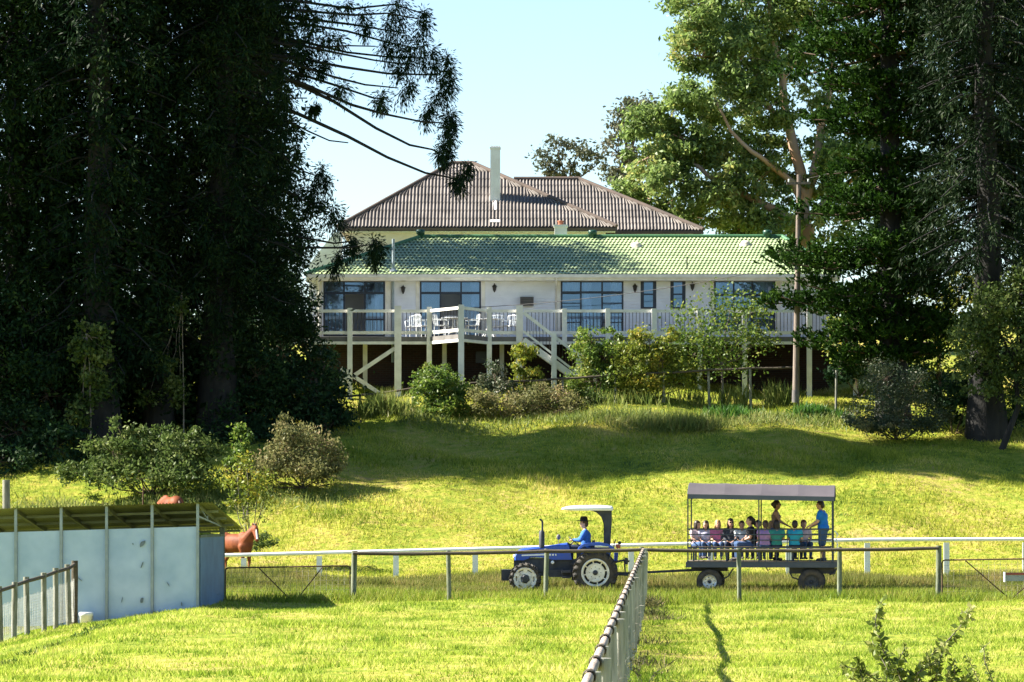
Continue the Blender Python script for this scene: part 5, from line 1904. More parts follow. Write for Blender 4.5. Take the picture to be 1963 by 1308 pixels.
build_gum()
leafy("gum_tree", "small far gum tree with wispy crown over the wing roof", "tree", 1080, 205,
      [(1070, 290, 36, 24, 1, 0, 520), (1105, 300, 26, 22, 1, 0, 330), (1055, 320, 26, 18, .9, 0, 260), (1085, 330, 24, 18, .9, 0, 240), (1140, 320, 26, 26, .9, 0, 150)],
      (.26, .12), 'l_gumgrey', stem=[(1090, 400), (1088, 350)], r_stem=.12, group="gum trees", sig=.26)
leafy("gum_tree", "far grey crowned gum tree beside the big gum tree", "tree", 1205, 200,
      [(1225, 205, 30, 26, 1, 0, 600), (1195, 235, 34, 30, 1, 0, 650), (1180, 290, 30, 30, 1, 0, 420), (1215, 290, 30, 30, 1, 0, 450), (1175, 335, 28, 26, 1, 0, 480), (1205, 355, 36, 28, 1, 0, 600)],
      (.26, .12), 'l_gumgrey', stem=[(1205, 420), (1200, 360), (1205, 300)], r_stem=.2, group="gum trees", sig=.26)


# ---- the hoop pine with tiers of bright brush foliage
def build_hoop():
    D = 141.5
    b = base_at(1712, D)
    t = P(1700, -220, D)
    root = E("hoop_pine", b, "tiered pine with bright green brush foliage right of the utility pole", "tree")
    trunk_obj(root, [b + Vector((0, 0, -.4))] + [b.lerp(t, i / 6) for i in range(1, 7)], taper(.50, .22, 7), MT['bark_grey'])
    cr, tw = Crown(), MB()
    rg = random.Random(31)
    H = t.z - b.z

    def reach(py, left):
        if left: return float(np.interp(py, [-200, 0, 90, 160, 250, 330, 430, 510, 560, 640, 700], [120, 150, 215, 150, 130, 120, 210, 265, 210, 170, 120]))
        return float(np.interp(py, [-200, 0, 150, 300, 430, 520, 620, 700], [110, 120, 130, 130, 140, 140, 130, 100]))
    py = -190
    k = 0
    while py < 715:
        zc = CZ + (HY - py) * D / F
        o = b.lerp(t, (zc - b.z) / H)
        nb = 10
        for j in range(nb):
            az = 2 * math.pi * (j + .5 * (k % 2) + rg.uniform(-.25, .25)) / nb
            d = Vector((math.cos(az), math.sin(az), 0))
            L = (reach(py, d.x < 0) * rg.uniform(.72, 1.08)) * D / F * (.55 + .45 * abs(d.x))
            e = o + d * L + Vector((0, 0, L * rg.uniform(-.32, .10)))
            c = curve(o, e, L * .06, 6, .015, rg)
            tw.tube(c, taper(.06, .02, 6), 5, False)
            m = max(3, int(L / .38))
            for s in range(1, m + 2):
                f = min(1.0, .22 + .80 * s / (m + .5)) if s <= m else rg.uniform(.4, .9)
                i0 = min(4, int(f * 5))
                p = c[i0].lerp(c[i0 + 1], min(1.0, f * 5 - i0))
                w = Vector((-d.y, d.x, 0)) * rg.uniform(-.8, .8) * (1.1 - f * .4)
                p = np.array(p + w + Vector((0, 0, rg.uniform(-.12, .22))))
                q = rg.uniform(.7, 1.25)
                # a rounded brush: short upswept shoots, each ringed with needles
                k2 = 9
                so = RNG.normal(size=(k2, 3)) * np.array([.26, .26, .12]) * q
                ax = unit(np.stack([so[:, 0] * 1.6 + d.x * .3, so[:, 1] * 1.6 + d.y * .3, np.full(k2, .5)], 1) + RNG.normal(size=(k2, 3)) * .15)
                n = 13
                tt = RNG.uniform(-.1, .30, (k2, n, 1)) * q
                uu = ax[:, None, :] * .8 + RNG.normal(size=(k2, n, 3)) * .5
                uu = unit(uu.reshape(-1, 3))
                cc = (p + so[:, None, :] + ax[:, None, :] * tt).reshape(-1, 3) + uu * .05
                cr.add(cc, uu, RNG.uniform(.13, .26, k2 * n), .07)
        py += rg.uniform(36, 60)
        k += 1
    tw.obj("branches", MT['bark_brown'], root, kind='stuff')
    link("crown", cr.mesh("crown", MT['l_hoop'], keep=.8), root)


build_hoop()

# ---- big dark pine at the right edge
root, cr, tw, _ = bunya("massive dark pine with a grey trunk at the right edge", 1893, 138.2, -240, -4, .58, 3.3, 20, 41, 'l_bunya_pale', zlow=6.5, side=3)
for (px, py, rx, ry, n) in ((1860, 40, 110, 80, 900), (1800, 130, 70, 60, 500), (1920, 150, 80, 90, 800), (1840, 250, 90, 70, 700), (1940, 280, 60, 90, 700), (1890, 340, 90, 50, 600), (1800, 330, 60, 50, 400), (1960, 420, 60, 60, 500), (1990, 80, 80, 120, 700), (1780, 20, 70, 60, 500)):
    c = P(px, py, 139)
    for q in cr.blob(c, (rx * .0188, 1.6, ry * .0188), int(n * 1.8), .19, .05, 26, -.2, .3, .3):
        cr.tuft(q, (rnd.uniform(-.5, .5), rnd.uniform(-.5, .5), rnd.uniform(-.3, .4)), 60, .45, .18, .034, .2)
finish(root, cr, tw, 'l_bunya_pale', .62)
root, cr, tw, _ = bunya("dark pine cut by the right edge behind the massive pine", 1985, 149.0, -240, 0, .5, 3.2, 18, 43, 'l_bunya', zlow=4.0, side=3)
for py in range(-80, 560, 90):
    for q in cr.blob(P(1980 + rnd.uniform(-60, 60), py, 149), (2.2, 1.7, 1.2), 1300, .20, .06, 22, -.2, .3, .3):
        cr.tuft(q, (rnd.uniform(-.5, .5), rnd.uniform(-.5, .5), rnd.uniform(-.3, .4)), 44, .55, .20, .042, .2)
finish(root, cr, tw, 'l_bunya', .5)

cells = []
for x in range(1600, 2160, 85):
    for y in range(-120, 640, 85):
        if rnd.random() < .08: continue
        cells.append((x + rnd.uniform(-40, 40), y + rnd.uniform(-40, 40), 90, 80))
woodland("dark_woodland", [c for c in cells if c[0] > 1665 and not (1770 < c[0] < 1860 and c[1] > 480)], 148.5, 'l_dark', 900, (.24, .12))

RS = dict(group="bushy trees below the right pines")
leafy("bushy_tree", "leafy mid green bushy tree at the right edge, sunlit on top", "tree", 1915, 136.4,
      [(1905, 590, 55, 40, 1.2, 0, 1900), (1960, 560, 50, 46, 1.2, 0, 1700), (1870, 650, 50, 50, 1.2, 0, 1800), (1940, 660, 70, 60, 1.4, 0, 2600), (1990, 640, 60, 70, 1.4, 0, 1800), (1880, 720, 50, 40, 1.1, 0, 1400), (1950, 740, 70, 40, 1.2, 0, 1800), (1985, 520, 40, 40, 1, 0, 900)], (.16, .09), 'l_lit', stem=[(1952, 780), (1945, 700)], r_stem=.10, stem_mat='bark_grey', **RS)
leafy("bushy_tree", "yellowish loose leaved tree glimpsed between the two right pines", "tree", 1800, 146,
      [(1780, 590, 50, 50, 1, 0, 900), (1820, 660, 50, 50, 1, 0, 900), (1840, 560, 40, 40, 1, 0, 500), (1770, 690, 40, 40, 1, 0, 600), (1640, 620, 40, 50, 1, 0, 800), (1600, 650, 30, 40, 1, 0, 500)], (.17, .09), 'l_yellowgreen', stem=[(1800, 720), (1800, 660)], r_stem=.12, **RS)
leafy("bushy_tree", "dark bushy growth under the hoop pine behind the slim post", "tree", 1650, 146.5,
      [(1640, 700, 50, 36, 1, 0, 1300), (1700, 700, 50, 40, 1, 0, 1300), (1610, 715, 30, 24, .8, 0, 600), (1760, 730, 50, 40, 1, 0, 1200), (1850, 760, 60, 30, 1, 0, 1200)], (.16, .08), 'l_understorey', **RS)
leafy("grey_shrub", "large grey green shrub at the foot of the hoop pine", "shrub", 1720, 138.0,
      [(1700, 725, 46, 34, 1, 0, 1700), (1750, 745, 46, 36, 1, 0, 1700), (1690, 775, 46, 34, 1, 0, 1700), (1745, 795, 56, 36, 1, -.3, 2000), (1690, 815, 44, 20, .8, -.4, 900), (1640, 790, 26, 26, .7, 0, 600), (1790, 790, 30, 36, .8, 0, 900), (1720, 815, 70, 18, .8, -.8, 1300), (1670, 812, 40, 14, .7, -.8, 600), (1775, 815, 40, 16, .8, -.8, 700)], (.10, .05), 'l_greygreen', **RS)
leafy("low_shrub", "low dry shrub trailing at the foot of the grey shrub", "bush", 1660, 136.6, [(1655, 810, 30, 12, .6, 0, 420), (1690, 822, 30, 9, .6, 0, 300)], (.10, .05), 'l_brownish', twigs=False)
leafy("dark_shrub", "dark shrub in the shade between the right trunks", "shrub", 1830, 139.0,
      [(1820, 770, 50, 40, 1, 0, 1500), (1855, 730, 40, 40, 1, .5, 1000), (1930, 790, 36, 30, .8, -.5, 800), (1850, 790, 46, 30, .9, .6, 1200), (1960, 745, 40, 40, .9, .4, 1000), (1985, 800, 30, 26, .7, -.5, 600)], (.15, .075), 'l_understorey', group="dark shrubs under the right pines")


# ---- near plants at the bottom of the picture
def foreground_bush():
    D = 40.0
    b = base_at(1790, D)
    root = E("leafy_seedling_bush", b, "glossy leaved young bush poking up at the bottom right corner, nearest the lens", "bush")
    cr, tw = Crown(), MB()
    shoots = [[(1755, 1430), (1720, 1300), (1690, 1240), (1678, 1195), (1682, 1165), (1692, 1152)], [(1760, 1430), (1760, 1310), (1770, 1270), (1820, 1225), (1850, 1190), (1862, 1165)], [(1750, 1430), (1730, 1310), (1718, 1280), (1735, 1240)],
              [(1770, 1430), (1790, 1320), (1800, 1270), (1815, 1230)], [(1740, 1430), (1690, 1310), (1650, 1285), (1610, 1275)], [(1765, 1430), (1755, 1320), (1745, 1290)], [(1755, 1430), (1660, 1320), (1640, 1262)],
              [(1780, 1430), (1815, 1330), (1830, 1290), (1828, 1262)], [(1750, 1430), (1700, 1330), (1700, 1280), (1672, 1230)], [(1760, 1430), (1800, 1340), (1850, 1310), (1862, 1285)], [(1750, 1430), (1740, 1330), (1760, 1290), (1800, 1262)], [(1745, 1430), (1690, 1340), (1665, 1310), (1625, 1300)], [(1770, 1430), (1800, 1350), (1790, 1300), (1780, 1260)]]
    for s in shoots:
        c = [P(x, y, D + rnd.uniform(-.25, .25)) for x, y in s]
        tw.tube(c, taper(.012, .003, len(c)), 5, False)
        for i in range(len(c) - 1):
            if i == 0: a0 = .55
            else: a0 = 0
            m = max(4, int((c[i + 1] - c[i]).length / .018))
            for k in range(m):
                t = a0 + (1 - a0) * k / m
                p = np.array(c[i].lerp(c[i + 1], t))
                ax = np.array((c[i + 1] - c[i]).normalized())
                u = unit(RNG.normal(size=(2, 3)) + ax * .5)
                L = RNG.uniform(.06, .11)
                cr.add(p + u * L * .6, u, L, L * .55)
    tw.obj("stems", MT['twig'], root)
    link("crown", cr.mesh("crown", MT['l_fore'], .12), root)


foreground_bush()


def foreground_sprigs():
    D = 39.0
    b = base_at(1880, D)
    root = E("leafy_sprig", b, "two thin leafy sprigs beside the glossy bush at the bottom right", "plant")
    cr, tw = Crown(), MB()
    for s in ([(1880, 1440), (1878, 1310), (1862, 1275), (1852, 1252)], [(1885, 1440), (1905, 1310), (1888, 1270), (1886, 1240), (1898, 1232)]):
        c = [P(x, y, D) for x, y in s]
        tw.tube(c, taper(.008, .002, len(c)), 5, False)
        for i in range(len(c) - 1):
            m = max(5, int((c[i + 1] - c[i]).length / .016))
            for k in range(m):
                if i == 0 and k < m * .6: continue
                p = np.array(c[i].lerp(c[i + 1], k / m))
                u = unit(RNG.normal(size=(2, 3)))
                L = RNG.uniform(.04, .07)
                cr.add(p + u * L * .6, u, L, L * .5)
    tw.obj("stems", MT['twig'], root)
    link("crown", cr.mesh("crown", MT['l_fore'], .12), root)


foreground_sprigs()


weeds("grass_tuft", "bright grass tuft at the bottom edge between fence and glossy bush", "plant", 1490, 46, [(1490, 46, .03, .22, 26), (1475, 46, .06, .12, 50), (1560, 45, .12, .08, 30)], 'l_yellowgreen', 0, 0, .03, 3.0)


def thistle(px, D, label):
    b = base_at(px, D)
    root = E("dry_weed", b, label, "plant", "dry weeds by the end on fence")
    cr, tw = Crown(), MB()
    for k in range(5):
        e = b + Vector((rnd.uniform(-.25, .35), rnd.uniform(-.2, .2), rnd.uniform(.25, .55)))
        c = curve(b, e, -.05, 5, .06)
        tw.tube(c, taper(.006, .002, 5), 4, False)
        for q in c[2:]:
            u = rand_dirs(4)
            cr.add(np.array(q) + u * .02, u, .055, .028)
    tw.obj("stems", MT['twig'], root)
    link("leaves", cr.mesh("leaves", MT['l_brownish'], .1), root)


thistle(1222, 55, "dry dark seeded weed right of the end on fence near the bottom edge")
thistle(1236, 51.5, "wiry dry weed lowest beside the end on fence")

weeds("low_weeds", "broken line of dark low weeds crossing the paddock below the short netted fence", "weeds", 120, 78,
      [((px - CX) and px, D, .10, .14, 60) for px, D in ((232, 83.5), (226, 82), (190, 79.5), (176, 78), (158, 76.5), (140, 75), (118, 73.5), (100, 72), (70, 70), (50, 68.5), (20, 66.5), (205, 80.6))], 'l_bush', 0, 0, .03, 1.2)
# ================================================================== TRACTOR
DT = 110.0


def T(px, py, d=0.0): return Vector(((px - CX) * DT / F, DT + d, CZ + (HY - py) * DT / F))


def px2m(n): return n * DT / F


def wheel(parent, c, rt, rr, w, side, lugs, style, rim_mat):
    """tyre with lugs and a dished rim; axle along y, side = -1 faces the camera"""
    c = Vector(c)
    ax = Vector((0, side, 0))
    h = w / 2
    mb = MB()
    body = rt - (.035 if lugs else .0)
    mb.lathe(c, ax, [(-h * .8, rr), (-h * .95, rr + .03), (-h, (rr + body) / 2), (-h * .85, body - .03), (-h * .5, body), (h * .5, body), (h * .85, body - .03), (h, (rr + body) / 2), (h * .95, rr + .03), (h * .8, rr)], 36)
    if lugs:
        for k in range(lugs):
            for s in (-1, 1):
                a = 2 * math.pi * (k + (.5 if s > 0 else 0)) / lugs
                a2 = a + .16
                p = c + Vector((math.cos(a) * (body - .005), side * s * h * .98, math.sin(a) * (body - .005)))
                q = c + Vector((math.cos(a2) * (body + .006), side * s * h * .10, math.sin(a2) * (body + .006)))
                mb.beam(p, q, .05, .055, ((math.cos(a), 0, math.sin(a))))
                # shoulder of the lug down the side wall
                p2 = c + Vector((math.cos(a - .04) * (body - .10), side * s * h * 1.0, math.sin(a - .04) * (body - .10)))
                mb.beam(p2, p, .05, .045, (0, 1, 0))
    wh = mb.obj("wheel", MT['tyre'], parent)
    r = MB()
    if style == 'rear':
        r.lathe(c, ax, [(h * .55, rr * .86), (h * .80, rr * .90), (h * .84, rr * 1.0), (h * .97, rr * 1.02), (h * .97, rr * .95), (h * .70, rr * .84), (h * .55, rr * .86)], 40)
        r.lathe(c, ax, [(h * .60, 0), (h * .62, rr * .28), (h * .52, rr * .55), (h * .60, rr * .66), (h * .50, rr * .70), (h * .3, rr * .70)], 40)
        for k in range(8):
            a = 2 * math.pi * k / 8 + .2
            u = Vector((math.cos(a), 0, math.sin(a)))
            r.beam(c + ax * h * .45 + u * rr * .66, c + ax * h * .55 + u * rr * .90, .035, .02, (0, 1, 0))
    elif style == 'front':
        r.lathe(c, ax, [(h * .55, rr * .84), (h * .84, rr * .98), (h * .97, rr * 1.02), (h * .95, rr * .90), (h * .62, rr * .80)], 36)
        r.lathe(c, ax, [(h * .74, 0), (h * .74, rr * .45), (h * .68, rr * .72), (h * .5, rr * .74)], 36)
        for k in range(6):
            a = 2 * math.pi * k / 6 + .5
            u = Vector((math.cos(a), 0, math.sin(a)))
            r.beam(c + ax * h * .70 + u * rr * .62, c + ax * h * .80 + u * rr * .92, .12, .03, (0, 1, 0))
    else:
        r.lathe(c, ax, [(h * .4, 0), (h * .55, rr * .3), (h * .70, rr * .62), (h * .55, rr * .86), (h * .85, rr * .97), (h * .95, rr * 1.02), (h * .6, rr * .98)], 36)
    rim = r.obj("rim", MT[rim_mat], wh)
    hb = MB()
    if style == 'rear':
        hb.lathe(c + ax * h * .60, ax, [(0, rr * .19), (.03, rr * .18), (.05, rr * .12), (.06, 0)], 12)
        for k in range(8):
            a = 2 * math.pi * k / 8
            hb.ell(c + ax * (h * .60) + Vector((math.cos(a), 0, math.sin(a))) * rr * .40, (.012, .012, .012), 6, 4)
    elif style == 'front':
        hb.lathe(c + ax * h * .74, ax, [(0, rr * .42), (.05, rr * .40), (.08, rr * .30), (.09, 0)], 6, False)
    else:
        hb.lathe(c + ax * h * .55, ax, [(0, rr * .20), (.05, rr * .19), (.06, 0)], 12)
        for k in range(8):
            a = 2 * math.pi * k / 8 + .2
            hb.lathe(c + ax * (h * .60) + Vector((math.cos(a), 0, math.sin(a))) * rr * .66, ax, [(0, rr * .085), (.012, rr * .085), (.012, 0)], 8)
    hb.obj("hub", MT['dark'], wh)
    # inner backing of the wheel
    MB().lathe(c, ax, [(-h * .2, rr * .98), (-h * .2, 0)], 24).obj("wheel_disc", MT['dark'], wh)
    return wh


tractor = E("tractor", (T(1080, 1139).x, DT, T(0, 1139).z), "blue farm tractor with cream wheel rims and a white canopy, heading left", "tractor")


def build_tractor():
    t = tractor
    wheel(t, T(1140, 1097, -.72), px2m(43.5), px2m(26.5), .36, -1, 20, 'rear', 'rim')
    wheel(t, T(1140, 1097, .72), px2m(43.5), px2m(26.5), .36, 1, 20, 'rear', 'rim')
    wheel(t, T(1006.5, 1109, -.62), px2m(31), px2m(22), .28, -1, 16, 'front', 'rim')
    wheel(t, T(1006.5, 1109, .62), px2m(31), px2m(22), .28, 1, 16, 'front', 'rim')
    # bonnet: profile swept across, chamfered along the top edges
    prof = [(986, 1074), (986, 1064), (989, 1057), (998, 1052.5), (1020, 1049), (1050, 1046.5), (1087, 1040.5), (1091, 1046), (1096, 1073), (1060, 1073), (1040, 1069), (1018, 1069), (1004, 1074)]
    w = .30
    mb = MB()
    rings = []
    for d, k in ((-w, 3.2), (-w + .05, .8), (-.10, 0), (.10, 0), (w - .05, .8), (w, 3.2)):
        ring = []
        for (x, y) in prof:
            yy = y + (k if y < 1066 else 0)
            xx = x + (k * .7 if x < 995 else 0)
            ring.append(T(xx, yy, d))
        rings.append(ring)
    n = len(prof)
    vs = [p for r_ in rings for p in r_]
    fs = []
    for i in range(len(rings) - 1):
        for k in range(n):
            k2 = (k + 1) % n
            fs.append((i * n + k, i * n + k2, (i + 1) * n + k2, (i + 1) * n + k))
    fs.append(tuple(range(n)))
    fs.append(tuple((len(rings) - 1) * n + k for k in reversed(range(n))))
    mb.add(vs, fs)
    bon = mb.obj("bonnet", MT['blue'], t)
    # grille slots and headlights on the nose
    mb = MB()
    for k in range(4):
        z = 1061 + k * 3
        mb.beam(T(985.3, z, -.2), T(985.3, z, .2), .012, .02)
    mb.obj("grille", MT['dark'], bon)
    for d in (-.2, .2):
        mb = MB()
        mb.lathe(T(986, 1067, d), (-1, 0, 0), [(-.01, .055), (.02, .055), (.03, .04), (.035, 0)], 12)
        mb.obj("headlight", MT['canopy_white'], bon)
    # pale decal stripe with a model-number block, and the lower side vents
    mb = MB()
    mb.prism([T(1000, 1063.5, -w - .002), T(1044, 1061.5, -w - .002), T(1044, 1064.5, -w - .002), T(1000, 1066, -w - .002)], (0, .001, 0))
    mb.obj("decal", MT['canopy_white'], bon)
    mb = MB()
    for (a, b) in ((1052, 1056), (1058, 1061.5), (1064, 1066.5)):
        mb.prism([T(a, 1062, -w - .002), T(b, 1061.8, -w - .002), T(b, 1065, -w - .002), T(a, 1065.2, -w - .002)], (0, .001, 0))
    mb.obj("decal", MT['canopy_white'], bon)
    mb = MB()
    for k in range(3):
        mb.prism([T(1013 + k * 5, 1070 - k * .4, -w - .004), T(1017 + k * 5, 1066.5, -w - .004), T(1018.5 + k * 5, 1066.5, -w - .004), T(1014.5 + k * 5, 1070 - k * .4, -w - .004)], (0, .003, 0))
    mb.obj("side_vent", MT['dark'], bon)
    # chassis, engine, gearbox, axle
    mb = MB()
    mb.bx(T(985, 0).x, T(1105, 0).x, DT - .19, DT + .19, T(0, 1104).z, T(0, 1072).z)
    mb.bx(T(1000, 0).x, T(1060, 0).x, DT - .24, DT + .24, T(0, 1096).z, T(0, 1070).z)
    mb.obj("engine", MT['dark'], t)
    mb = MB()
    MB().bx(T(1052, 0).x, T(1100, 0).x, DT - .34, DT - .22, T(0, 1106).z, T(0, 1092).z).obj("fuel_tank", MT['dark'], t)
    mb.bx(T(1096, 0).x, T(1175, 0).x, DT - .26, DT + .26, T(0, 1112).z, T(0, 1072).z)
    mb.cyl(T(1140, 1097, -.6), T(1140, 1097, .6), .11)
    MB().cyl(T(1006.5, 1109, -.5), T(1006.5, 1109, .5), .07).obj("front_axle", MT['dark'], t)
    mb.obj("gearbox", MT['dark'], t)
    mb = MB().lathe(T(1059, 1078, -.27), (0, -1, 0), [(0, .05), (.06, .05), (.07, .03), (.07, 0)], 12)
    mb.obj("oil_filter", MT['canopy_white'], t)
    mb = MB()
    for k in range(3): mb.bx(T(961, 0).x, T(980, 0).x, DT - .32 + k * .22, DT - .12 + k * .22, T(0, 1113).z, T(0, 1092).z)
    mb.beam(T(978, 1100), T(992, 1096), .3, .12)
    mb.obj("front_weights", MT['dark'], t)
    # steps and lower tank
    mb = MB()
    mb.bx(T(1076, 0).x, T(1094, 0).x, DT - .55, DT - .26, T(0, 1098).z, T(0, 1094).z)
    mb.bx(T(1078, 0).x, T(1092, 0).x, DT - .58, DT - .42, T(0, 1108).z, T(0, 1105).z)
    mb.beam(T(1077, 1108, -.5), T(1077, 1090, -.5), .02, .03)
    mb.beam(T(1093, 1108, -.5), T(1093, 1090, -.5), .02, .03)
    mb.obj("step", MT['dark'], t)
    # exhaust
    mb = MB()
    mb.tube([T(1038.5, 1050, -.24), T(1038.5, 1020, -.24), T(1038.5, 1017, -.24)], [px2m(5.4), px2m(5.4), px2m(3)], 14)
    mb.tube([T(1039.5, 1018, -.24), T(1039.8, 1001, -.24), T(1038.5, 998, -.24), T(1034, 995.5, -.24)], px2m(1.9), 10)
    mb.obj("exhaust", MT['dark'], t)
    # mirror on a stalk
    mb = MB()
    mb.tube([T(1071, 1044, .3), T(1071, 1034, .34)], .008, 6)
    mb.ell(T(1071, 1030, .34), (px2m(4), .03, px2m(5.5)), 10, 6)
    mb.obj("mirror", MT['acgrey'], t)
    # dash, steering wheel, levers
    mb = MB()
    mb.prism([T(1085, 1052, -.16), T(1087, 1040, -.16), T(1093, 1042, -.16), T(1099, 1074, -.16), T(1088, 1074, -.16)], (0, .32, 0))
    mb.tube([T(1092, 1046), T(1100, 1038)], .02, 8)
    c = T(1100.5, 1037.5)
    nrm = Vector((.62, 0, .78))
    u = nrm.orthogonal().normalized()
    v = nrm.cross(u)
    ring = [c + (u * math.cos(a) + v * math.sin(a)) * .19 for a in [2 * math.pi * k / 20 for k in range(21)]]
    mb.tube(ring, .014, 6)
    for a in (0, 2.1, 4.2): mb.tube([c, c + (u * math.cos(a) + v * math.sin(a)) * .19], .01, 5)
    mb.obj("steering_wheel", MT['dark'], t)
    mb = MB()
    mb.prism([T(1105, 1072, -.22), T(1105, 1056, -.22), T(1131, 1052, -.22), T(1136, 1036, -.22), T(1141, 1036, -.22), T(1137, 1072, -.22)], (0, .44, 0))
    mb.obj("seat", MT['dark'], t)
    MB().bx(T(1094, 0).x, T(1112, 0).x, DT - .45, DT + .45, T(0, 1083).z, T(0, 1079).z).obj("footplate", MT['dark'], t)
    # blue wings over the rear wheels
    for s in (-1, 1):
        mb = MB()
        pr = [(1106, 1054), (1109, 1048), (1116, 1043), (1126, 1040.5), (1150, 1040), (1164, 1042), (1173, 1047), (1180, 1054)]
        top = [T(x, y, s * .52) for x, y in pr]
        top2 = [T(x, y, s * .92) for x, y in pr]
        lo = [T(x, y + 2.5, s * .52) for x, y in pr]
        lo2 = [T(x, y + 5, s * .93) for x, y in pr]
        n = len(pr)
        vs = top + top2 + lo + lo2
        fs = []
        for k in range(n - 1):
            fs += [(k, k + 1, n + k + 1, n + k), (n + k, n + k + 1, 3 * n + k + 1, 3 * n + k), (2 * n + k, 3 * n + k, 3 * n + k + 1, 2 * n + k + 1), (k, 2 * n + k, 2 * n + k + 1, k + 1)]
        mb.add(vs, fs)
        mb.prism([T(1112, 1050, s * .52), T(1172, 1050, s * .52), T(1166, 1084, s * .52), T(1116, 1084, s * .52)], (0, -s * .02, 0))
        mb.obj("mudguard", MT['blue'], t)
        MB().bx(T(1182, 0).x, T(1188, 0).x, DT + s * .75 - .08, DT + s * .75 + .08, T(0, 1051).z, T(0, 1044).z).obj("tail_light", MT['troughred'], t)
    # roll bar and canopy
    for s in (-1, 1):
        mb = MB()
        y = s * .48
        mb.prism([T(1158, 1046, y), T(1158, 1005, y), T(1153, 991, y), T(1144, 983, y), T(1134, 979, y), T(1172, 979, y), T(1172, 1000, y), T(1169, 1046, y)], (0, s * .06, 0))
        mb.obj("roll_bar", MT['dark'], t)
    mb = MB()
    mb.bx(T(1159, 0).x, T(1170, 0).x, DT - .48, DT + .48, T(0, 1003).z, T(0, 997).z)
    mb.obj("roll_bar_brace", MT['dark'], t)
    pr = [(1076, 976.5), (1078, 974), (1090, 970.5), (1110, 969), (1150, 968.5), (1172, 970), (1175, 974), (1174, 979), (1100, 979), (1084, 978.2)]
    mb = MB()
    n = len(pr)
    rings = []
    for d, k in ((-.66, 1.0), (-.62, .45), (-.5, 0), (.5, 0), (.62, .45), (.66, 1.0)):
        rings.append([T(x + (3 * k if x < 1082 else (-3 * k if x > 1170 else 0)), y + (3.2 * k if y < 973 else 0), d) for x, y in pr])
    vs = [p for r_ in rings for p in r_]
    fs = []
    for i in range(len(rings) - 1):
        for k in range(n):
            k2 = (k + 1) % n
            fs.append((i * n + k, i * n + k2, (i + 1) * n + k2, (i + 1) * n + k))
    fs += [tuple(range(n)), tuple((len(rings) - 1) * n + k for k in reversed(range(n)))]
    mb.add(vs, fs, True)
    mb.obj("canopy", MT['canopy_white'], t)
    # levers, linkage and drawbar at the back
    mb = MB()
    mb.tube([T(1176, 1052, -.2), T(1177, 1042, -.22), T(1180, 1034, -.24)], .014, 6)
    mb.tube([T(1183, 1054, .1), T(1186, 1044, .1)], .02, 6)
    mb.ell(T(1188, 1041, .1), (.05, .05, .05), 8, 6)
    mb.obj("lever", MT['dark'], t)
    mb = MB()
    mb.tube([T(1172, 1078, -.3), T(1196, 1074, -.34), T(1206, 1076, -.34)], .03, 6)
    mb.tube([T(1172, 1100, -.38), T(1204, 1102, -.42)], .032, 6)
    mb.tube([T(1172, 1100, .38), T(1204, 1102, .42)], .032, 6)
    mb.tube([T(1196, 1074, -.34), T(1198, 1101, -.42)], .02, 6)
    mb.beam(T(1170, 1098), T(1214, 1099), .09, .05)
    mb.bx(T(1198, 0).x, T(1203, 0).x, DT - .4, DT + .4, T(0, 1082).z, T(0, 1070).z)
    mb.obj("linkage", MT['dark'], t)
    mb = MB()
    mb.prism([T(1178, 1060, .3), T(1186, 1060, .3), T(1184, 1080, .3), T(1178, 1080, .3)], (0, .18, 0))
    mb.obj("toolbox", MT['blue'], t)


build_tractor()

# ================================================================== PASSENGER TRAILER
TA = -.10                                             # the trailer is turned a little, right end nearer
TO = T(1462, 1075)
AX = Vector((math.cos(TA), math.sin(TA), 0))
AY = Vector((-math.sin(TA), math.cos(TA), 0))


def K(px, py, d=0.0):
    """point on the trailer: pixel column and row of its near side plane, d metres across"""
    s = (px - 1462) * DT / F
    p = TO + AX * s + AY * (d + .0)
    return Vector((p.x, p.y, CZ + (HY - py) * DT / F))


trailer = E("passenger_trailer", (TO.x, TO.y, T(0, 1139).z), "dark steel passenger trailer with a grey awning roof, drawn behind the tractor", "trailer")
HWT = .95


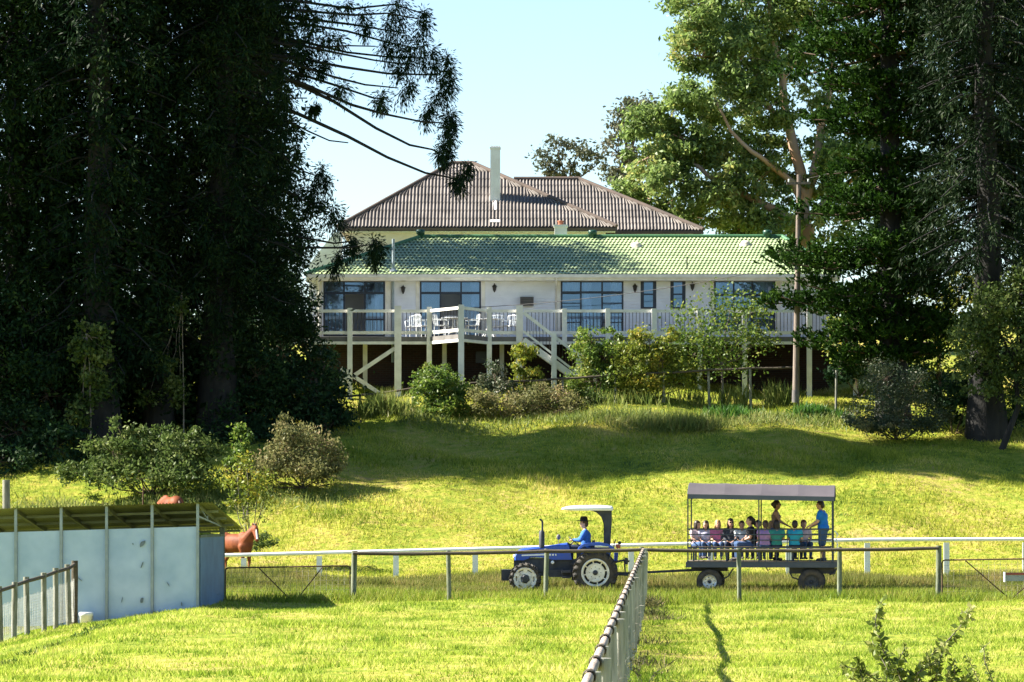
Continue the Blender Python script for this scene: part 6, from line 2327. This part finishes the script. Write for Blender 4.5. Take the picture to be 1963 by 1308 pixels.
def build_trailer():
    t = trailer

    def kb(x0, x1, y0, y1, d0, d1, mb):
        a = [K(x0, y1, d0), K(x1, y1, d0), K(x1, y1, d1), K(x0, y1, d1), K(x0, y0, d0), K(x1, y0, d0), K(x1, y0, d1), K(x0, y0, d1)]
        return mb.add(a, [(0, 3, 2, 1), (4, 5, 6, 7), (0, 1, 5, 4), (1, 2, 6, 5), (2, 3, 7, 6), (3, 0, 4, 7)])
    kb(1318, 1608, 1077, 1087, -HWT, HWT, MB()).obj("chassis", MT['trailer'], t)
    for i in range(9):
        d0 = -HWT + .02 + i * .212
        kb(1320, 1606, 1074.8, 1076.9, d0, d0 + .205, MB()).obj("floor_board", MT['deck'], t)
    # under-frame: springs, turntable, brackets
    kb(1326, 1395, 1087, 1095, -.35, .35, MB()).obj("turntable", MT['dark'], t)
    kb(1514, 1600, 1087, 1099, -.6, .6, MB()).obj("rear_subframe", MT['dark'], t)
    for pts, r in (([(1408, 1089), (1398, 1104), (1385, 1112)], .022), ([(1515, 1095), (1520, 1106), (1535, 1111)], .022), ([(1590, 1100), (1600, 1098), (1604, 1088)], .03), ([(1470, 1087), (1474, 1094), (1477, 1090)], .015)):
        MB().tube([K(x, y, -.72) for x, y in pts], r, 6).obj("bracket", MT['dark'], t)
    for q in (1362.5, 1556): MB().cyl(K(q, 1115, -.8), K(q, 1115, .8), .05).obj("axle", MT['dark'], t)
    mb = MB()
    a, b, c = K(1330, 1094, 0), T(1216, 1098.5, 0), K(1330, 1094, .0)
    mb.beam(K(1332, 1093, -.12), b + Vector((0, .0, 0)), .06, .07)
    mb.beam(K(1332, 1093, .12), b + Vector((.05, 0, 0)), .06, .07)
    mb.lathe(b, (0, 0, 1), [(-.03, .07), (.03, .07), (.03, .03), (-.03, .03)], 12)
    mb.obj("drawbar", MT['dark'], t)
    for (px, r, lug) in ((1362.5, 24.5, 0), (1556, 25, 0)):
        for s in (-1, 1):
            wheel(t, K(px, 1114.5, s * .78), px2m(r), px2m(13.2), .24, s, 0, 'road', 'steel' if px < 1400 else 'dark')
    # corner and mid posts
    for (px, top) in ((1322, 950), (1457, 955), (1596, 958)):
        for s in (-1, 1):
            mb = MB()
            kb(px - 1.2, px + 1.2, top, 1078, s * (HWT - .02) - .02, s * (HWT - .02) + .02, mb)
            mb.obj("post", MT['trailer'], t)
    # side rails and bars
    for s in (-1, 1):
        d = s * (HWT - .02)
        for py in (1014.5, 1024.5, 1035, 1049):
            MB().tube([K(1322, py, d), K(1594, py, d)], .016 if py < 1040 else .02, 6).obj("side_rail", MT['trailer'], t)
        for i in range(1, 13):
            px = 1322 + i * 21
            MB().tube([K(px, 1014.5 if i % 3 == 0 else 1049, d), K(px, 1077, d)], .011, 5).obj("side_bar", MT['trailer'], t)
    for px in (1322, 1596):
        for py in (1014.5, 1035, 1052):
            if px == 1596 and py < 1050:
                for s in (-1, 1): MB().tube([K(px, py, s * (HWT - .02)), K(px, py, s * .4)], .016, 6).obj("end_rail", MT['trailer'], t)
            else:
                MB().tube([K(px, py, -HWT + .02), K(px, py, HWT - .02)], .016, 6).obj("end_rail", MT['trailer'], t)
    # folded white step at the right end
    mb = MB()
    mb.tube([K(1600, 1018, -.5), K(1606, 1024, -.5), K(1602, 1034, -.5), K(1606, 1044, -.5), K(1600, 1060, -.5)], .012, 5)
    mb.tube([K(1600, 1018, -.1), K(1606, 1024, -.1), K(1602, 1034, -.1), K(1606, 1044, -.1), K(1600, 1060, -.1)], .012, 5)
    for py in (1024, 1034, 1044): mb.tube([K(1604, py, -.5), K(1604, py, -.1)], .014, 5)
    mb.obj("ladder", MT['bucket'], t)
    # benches along both sides
    for s in (-1, 1):
        for k in range(2):
            d0 = s * .60 + (-.15 + k * .15)
            kb(1328, 1585, 1047.5, 1049.5, d0, d0 + .135, MB()).obj("bench_board", MT['seatwood'], t)
        for px in (1332, 1395, 1458, 1520, 1580):
            kb(px - 1.5, px + 1.5, 1049.6, 1074.7, s * .60 - .12, s * .60 + .10, MB()).obj("bench_leg", MT['trailer'], t)
    # awning: four vinyl bays, sides hanging, ends open
    xs = [1322, 1391.5, 1461, 1531, 1600]
    hr = HWT + .06

    def lean(px, y): return y + (px - 1322) / 278 * 5.0
    for a, b in zip(xs[:-1], xs[1:]):
        m = 5
        vs, fs = [], []
        prof = [(-hr, 956), (-hr, 947.5), (-hr * .93, 944.5), (-.30, 927.5), (0, 925.5), (.30, 927.5), (hr * .93, 944.5), (hr, 947.5), (hr, 956)]
        for i in range(m + 1):
            px = a + (b - a) * i / m
            sag = 1.2 * 4 * (i / m) * (1 - i / m)
            for j, (d, y) in enumerate(prof):
                vs.append(K(px, lean(px, y + (sag if 2 <= j <= 6 else 0)), d))
        k = len(prof)
        top, side = [], []
        for i in range(m):
            for j in range(k - 1):
                f = (i * k + j, (i + 1) * k + j, (i + 1) * k + j + 1, i * k + j + 1)
                (side if j in (0, k - 2) else top).append(f)
        o = MB()
        o.add(vs, top)
        o.cur = 1
        o.add(vs, side)
        o.obj("awning", [MT['vinyl'], MT['vinyl_side']], t)
    for px in xs:
        mb = MB()
        mb.tube([K(px, lean(px, 947.8), -hr + .04), K(px, lean(px, 930), -.30), K(px, lean(px, 927.5), 0), K(px, lean(px, 930), .30), K(px, lean(px, 947.8), hr - .04)], .018, 6)
        mb.tube([K(px, lean(px, 949), -hr + .05), K(px, lean(px, 949), hr - .05)], .015, 6)
        mb.obj("roof_hoop", MT['trailer'], t)
    for s in (-1, 1):
        MB().tube([K(1322, lean(1322, 955), s * (hr - .03)), K(1600, lean(1600, 955), s * (hr - .03))], .018, 6).obj("eave_rail", MT['trailer'], t)
    # lamps and plate at the back
    for d in (-.7, .7):
        mb = MB()
        kb(1608.2, 1610, 1080, 1084, d - .08, d + .08, mb)
        mb.obj("tail_light", MT['troughred'], t)


build_trailer()


# ================================================================== PEOPLE
def remeshed(name, mb, voxel, mats, smooth=2):
    me0 = mb.mesh(name + "_raw", mats)
    o = bpy.data.objects.new(name + "_raw", me0)
    COL.objects.link(o)
    r = o.modifiers.new("union", 'REMESH')
    r.mode = 'VOXEL'
    r.voxel_size = voxel
    r.use_smooth_shade = True
    if smooth:
        s = o.modifiers.new("soften", 'SMOOTH')
        s.factor = .5
        s.iterations = smooth
    dg = bpy.context.evaluated_depsgraph_get()
    me = bpy.data.meshes.new_from_object(o.evaluated_get(dg))
    me.name = name
    bpy.data.objects.remove(o)
    bpy.data.meshes.remove(me0)
    me.materials.clear()
    for m in mats: me.materials.append(m)
    me.polygons.foreach_set("use_smooth", [True] * len(me.polygons))
    return me


def join_mesh(me, extra_mb, mats):
    """adds small separate shapes (fingers, eyes) to the body mesh"""
    ex = extra_mb.mesh("extra", mats)
    bm = bmesh.new()
    bm.from_mesh(me)
    bm.from_mesh(ex)
    bm.to_mesh(me)
    bm.free()
    bpy.data.meshes.remove(ex)
    me.materials.clear()
    for m in mats: me.materials.append(m)
    return me


def cap(mb, a, b, r0, r1, n=10):
    mb.tube([a, b], [r0, r1], n)
    mb.ell(a, r0, n, 6)
    mb.ell(b, r1, n, 6)


def person(label, loc, rz, pose, s, skin, top, bottom, hair, style='short', seat=.42, sleeve=.55, leg='long', arms=None, lean=0.0, yaw=0.0, nod=0.0, hat=None, group=None, glasses=False, shoes='shoe', woman=False, straps=False, girth=1.18):
    """one continuous body with clothes and hair as parts; forward is local +y"""
    root = E("person", loc, label, "person", group, rz)
    V3 = lambda x, y, z: Vector((x, y, z))
    hs = 1.12 * s ** .5                                     # children carry larger heads
    if pose == 'sit':
        pz = seat + .10 * s
        hip = [V3(sx * .085 * s, 0, pz) for sx in (-1, 1)]
        knee = [V3(sx * .11 * s, .40 * s, pz + .02) for sx in (-1, 1)]
        az = max(.075 * s, pz - .40 * s)
        ank = [V3(sx * .10 * s, .40 * s, az) for sx in (-1, 1)]
    else:
        pz = .92 * s
        hip = [V3(sx * .085 * s, 0, pz - .02 * s) for sx in (-1, 1)]
        knee = [V3(sx * .10 * s, .03 * s, .49 * s) for sx in (-1, 1)]
        ank = [V3(sx * .11 * s, -.01 * s, .075 * s) for sx in (-1, 1)]
    toe = [a + V3(0, .15 * s, -.045 * s) for a in ank]
    tl = Matrix.Rotation(-lean, 3, 'X')
    base = V3(0, 0, pz)

    def up(x, y, z): return base + tl @ V3(x * s, y * s, z * s)
    wd = (.165 if woman else .185) * (1 + (girth - 1) * .7)
    G = lambda x, y, z: Vector((x * girth, y * girth, z)) * s
    sh = [up(sx * wd, 0, .445) for sx in (-1, 1)]
    neck0, neck1 = up(0, -.005, .46), up(0, .012, .58)
    hc = neck1 + V3(0, .018 * s, .085 * hs)
    hr = Matrix.Rotation(yaw, 3, 'Z') @ Matrix.Rotation(-nod, 3, 'X')
    arms = arms or {}
    el, wr = [], []
    for i, sx in enumerate((-1, 1)):
        a = arms.get(i)
        if a is None:
            if pose == 'sit':
                e, w = up(sx * .235, .07, .20), base + V3(sx * .10 * s, .28 * s, .10 * s)
            else:
                e, w = up(sx * .25, -.02, .16), up(sx * .26, .08, -.07)
        else:
            e, w = (base + V3(*a[0]) * s, base + V3(*a[1]) * s)
        el.append(e)
        wr.append(w)
    b = MB()
    # trunk
    b.ell(base + V3(0, -.01 * s, 0), G(.16, .115, .125), 14, 8)
    b.ell(up(0, -.005, .16), G(.135, .10, .17), 14, 8, tl)
    b.ell(up(0, 0, .34), G(.165 if not woman else .145, .11, .17), 14, 8, tl)
    if woman: b.ell(up(0, .07, .33), V3(.125, .07, .075) * s, 12, 8, tl)
    cap(b, sh[0], sh[1], .062 * s, .062 * s)
    cap(b, neck0, neck1 + V3(0, .01 * s, .02 * s), .056 * s, .050 * s)

    def H(x, y, z): return hc + hr @ (V3(x, y, z) * hs)
    b.ell(hc, V3(.076, .096, .112) * hs, 14, 10, hr)
    b.ell(H(0, .03, -.055), V3(.056, .062, .062) * hs, 12, 8, hr)
    b.ell(H(0, .055, -.088), V3(.030, .030, .028) * hs, 10, 6, hr)
    b.ell(H(0, .098, -.020), V3(.016, .024, .026) * hs, 8, 6, hr)
    for sx in (-1, 1): b.ell(H(sx * .076, -.008, -.01), V3(.014, .024, .034) * hs, 8, 6, hr)
    for i, sx in enumerate((-1, 1)):
        cap(b, sh[i], el[i], .050 * s * girth, .041 * s * girth)
        cap(b, el[i], wr[i], .041 * s * girth, .028 * s)
        f = (wr[i] - el[i]).normalized()
        b.ell(wr[i] + f * .045 * s, V3(.034, .034, .034) * s, 10, 6)
        cap(b, hip[i], knee[i], .085 * s, .056 * s)
        cap(b, knee[i], ank[i], .056 * s, .036 * s)
        cap(b, ank[i] + V3(0, -.03 * s, -.03 * s), toe[i], .036 * s, .028 * s)
    me = remeshed("body", b, .025 * max(s, .8), [MT[skin]])
    x = MB()
    for i, sx in enumerate((-1, 1)):
        f = (wr[i] - el[i]).normalized()
        side = f.cross(V3(0, 0, 1))
        side = side.normalized() if side.length > .1 else V3(1, 0, 0)
        dn = f.cross(side).normalized()
        if dn.z > 0: dn = -dn
        pc = wr[i] + f * .07 * s
        for k, (o, L) in enumerate(((-.026, .062), (-.009, .072), (.009, .068), (.026, .052))):
            p0 = pc + side * o * s - f * .01
            p1 = p0 + (f + dn * .25) * L * .5 * s
            p2 = p1 + (f * .6 + dn * .8) * L * .5 * s
            x.tube([p0, p1, p2], [.0095 * s, .0088 * s, .007 * s], 6)
        p0 = wr[i] + f * .035 * s - side * sx * .03 * s
        x.tube([p0, p0 + (f * .6 - side * sx * .7) * .035 * s, p0 + (f * 1.2 - side * sx * .7 + dn * .4) * .055 * s], [.012 * s, .011 * s, .008 * s], 6)
    x.cur = 1
    for sx in (-1, 1): x.ell(H(sx * .032, .083, .008), V3(.012, .009, .009) * hs, 8, 6, hr)
    x.box(H(0, .074, .0) + V3(0, 0, 0), (.001, .001, .001))
    for sx in (-1, 1): x.beam(H(sx * .018, .090, .028), H(sx * .048, .078, .028), .006 * hs, .006 * hs)
    x.cur = 2
    x.ell(H(0, .085, -.062), V3(.022, .008, .007) * hs, 8, 6, hr)
    join_mesh(me, x, [MT[skin], MT['eye'], MT['lip']])
    link("body", me, root, True)
    # top
    if top:
        c = MB()
        c.ell(base + V3(0, -.01 * s, .03 * s), G(.175, .13, .11), 14, 8)
        c.ell(up(0, -.005, .16), G(.152, .118, .19), 14, 8, tl)
        c.ell(up(0, 0, .33), G(.183 if not woman else .16, .128, .165 if not straps else .12), 14, 8, tl)
        if woman: c.ell(up(0, .075, .33), V3(.135, .078, .085) * s, 12, 8, tl)
        if not straps:
            cap(c, sh[0], sh[1], .076 * s, .076 * s)
            for i in (0, 1):
                if sleeve <= 1: cap(c, sh[i], sh[i].lerp(el[i], sleeve), .068 * s * girth, (.062 if sleeve < .9 else .052) * s * girth)
                else:
                    cap(c, sh[i], el[i], .068 * s * girth, .055 * s * girth)
                    cap(c, el[i], el[i].lerp(wr[i], .92), .055 * s * girth, .042 * s)
        link("shirt", remeshed("shirt", c, .03 * max(s, .8), [MT[top]]), root, True)
    # trousers
    c = MB()
    c.ell(base + V3(0, -.012 * s, -.01 * s), G(.172, .128, .12), 14, 8)
    for i in (0, 1):
        cap(c, hip[i], knee[i] if leg != 'brief' else hip[i].lerp(knee[i], .5), .10 * s * girth, .073 * s * girth)
        if leg == 'long': cap(c, knee[i], knee[i].lerp(ank[i], .94), .072 * s, .056 * s)
        elif leg == 'short': cap(c, knee[i].lerp(hip[i], .12), knee[i].lerp(ank[i], .06), .076 * s, .074 * s)
    link("trousers", remeshed("trousers", c, .03 * max(s, .8), [MT[bottom]]), root, True)
    for i in (0, 1):
        c = MB()
        cap(c, ank[i] + V3(0, -.03 * s, -.028 * s), toe[i] + V3(0, .01 * s, 0), .045 * s, .036 * s)
        link("shoe", c.mesh("shoe", MT[shoes]), root, True)
    # hair
    c = MB()
    c.ell(H(0, -.012, .022), V3(.087, .102, .108) * hs, 14, 10, hr)
    c.ell(H(0, -.05, -.02), V3(.080, .066, .085) * hs, 12, 8, hr)
    if style == 'long':
        c.ell(H(0, -.055, -.10), V3(.085, .055, .13) * hs, 12, 8, hr)
        c.ell(H(0, -.075, -.22), V3(.07, .045, .12) * hs, 12, 8, hr)
        for sx in (-1, 1): c.ell(H(sx * .075, -.02, -.08), V3(.024, .045, .11) * hs, 10, 6, hr)
    elif style == 'bob':
        c.ell(H(0, -.05, -.07), V3(.088, .065, .09) * hs, 12, 8, hr)
        for sx in (-1, 1): c.ell(H(sx * .074, -.01, -.05), V3(.022, .045, .08) * hs, 10, 6, hr)
    elif style == 'tail':
        c.ell(H(0, -.11, .02), V3(.04, .045, .045) * hs, 10, 6, hr)
        c.ell(H(0, -.13, -.07), V3(.03, .032, .09) * hs, 10, 6, hr)
    elif style == 'bun':
        c.ell(H(0, -.115, .01), V3(.05, .045, .05) * hs, 10, 6, hr)
    # the face is left free: hair is cut away in front by shrinking
    hm = remeshed("hair", c, .018, [MT[hair]], 2)
    inv = hr.inverted()
    bm = bmesh.new()
    bm.from_mesh(hm)
    kill = []
    for f in bm.faces:
        p = inv @ (f.calc_center_median() - hc) / hs
        if p.y > .03 and p.z < .052: kill.append(f)
    bmesh.ops.delete(bm, geom=kill, context='FACES')
    bm.to_mesh(hm)
    bm.free()
    link("hair", hm, root, True)
    if glasses:
        c = MB()
        for sx in (-1, 1): c.ell(H(sx * .034, .094, .010), V3(.030, .010, .022) * hs, 10, 6, hr)
        c.beam(H(-.07, .085, .016), H(.07, .085, .016), .01 * hs, .006 * hs)
        link("sunglasses", c.mesh("sunglasses", MT['eye']), root, True)
    if hat:
        c = MB()
        rr = hr @ V3(0, 0, 1)
        c.lathe(H(0, 0, .045), rr, [(0, .09 * hs), (.0, .17 * hs), (.02, .205 * hs), (.026, .19 * hs), (.012, .10 * hs), (.07 * hs, .095 * hs), (.115 * hs, .08 * hs), (.125 * hs, .05 * hs), (.11 * hs, 0)], 24)
        link("hat", c.mesh("hat", MT[hat]), root, True)
    return root


L90, R90 = R(90), R(-90)
pp = T(1124, 1060)
person("driver in a mid blue shirt and black broad brimmed hat on the tractor seat", (pp.x, DT, T(0, 1060).z - .48), L90, 'sit', 1.08, 'skin', 'shirt_blue', 'denim_dark', 'hair_brown',
       seat=.50, sleeve=1.2, arms={0: ((-.24, .16, .22), (-.13, .36, .22)), 1: ((.24, .16, .22), (.13, .36, .22))}, lean=.06, hat='hat')

FZ = CZ + (HY - 1074.6) * DT / F
PG = "people riding on the passenger trailer"


def rider(px, d):
    p = K(px, 1075, d)
    return (p.x, p.y, FZ)


FAR, NEAR = .60, -.60
CAMF = R(180)
person("small dark haired child in a pale pink top, first from the left in the trailer", rider(1334, FAR), CAMF + .5, 'sit', .84, 'skin', 'palepink', 'denim', 'hair_dark', 'bob', seat=.36, group=PG, yaw=.5)
person("dark haired child in a lavender top sitting between the pale pink and bright pink tops", rider(1351, FAR - .02), CAMF, 'sit', .84, 'skin', 'lavender', 'denim', 'hair_dark', 'bob', seat=.36, group=PG, yaw=-.5)
person("fair haired girl in a bright pink top on the far bench of the trailer", rider(1374, FAR), CAMF, 'sit', .87, 'skin', 'pink', 'denim', 'hair_blond', 'bob', seat=.36, group=PG, yaw=.1)
person("long haired woman in sunglasses and a charcoal top on the far bench", rider(1399, FAR), CAMF - .1, 'sit', .92, 'skin', 'charcoal_cloth', 'denim_dark', 'hair_dark', 'long', seat=.36, group=PG, glasses=True, woman=True, sleeve=1.2, yaw=.3)
person("dark haired woman in a black top and blue jeans facing left in the trailer", rider(1440, -.20), L90 + .15, 'sit', 1.0, 'skin', 'black_cloth', 'denim', 'hair_dark', 'tail', seat=.36, group=PG, woman=True, sleeve=.6)
person("child in a white top squeezed between the sunglasses woman and the woman in black", rider(1420, FAR), CAMF + .2, 'sit', .84, 'skin', 'bucket', 'denim', 'hair_brown', 'short', seat=.36, group=PG, yaw=-.3)
person("dark haired child in a black top on the far bench behind the woman in black", rider(1452, FAR), CAMF - .3, 'sit', .86, 'skin', 'black_cloth', 'denim_dark', 'hair_dark', 'short', seat=.36, group=PG, yaw=.4)
person("fair child in a pale top glimpsed beyond the lilac and teal tops", rider(1478, FAR), CAMF + .1, 'sit', .84, 'skin', 'lavender', 'denim', 'hair_blond', 'bob', seat=.36, group=PG, yaw=.6)
person("child in a lilac top with its back to us", rider(1468, NEAR), -.25, 'sit', .86, 'skin', 'lilac', 'denim', 'hair_brown', 'tail', seat=.36, group=PG, yaw=.5)
person("dark haired child in a teal top seated before the standing woman", rider(1490, NEAR), 0.1, 'sit', .87, 'skin', 'teal', 'denim_dark', 'hair_dark', 'bob', seat=.36, group=PG)
person("tanned woman with tied up hair and bare shoulders standing in the trailer", rider(1487, .12), R90, 'stand', 1.00, 'skin_tan', 'tan_cloth', 'denim', 'hair_dark', 'bun', group=PG, girth=1.1, woman=True, straps=True, leg='short', glasses=True, arms={1: ((.23, .10, .20), (.22, .36, .06))})
person("child in a turquoise top facing into the trailer near its right end", rider(1524, NEAR + .04), -.4, 'sit', .86, 'skin', 'cyan', 'denim_dark', 'hair_dark', 'short', seat=.36, group=PG, yaw=.4)
person("auburn haired child in a pale top half hidden beyond the turquoise top", rider(1539, FAR), CAMF + .3, 'sit', .87, 'skin', 'palepink', 'denim', 'hair_red', 'short', seat=.36, group=PG)
person("standing man in a bright blue tee shirt at the right end of the trailer", rider(1578, -.30), L90 - .25, 'stand', 1.0, 'skin', 'tee_blue', 'denim', 'hair_dark', 'short', group=PG, girth=1.35, sleeve=.6, leg='short', lean=.10, nod=.12,
       arms={0: ((-.26, .12, .20), (-.24, .36, .07)), 1: ((.25, .13, .18), (.22, .36, .05))})


# ================================================================== HORSES
def horse(label, loc, rz, s, head_yaw=0.0, graze=False, blaze=True, coat='chestnut'):
    root = E("horse", loc, label, "horse", "chestnut horses", rz)
    V3 = lambda x, y, z: Vector((x, y, z)) * s
    b = MB()
    b.ell(V3(0, 0, 1.14), V3(.72, .30, .34), 18, 12)
    b.ell(V3(.48, 0, 1.13), V3(.34, .255, .38), 16, 10)
    b.ell(V3(-.56, 0, 1.20), V3(.36, .29, .33), 16, 10)
    b.ell(V3(.40, 0, 1.42), V3(.26, .11, .13), 12, 8)
    if not graze:
        n0, n1 = V3(.58, 0, 1.26), V3(1.00, 0, 1.66)
    else:
        n0, n1 = V3(.62, 0, 1.22), V3(1.20, 0, .62)
    for k in range(5):
        a, c = n0.lerp(n1, k / 5), n0.lerp(n1, (k + 1) / 5)
        r0, r1 = .25 - .025 * k, .25 - .025 * (k + 1)
        b.tube([a, c], [r0 * s, r1 * s], 12)
        b.ell(a, V3(r0 * .95, r0 * .62, r0), 12, 8)
    hy = Matrix.Rotation(head_yaw, 3, 'Z')
    fd = hy @ (Vector((.58, 0, -.81)) if not graze else Vector((.45, 0, -.89)))
    fu = hy @ (Vector((.81, 0, .58)) if not graze else Vector((.89, 0, .45)))
    fs_ = hy @ Vector((0, 1, 0))
    poll = n1 + Vector((0, 0, .03)) * s

    def HD(d, u, w=0.0): return poll + (fd * d + fu * u + fs_ * w) * s
    rot = Matrix((fd, fs_, fu)).transposed()
    b.ell(HD(.10, .02), Vector((.17, .115, .15)) * s, 14, 8, rot)
    b.tube([HD(.06, .03), HD(.30, .03), HD(.50, .02)], [.125 * s, .095 * s, .07 * s], 12)
    b.ell(HD(.52, .01), Vector((.085, .072, .075)) * s, 12, 8, rot)
    b.ell(HD(.22, -.06), Vector((.15, .07, .10)) * s, 12, 8, rot)
    for w in (-1, 1): b.tube([HD(-.06, .04, w * .055), HD(-.13, .055, w * .075), HD(-.22, .05, w * .06)], [.030 * s, .036 * s, .008 * s], 8)
    for w in (-1, 1):
        cap(b, V3(.50, w * .15, 1.02), V3(.52, w * .155, .86), .15 * s, .11 * s)
        cap(b, V3(.52, w * .155, .86), V3(.55, w * .15, .47), .095 * s, .062 * s)
        cap(b, V3(.55, w * .15, .47), V3(.545, w * .15, .16), .052 * s, .042 * s)
        cap(b, V3(.545, w * .15, .16), V3(.575, w * .15, .07), .05 * s, .048 * s)
        cap(b, V3(-.52, w * .16, 1.05), V3(-.46, w * .17, .84), .20 * s, .13 * s)
        cap(b, V3(-.46, w * .17, .84), V3(-.72, w * .16, .52), .11 * s, .064 * s)
        cap(b, V3(-.72, w * .16, .52), V3(-.68, w * .16, .16), .052 * s, .044 * s)
        cap(b, V3(-.68, w * .16, .16), V3(-.65, w * .16, .07), .05 * s, .048 * s)
    me = remeshed("body", b, .024, [MT[coat]], 4)
    x = MB()
    x.cur = 1
    for w in (-1, 1): x.ell(HD(.14, .065, w * .098), Vector((.026, .02, .024)) * s, 8, 6, rot)
    for w in (-1, 1): x.ell(HD(.565, .045, w * .038), Vector((.02, .012, .018)) * s, 8, 6, rot)
    join_mesh(me, x, [MT[coat], MT['eye']])
    link("body", me, root, True)
    for (px_, py_) in ((.585, -.15), (.585, .15), (-.64, -.16), (-.64, .16)):
        MB().lathe(V3(px_, py_, 0), (0, 0, 1), [(0, .075 * s), (.075 * s, .058 * s), (.08 * s, 0)], 12).obj("hoof", MT['hoof'], root, True)
    # mane, forelock and tail
    c = MB()
    for k in range(9):
        p = n0.lerp(n1, k / 8)
        up_ = (Vector((0, 0, 1)) if not graze else Vector((.6, 0, .8)))
        r = (.24 - .012 * k) * s
        c.ell(p + up_ * r * .78 + Vector((-.05 * s, .03 * s, 0)), Vector((.09, .035, .10)) * s, 8, 6)
    c.ell(HD(.0, .11), Vector((.11, .035, .03)) * s, 8, 6, rot)
    link("mane", remeshed("mane", c, .016, [MT['mane']], 2), root, True)
    c = MB()
    c.tube([V3(-.88, 0, 1.32), V3(-.98, 0, 1.20), V3(-1.02, 0, .85), V3(-1.0, 0, .45)], [.05 * s, .07 * s, .085 * s, .02 * s], 10)
    link("tail", c.mesh("tail", MT['mane']), root, True)
    if blaze:
        c = MB()
        c.tube([HD(.10, .150), HD(.25, .126), HD(.40, .104), HD(.54, .082)], [.010 * s, .026 * s, .034 * s, .028 * s], 8)
        link("blaze", c.mesh("blaze", MT['blaze']), root, True)
    return root


p = base_at(452, 118.5)
horse("chestnut horse with a white blaze looking over the white rail beside the shelter", (p.x, p.y, p.z - .03), R(-44), .87, R(-28))
p = base_at(326, 124.0)
horse("chestnut horse grazing behind the shelter with only its rump showing above the roof", (p.x, p.y, p.z - .05), R(118), .88, 0, True, False)
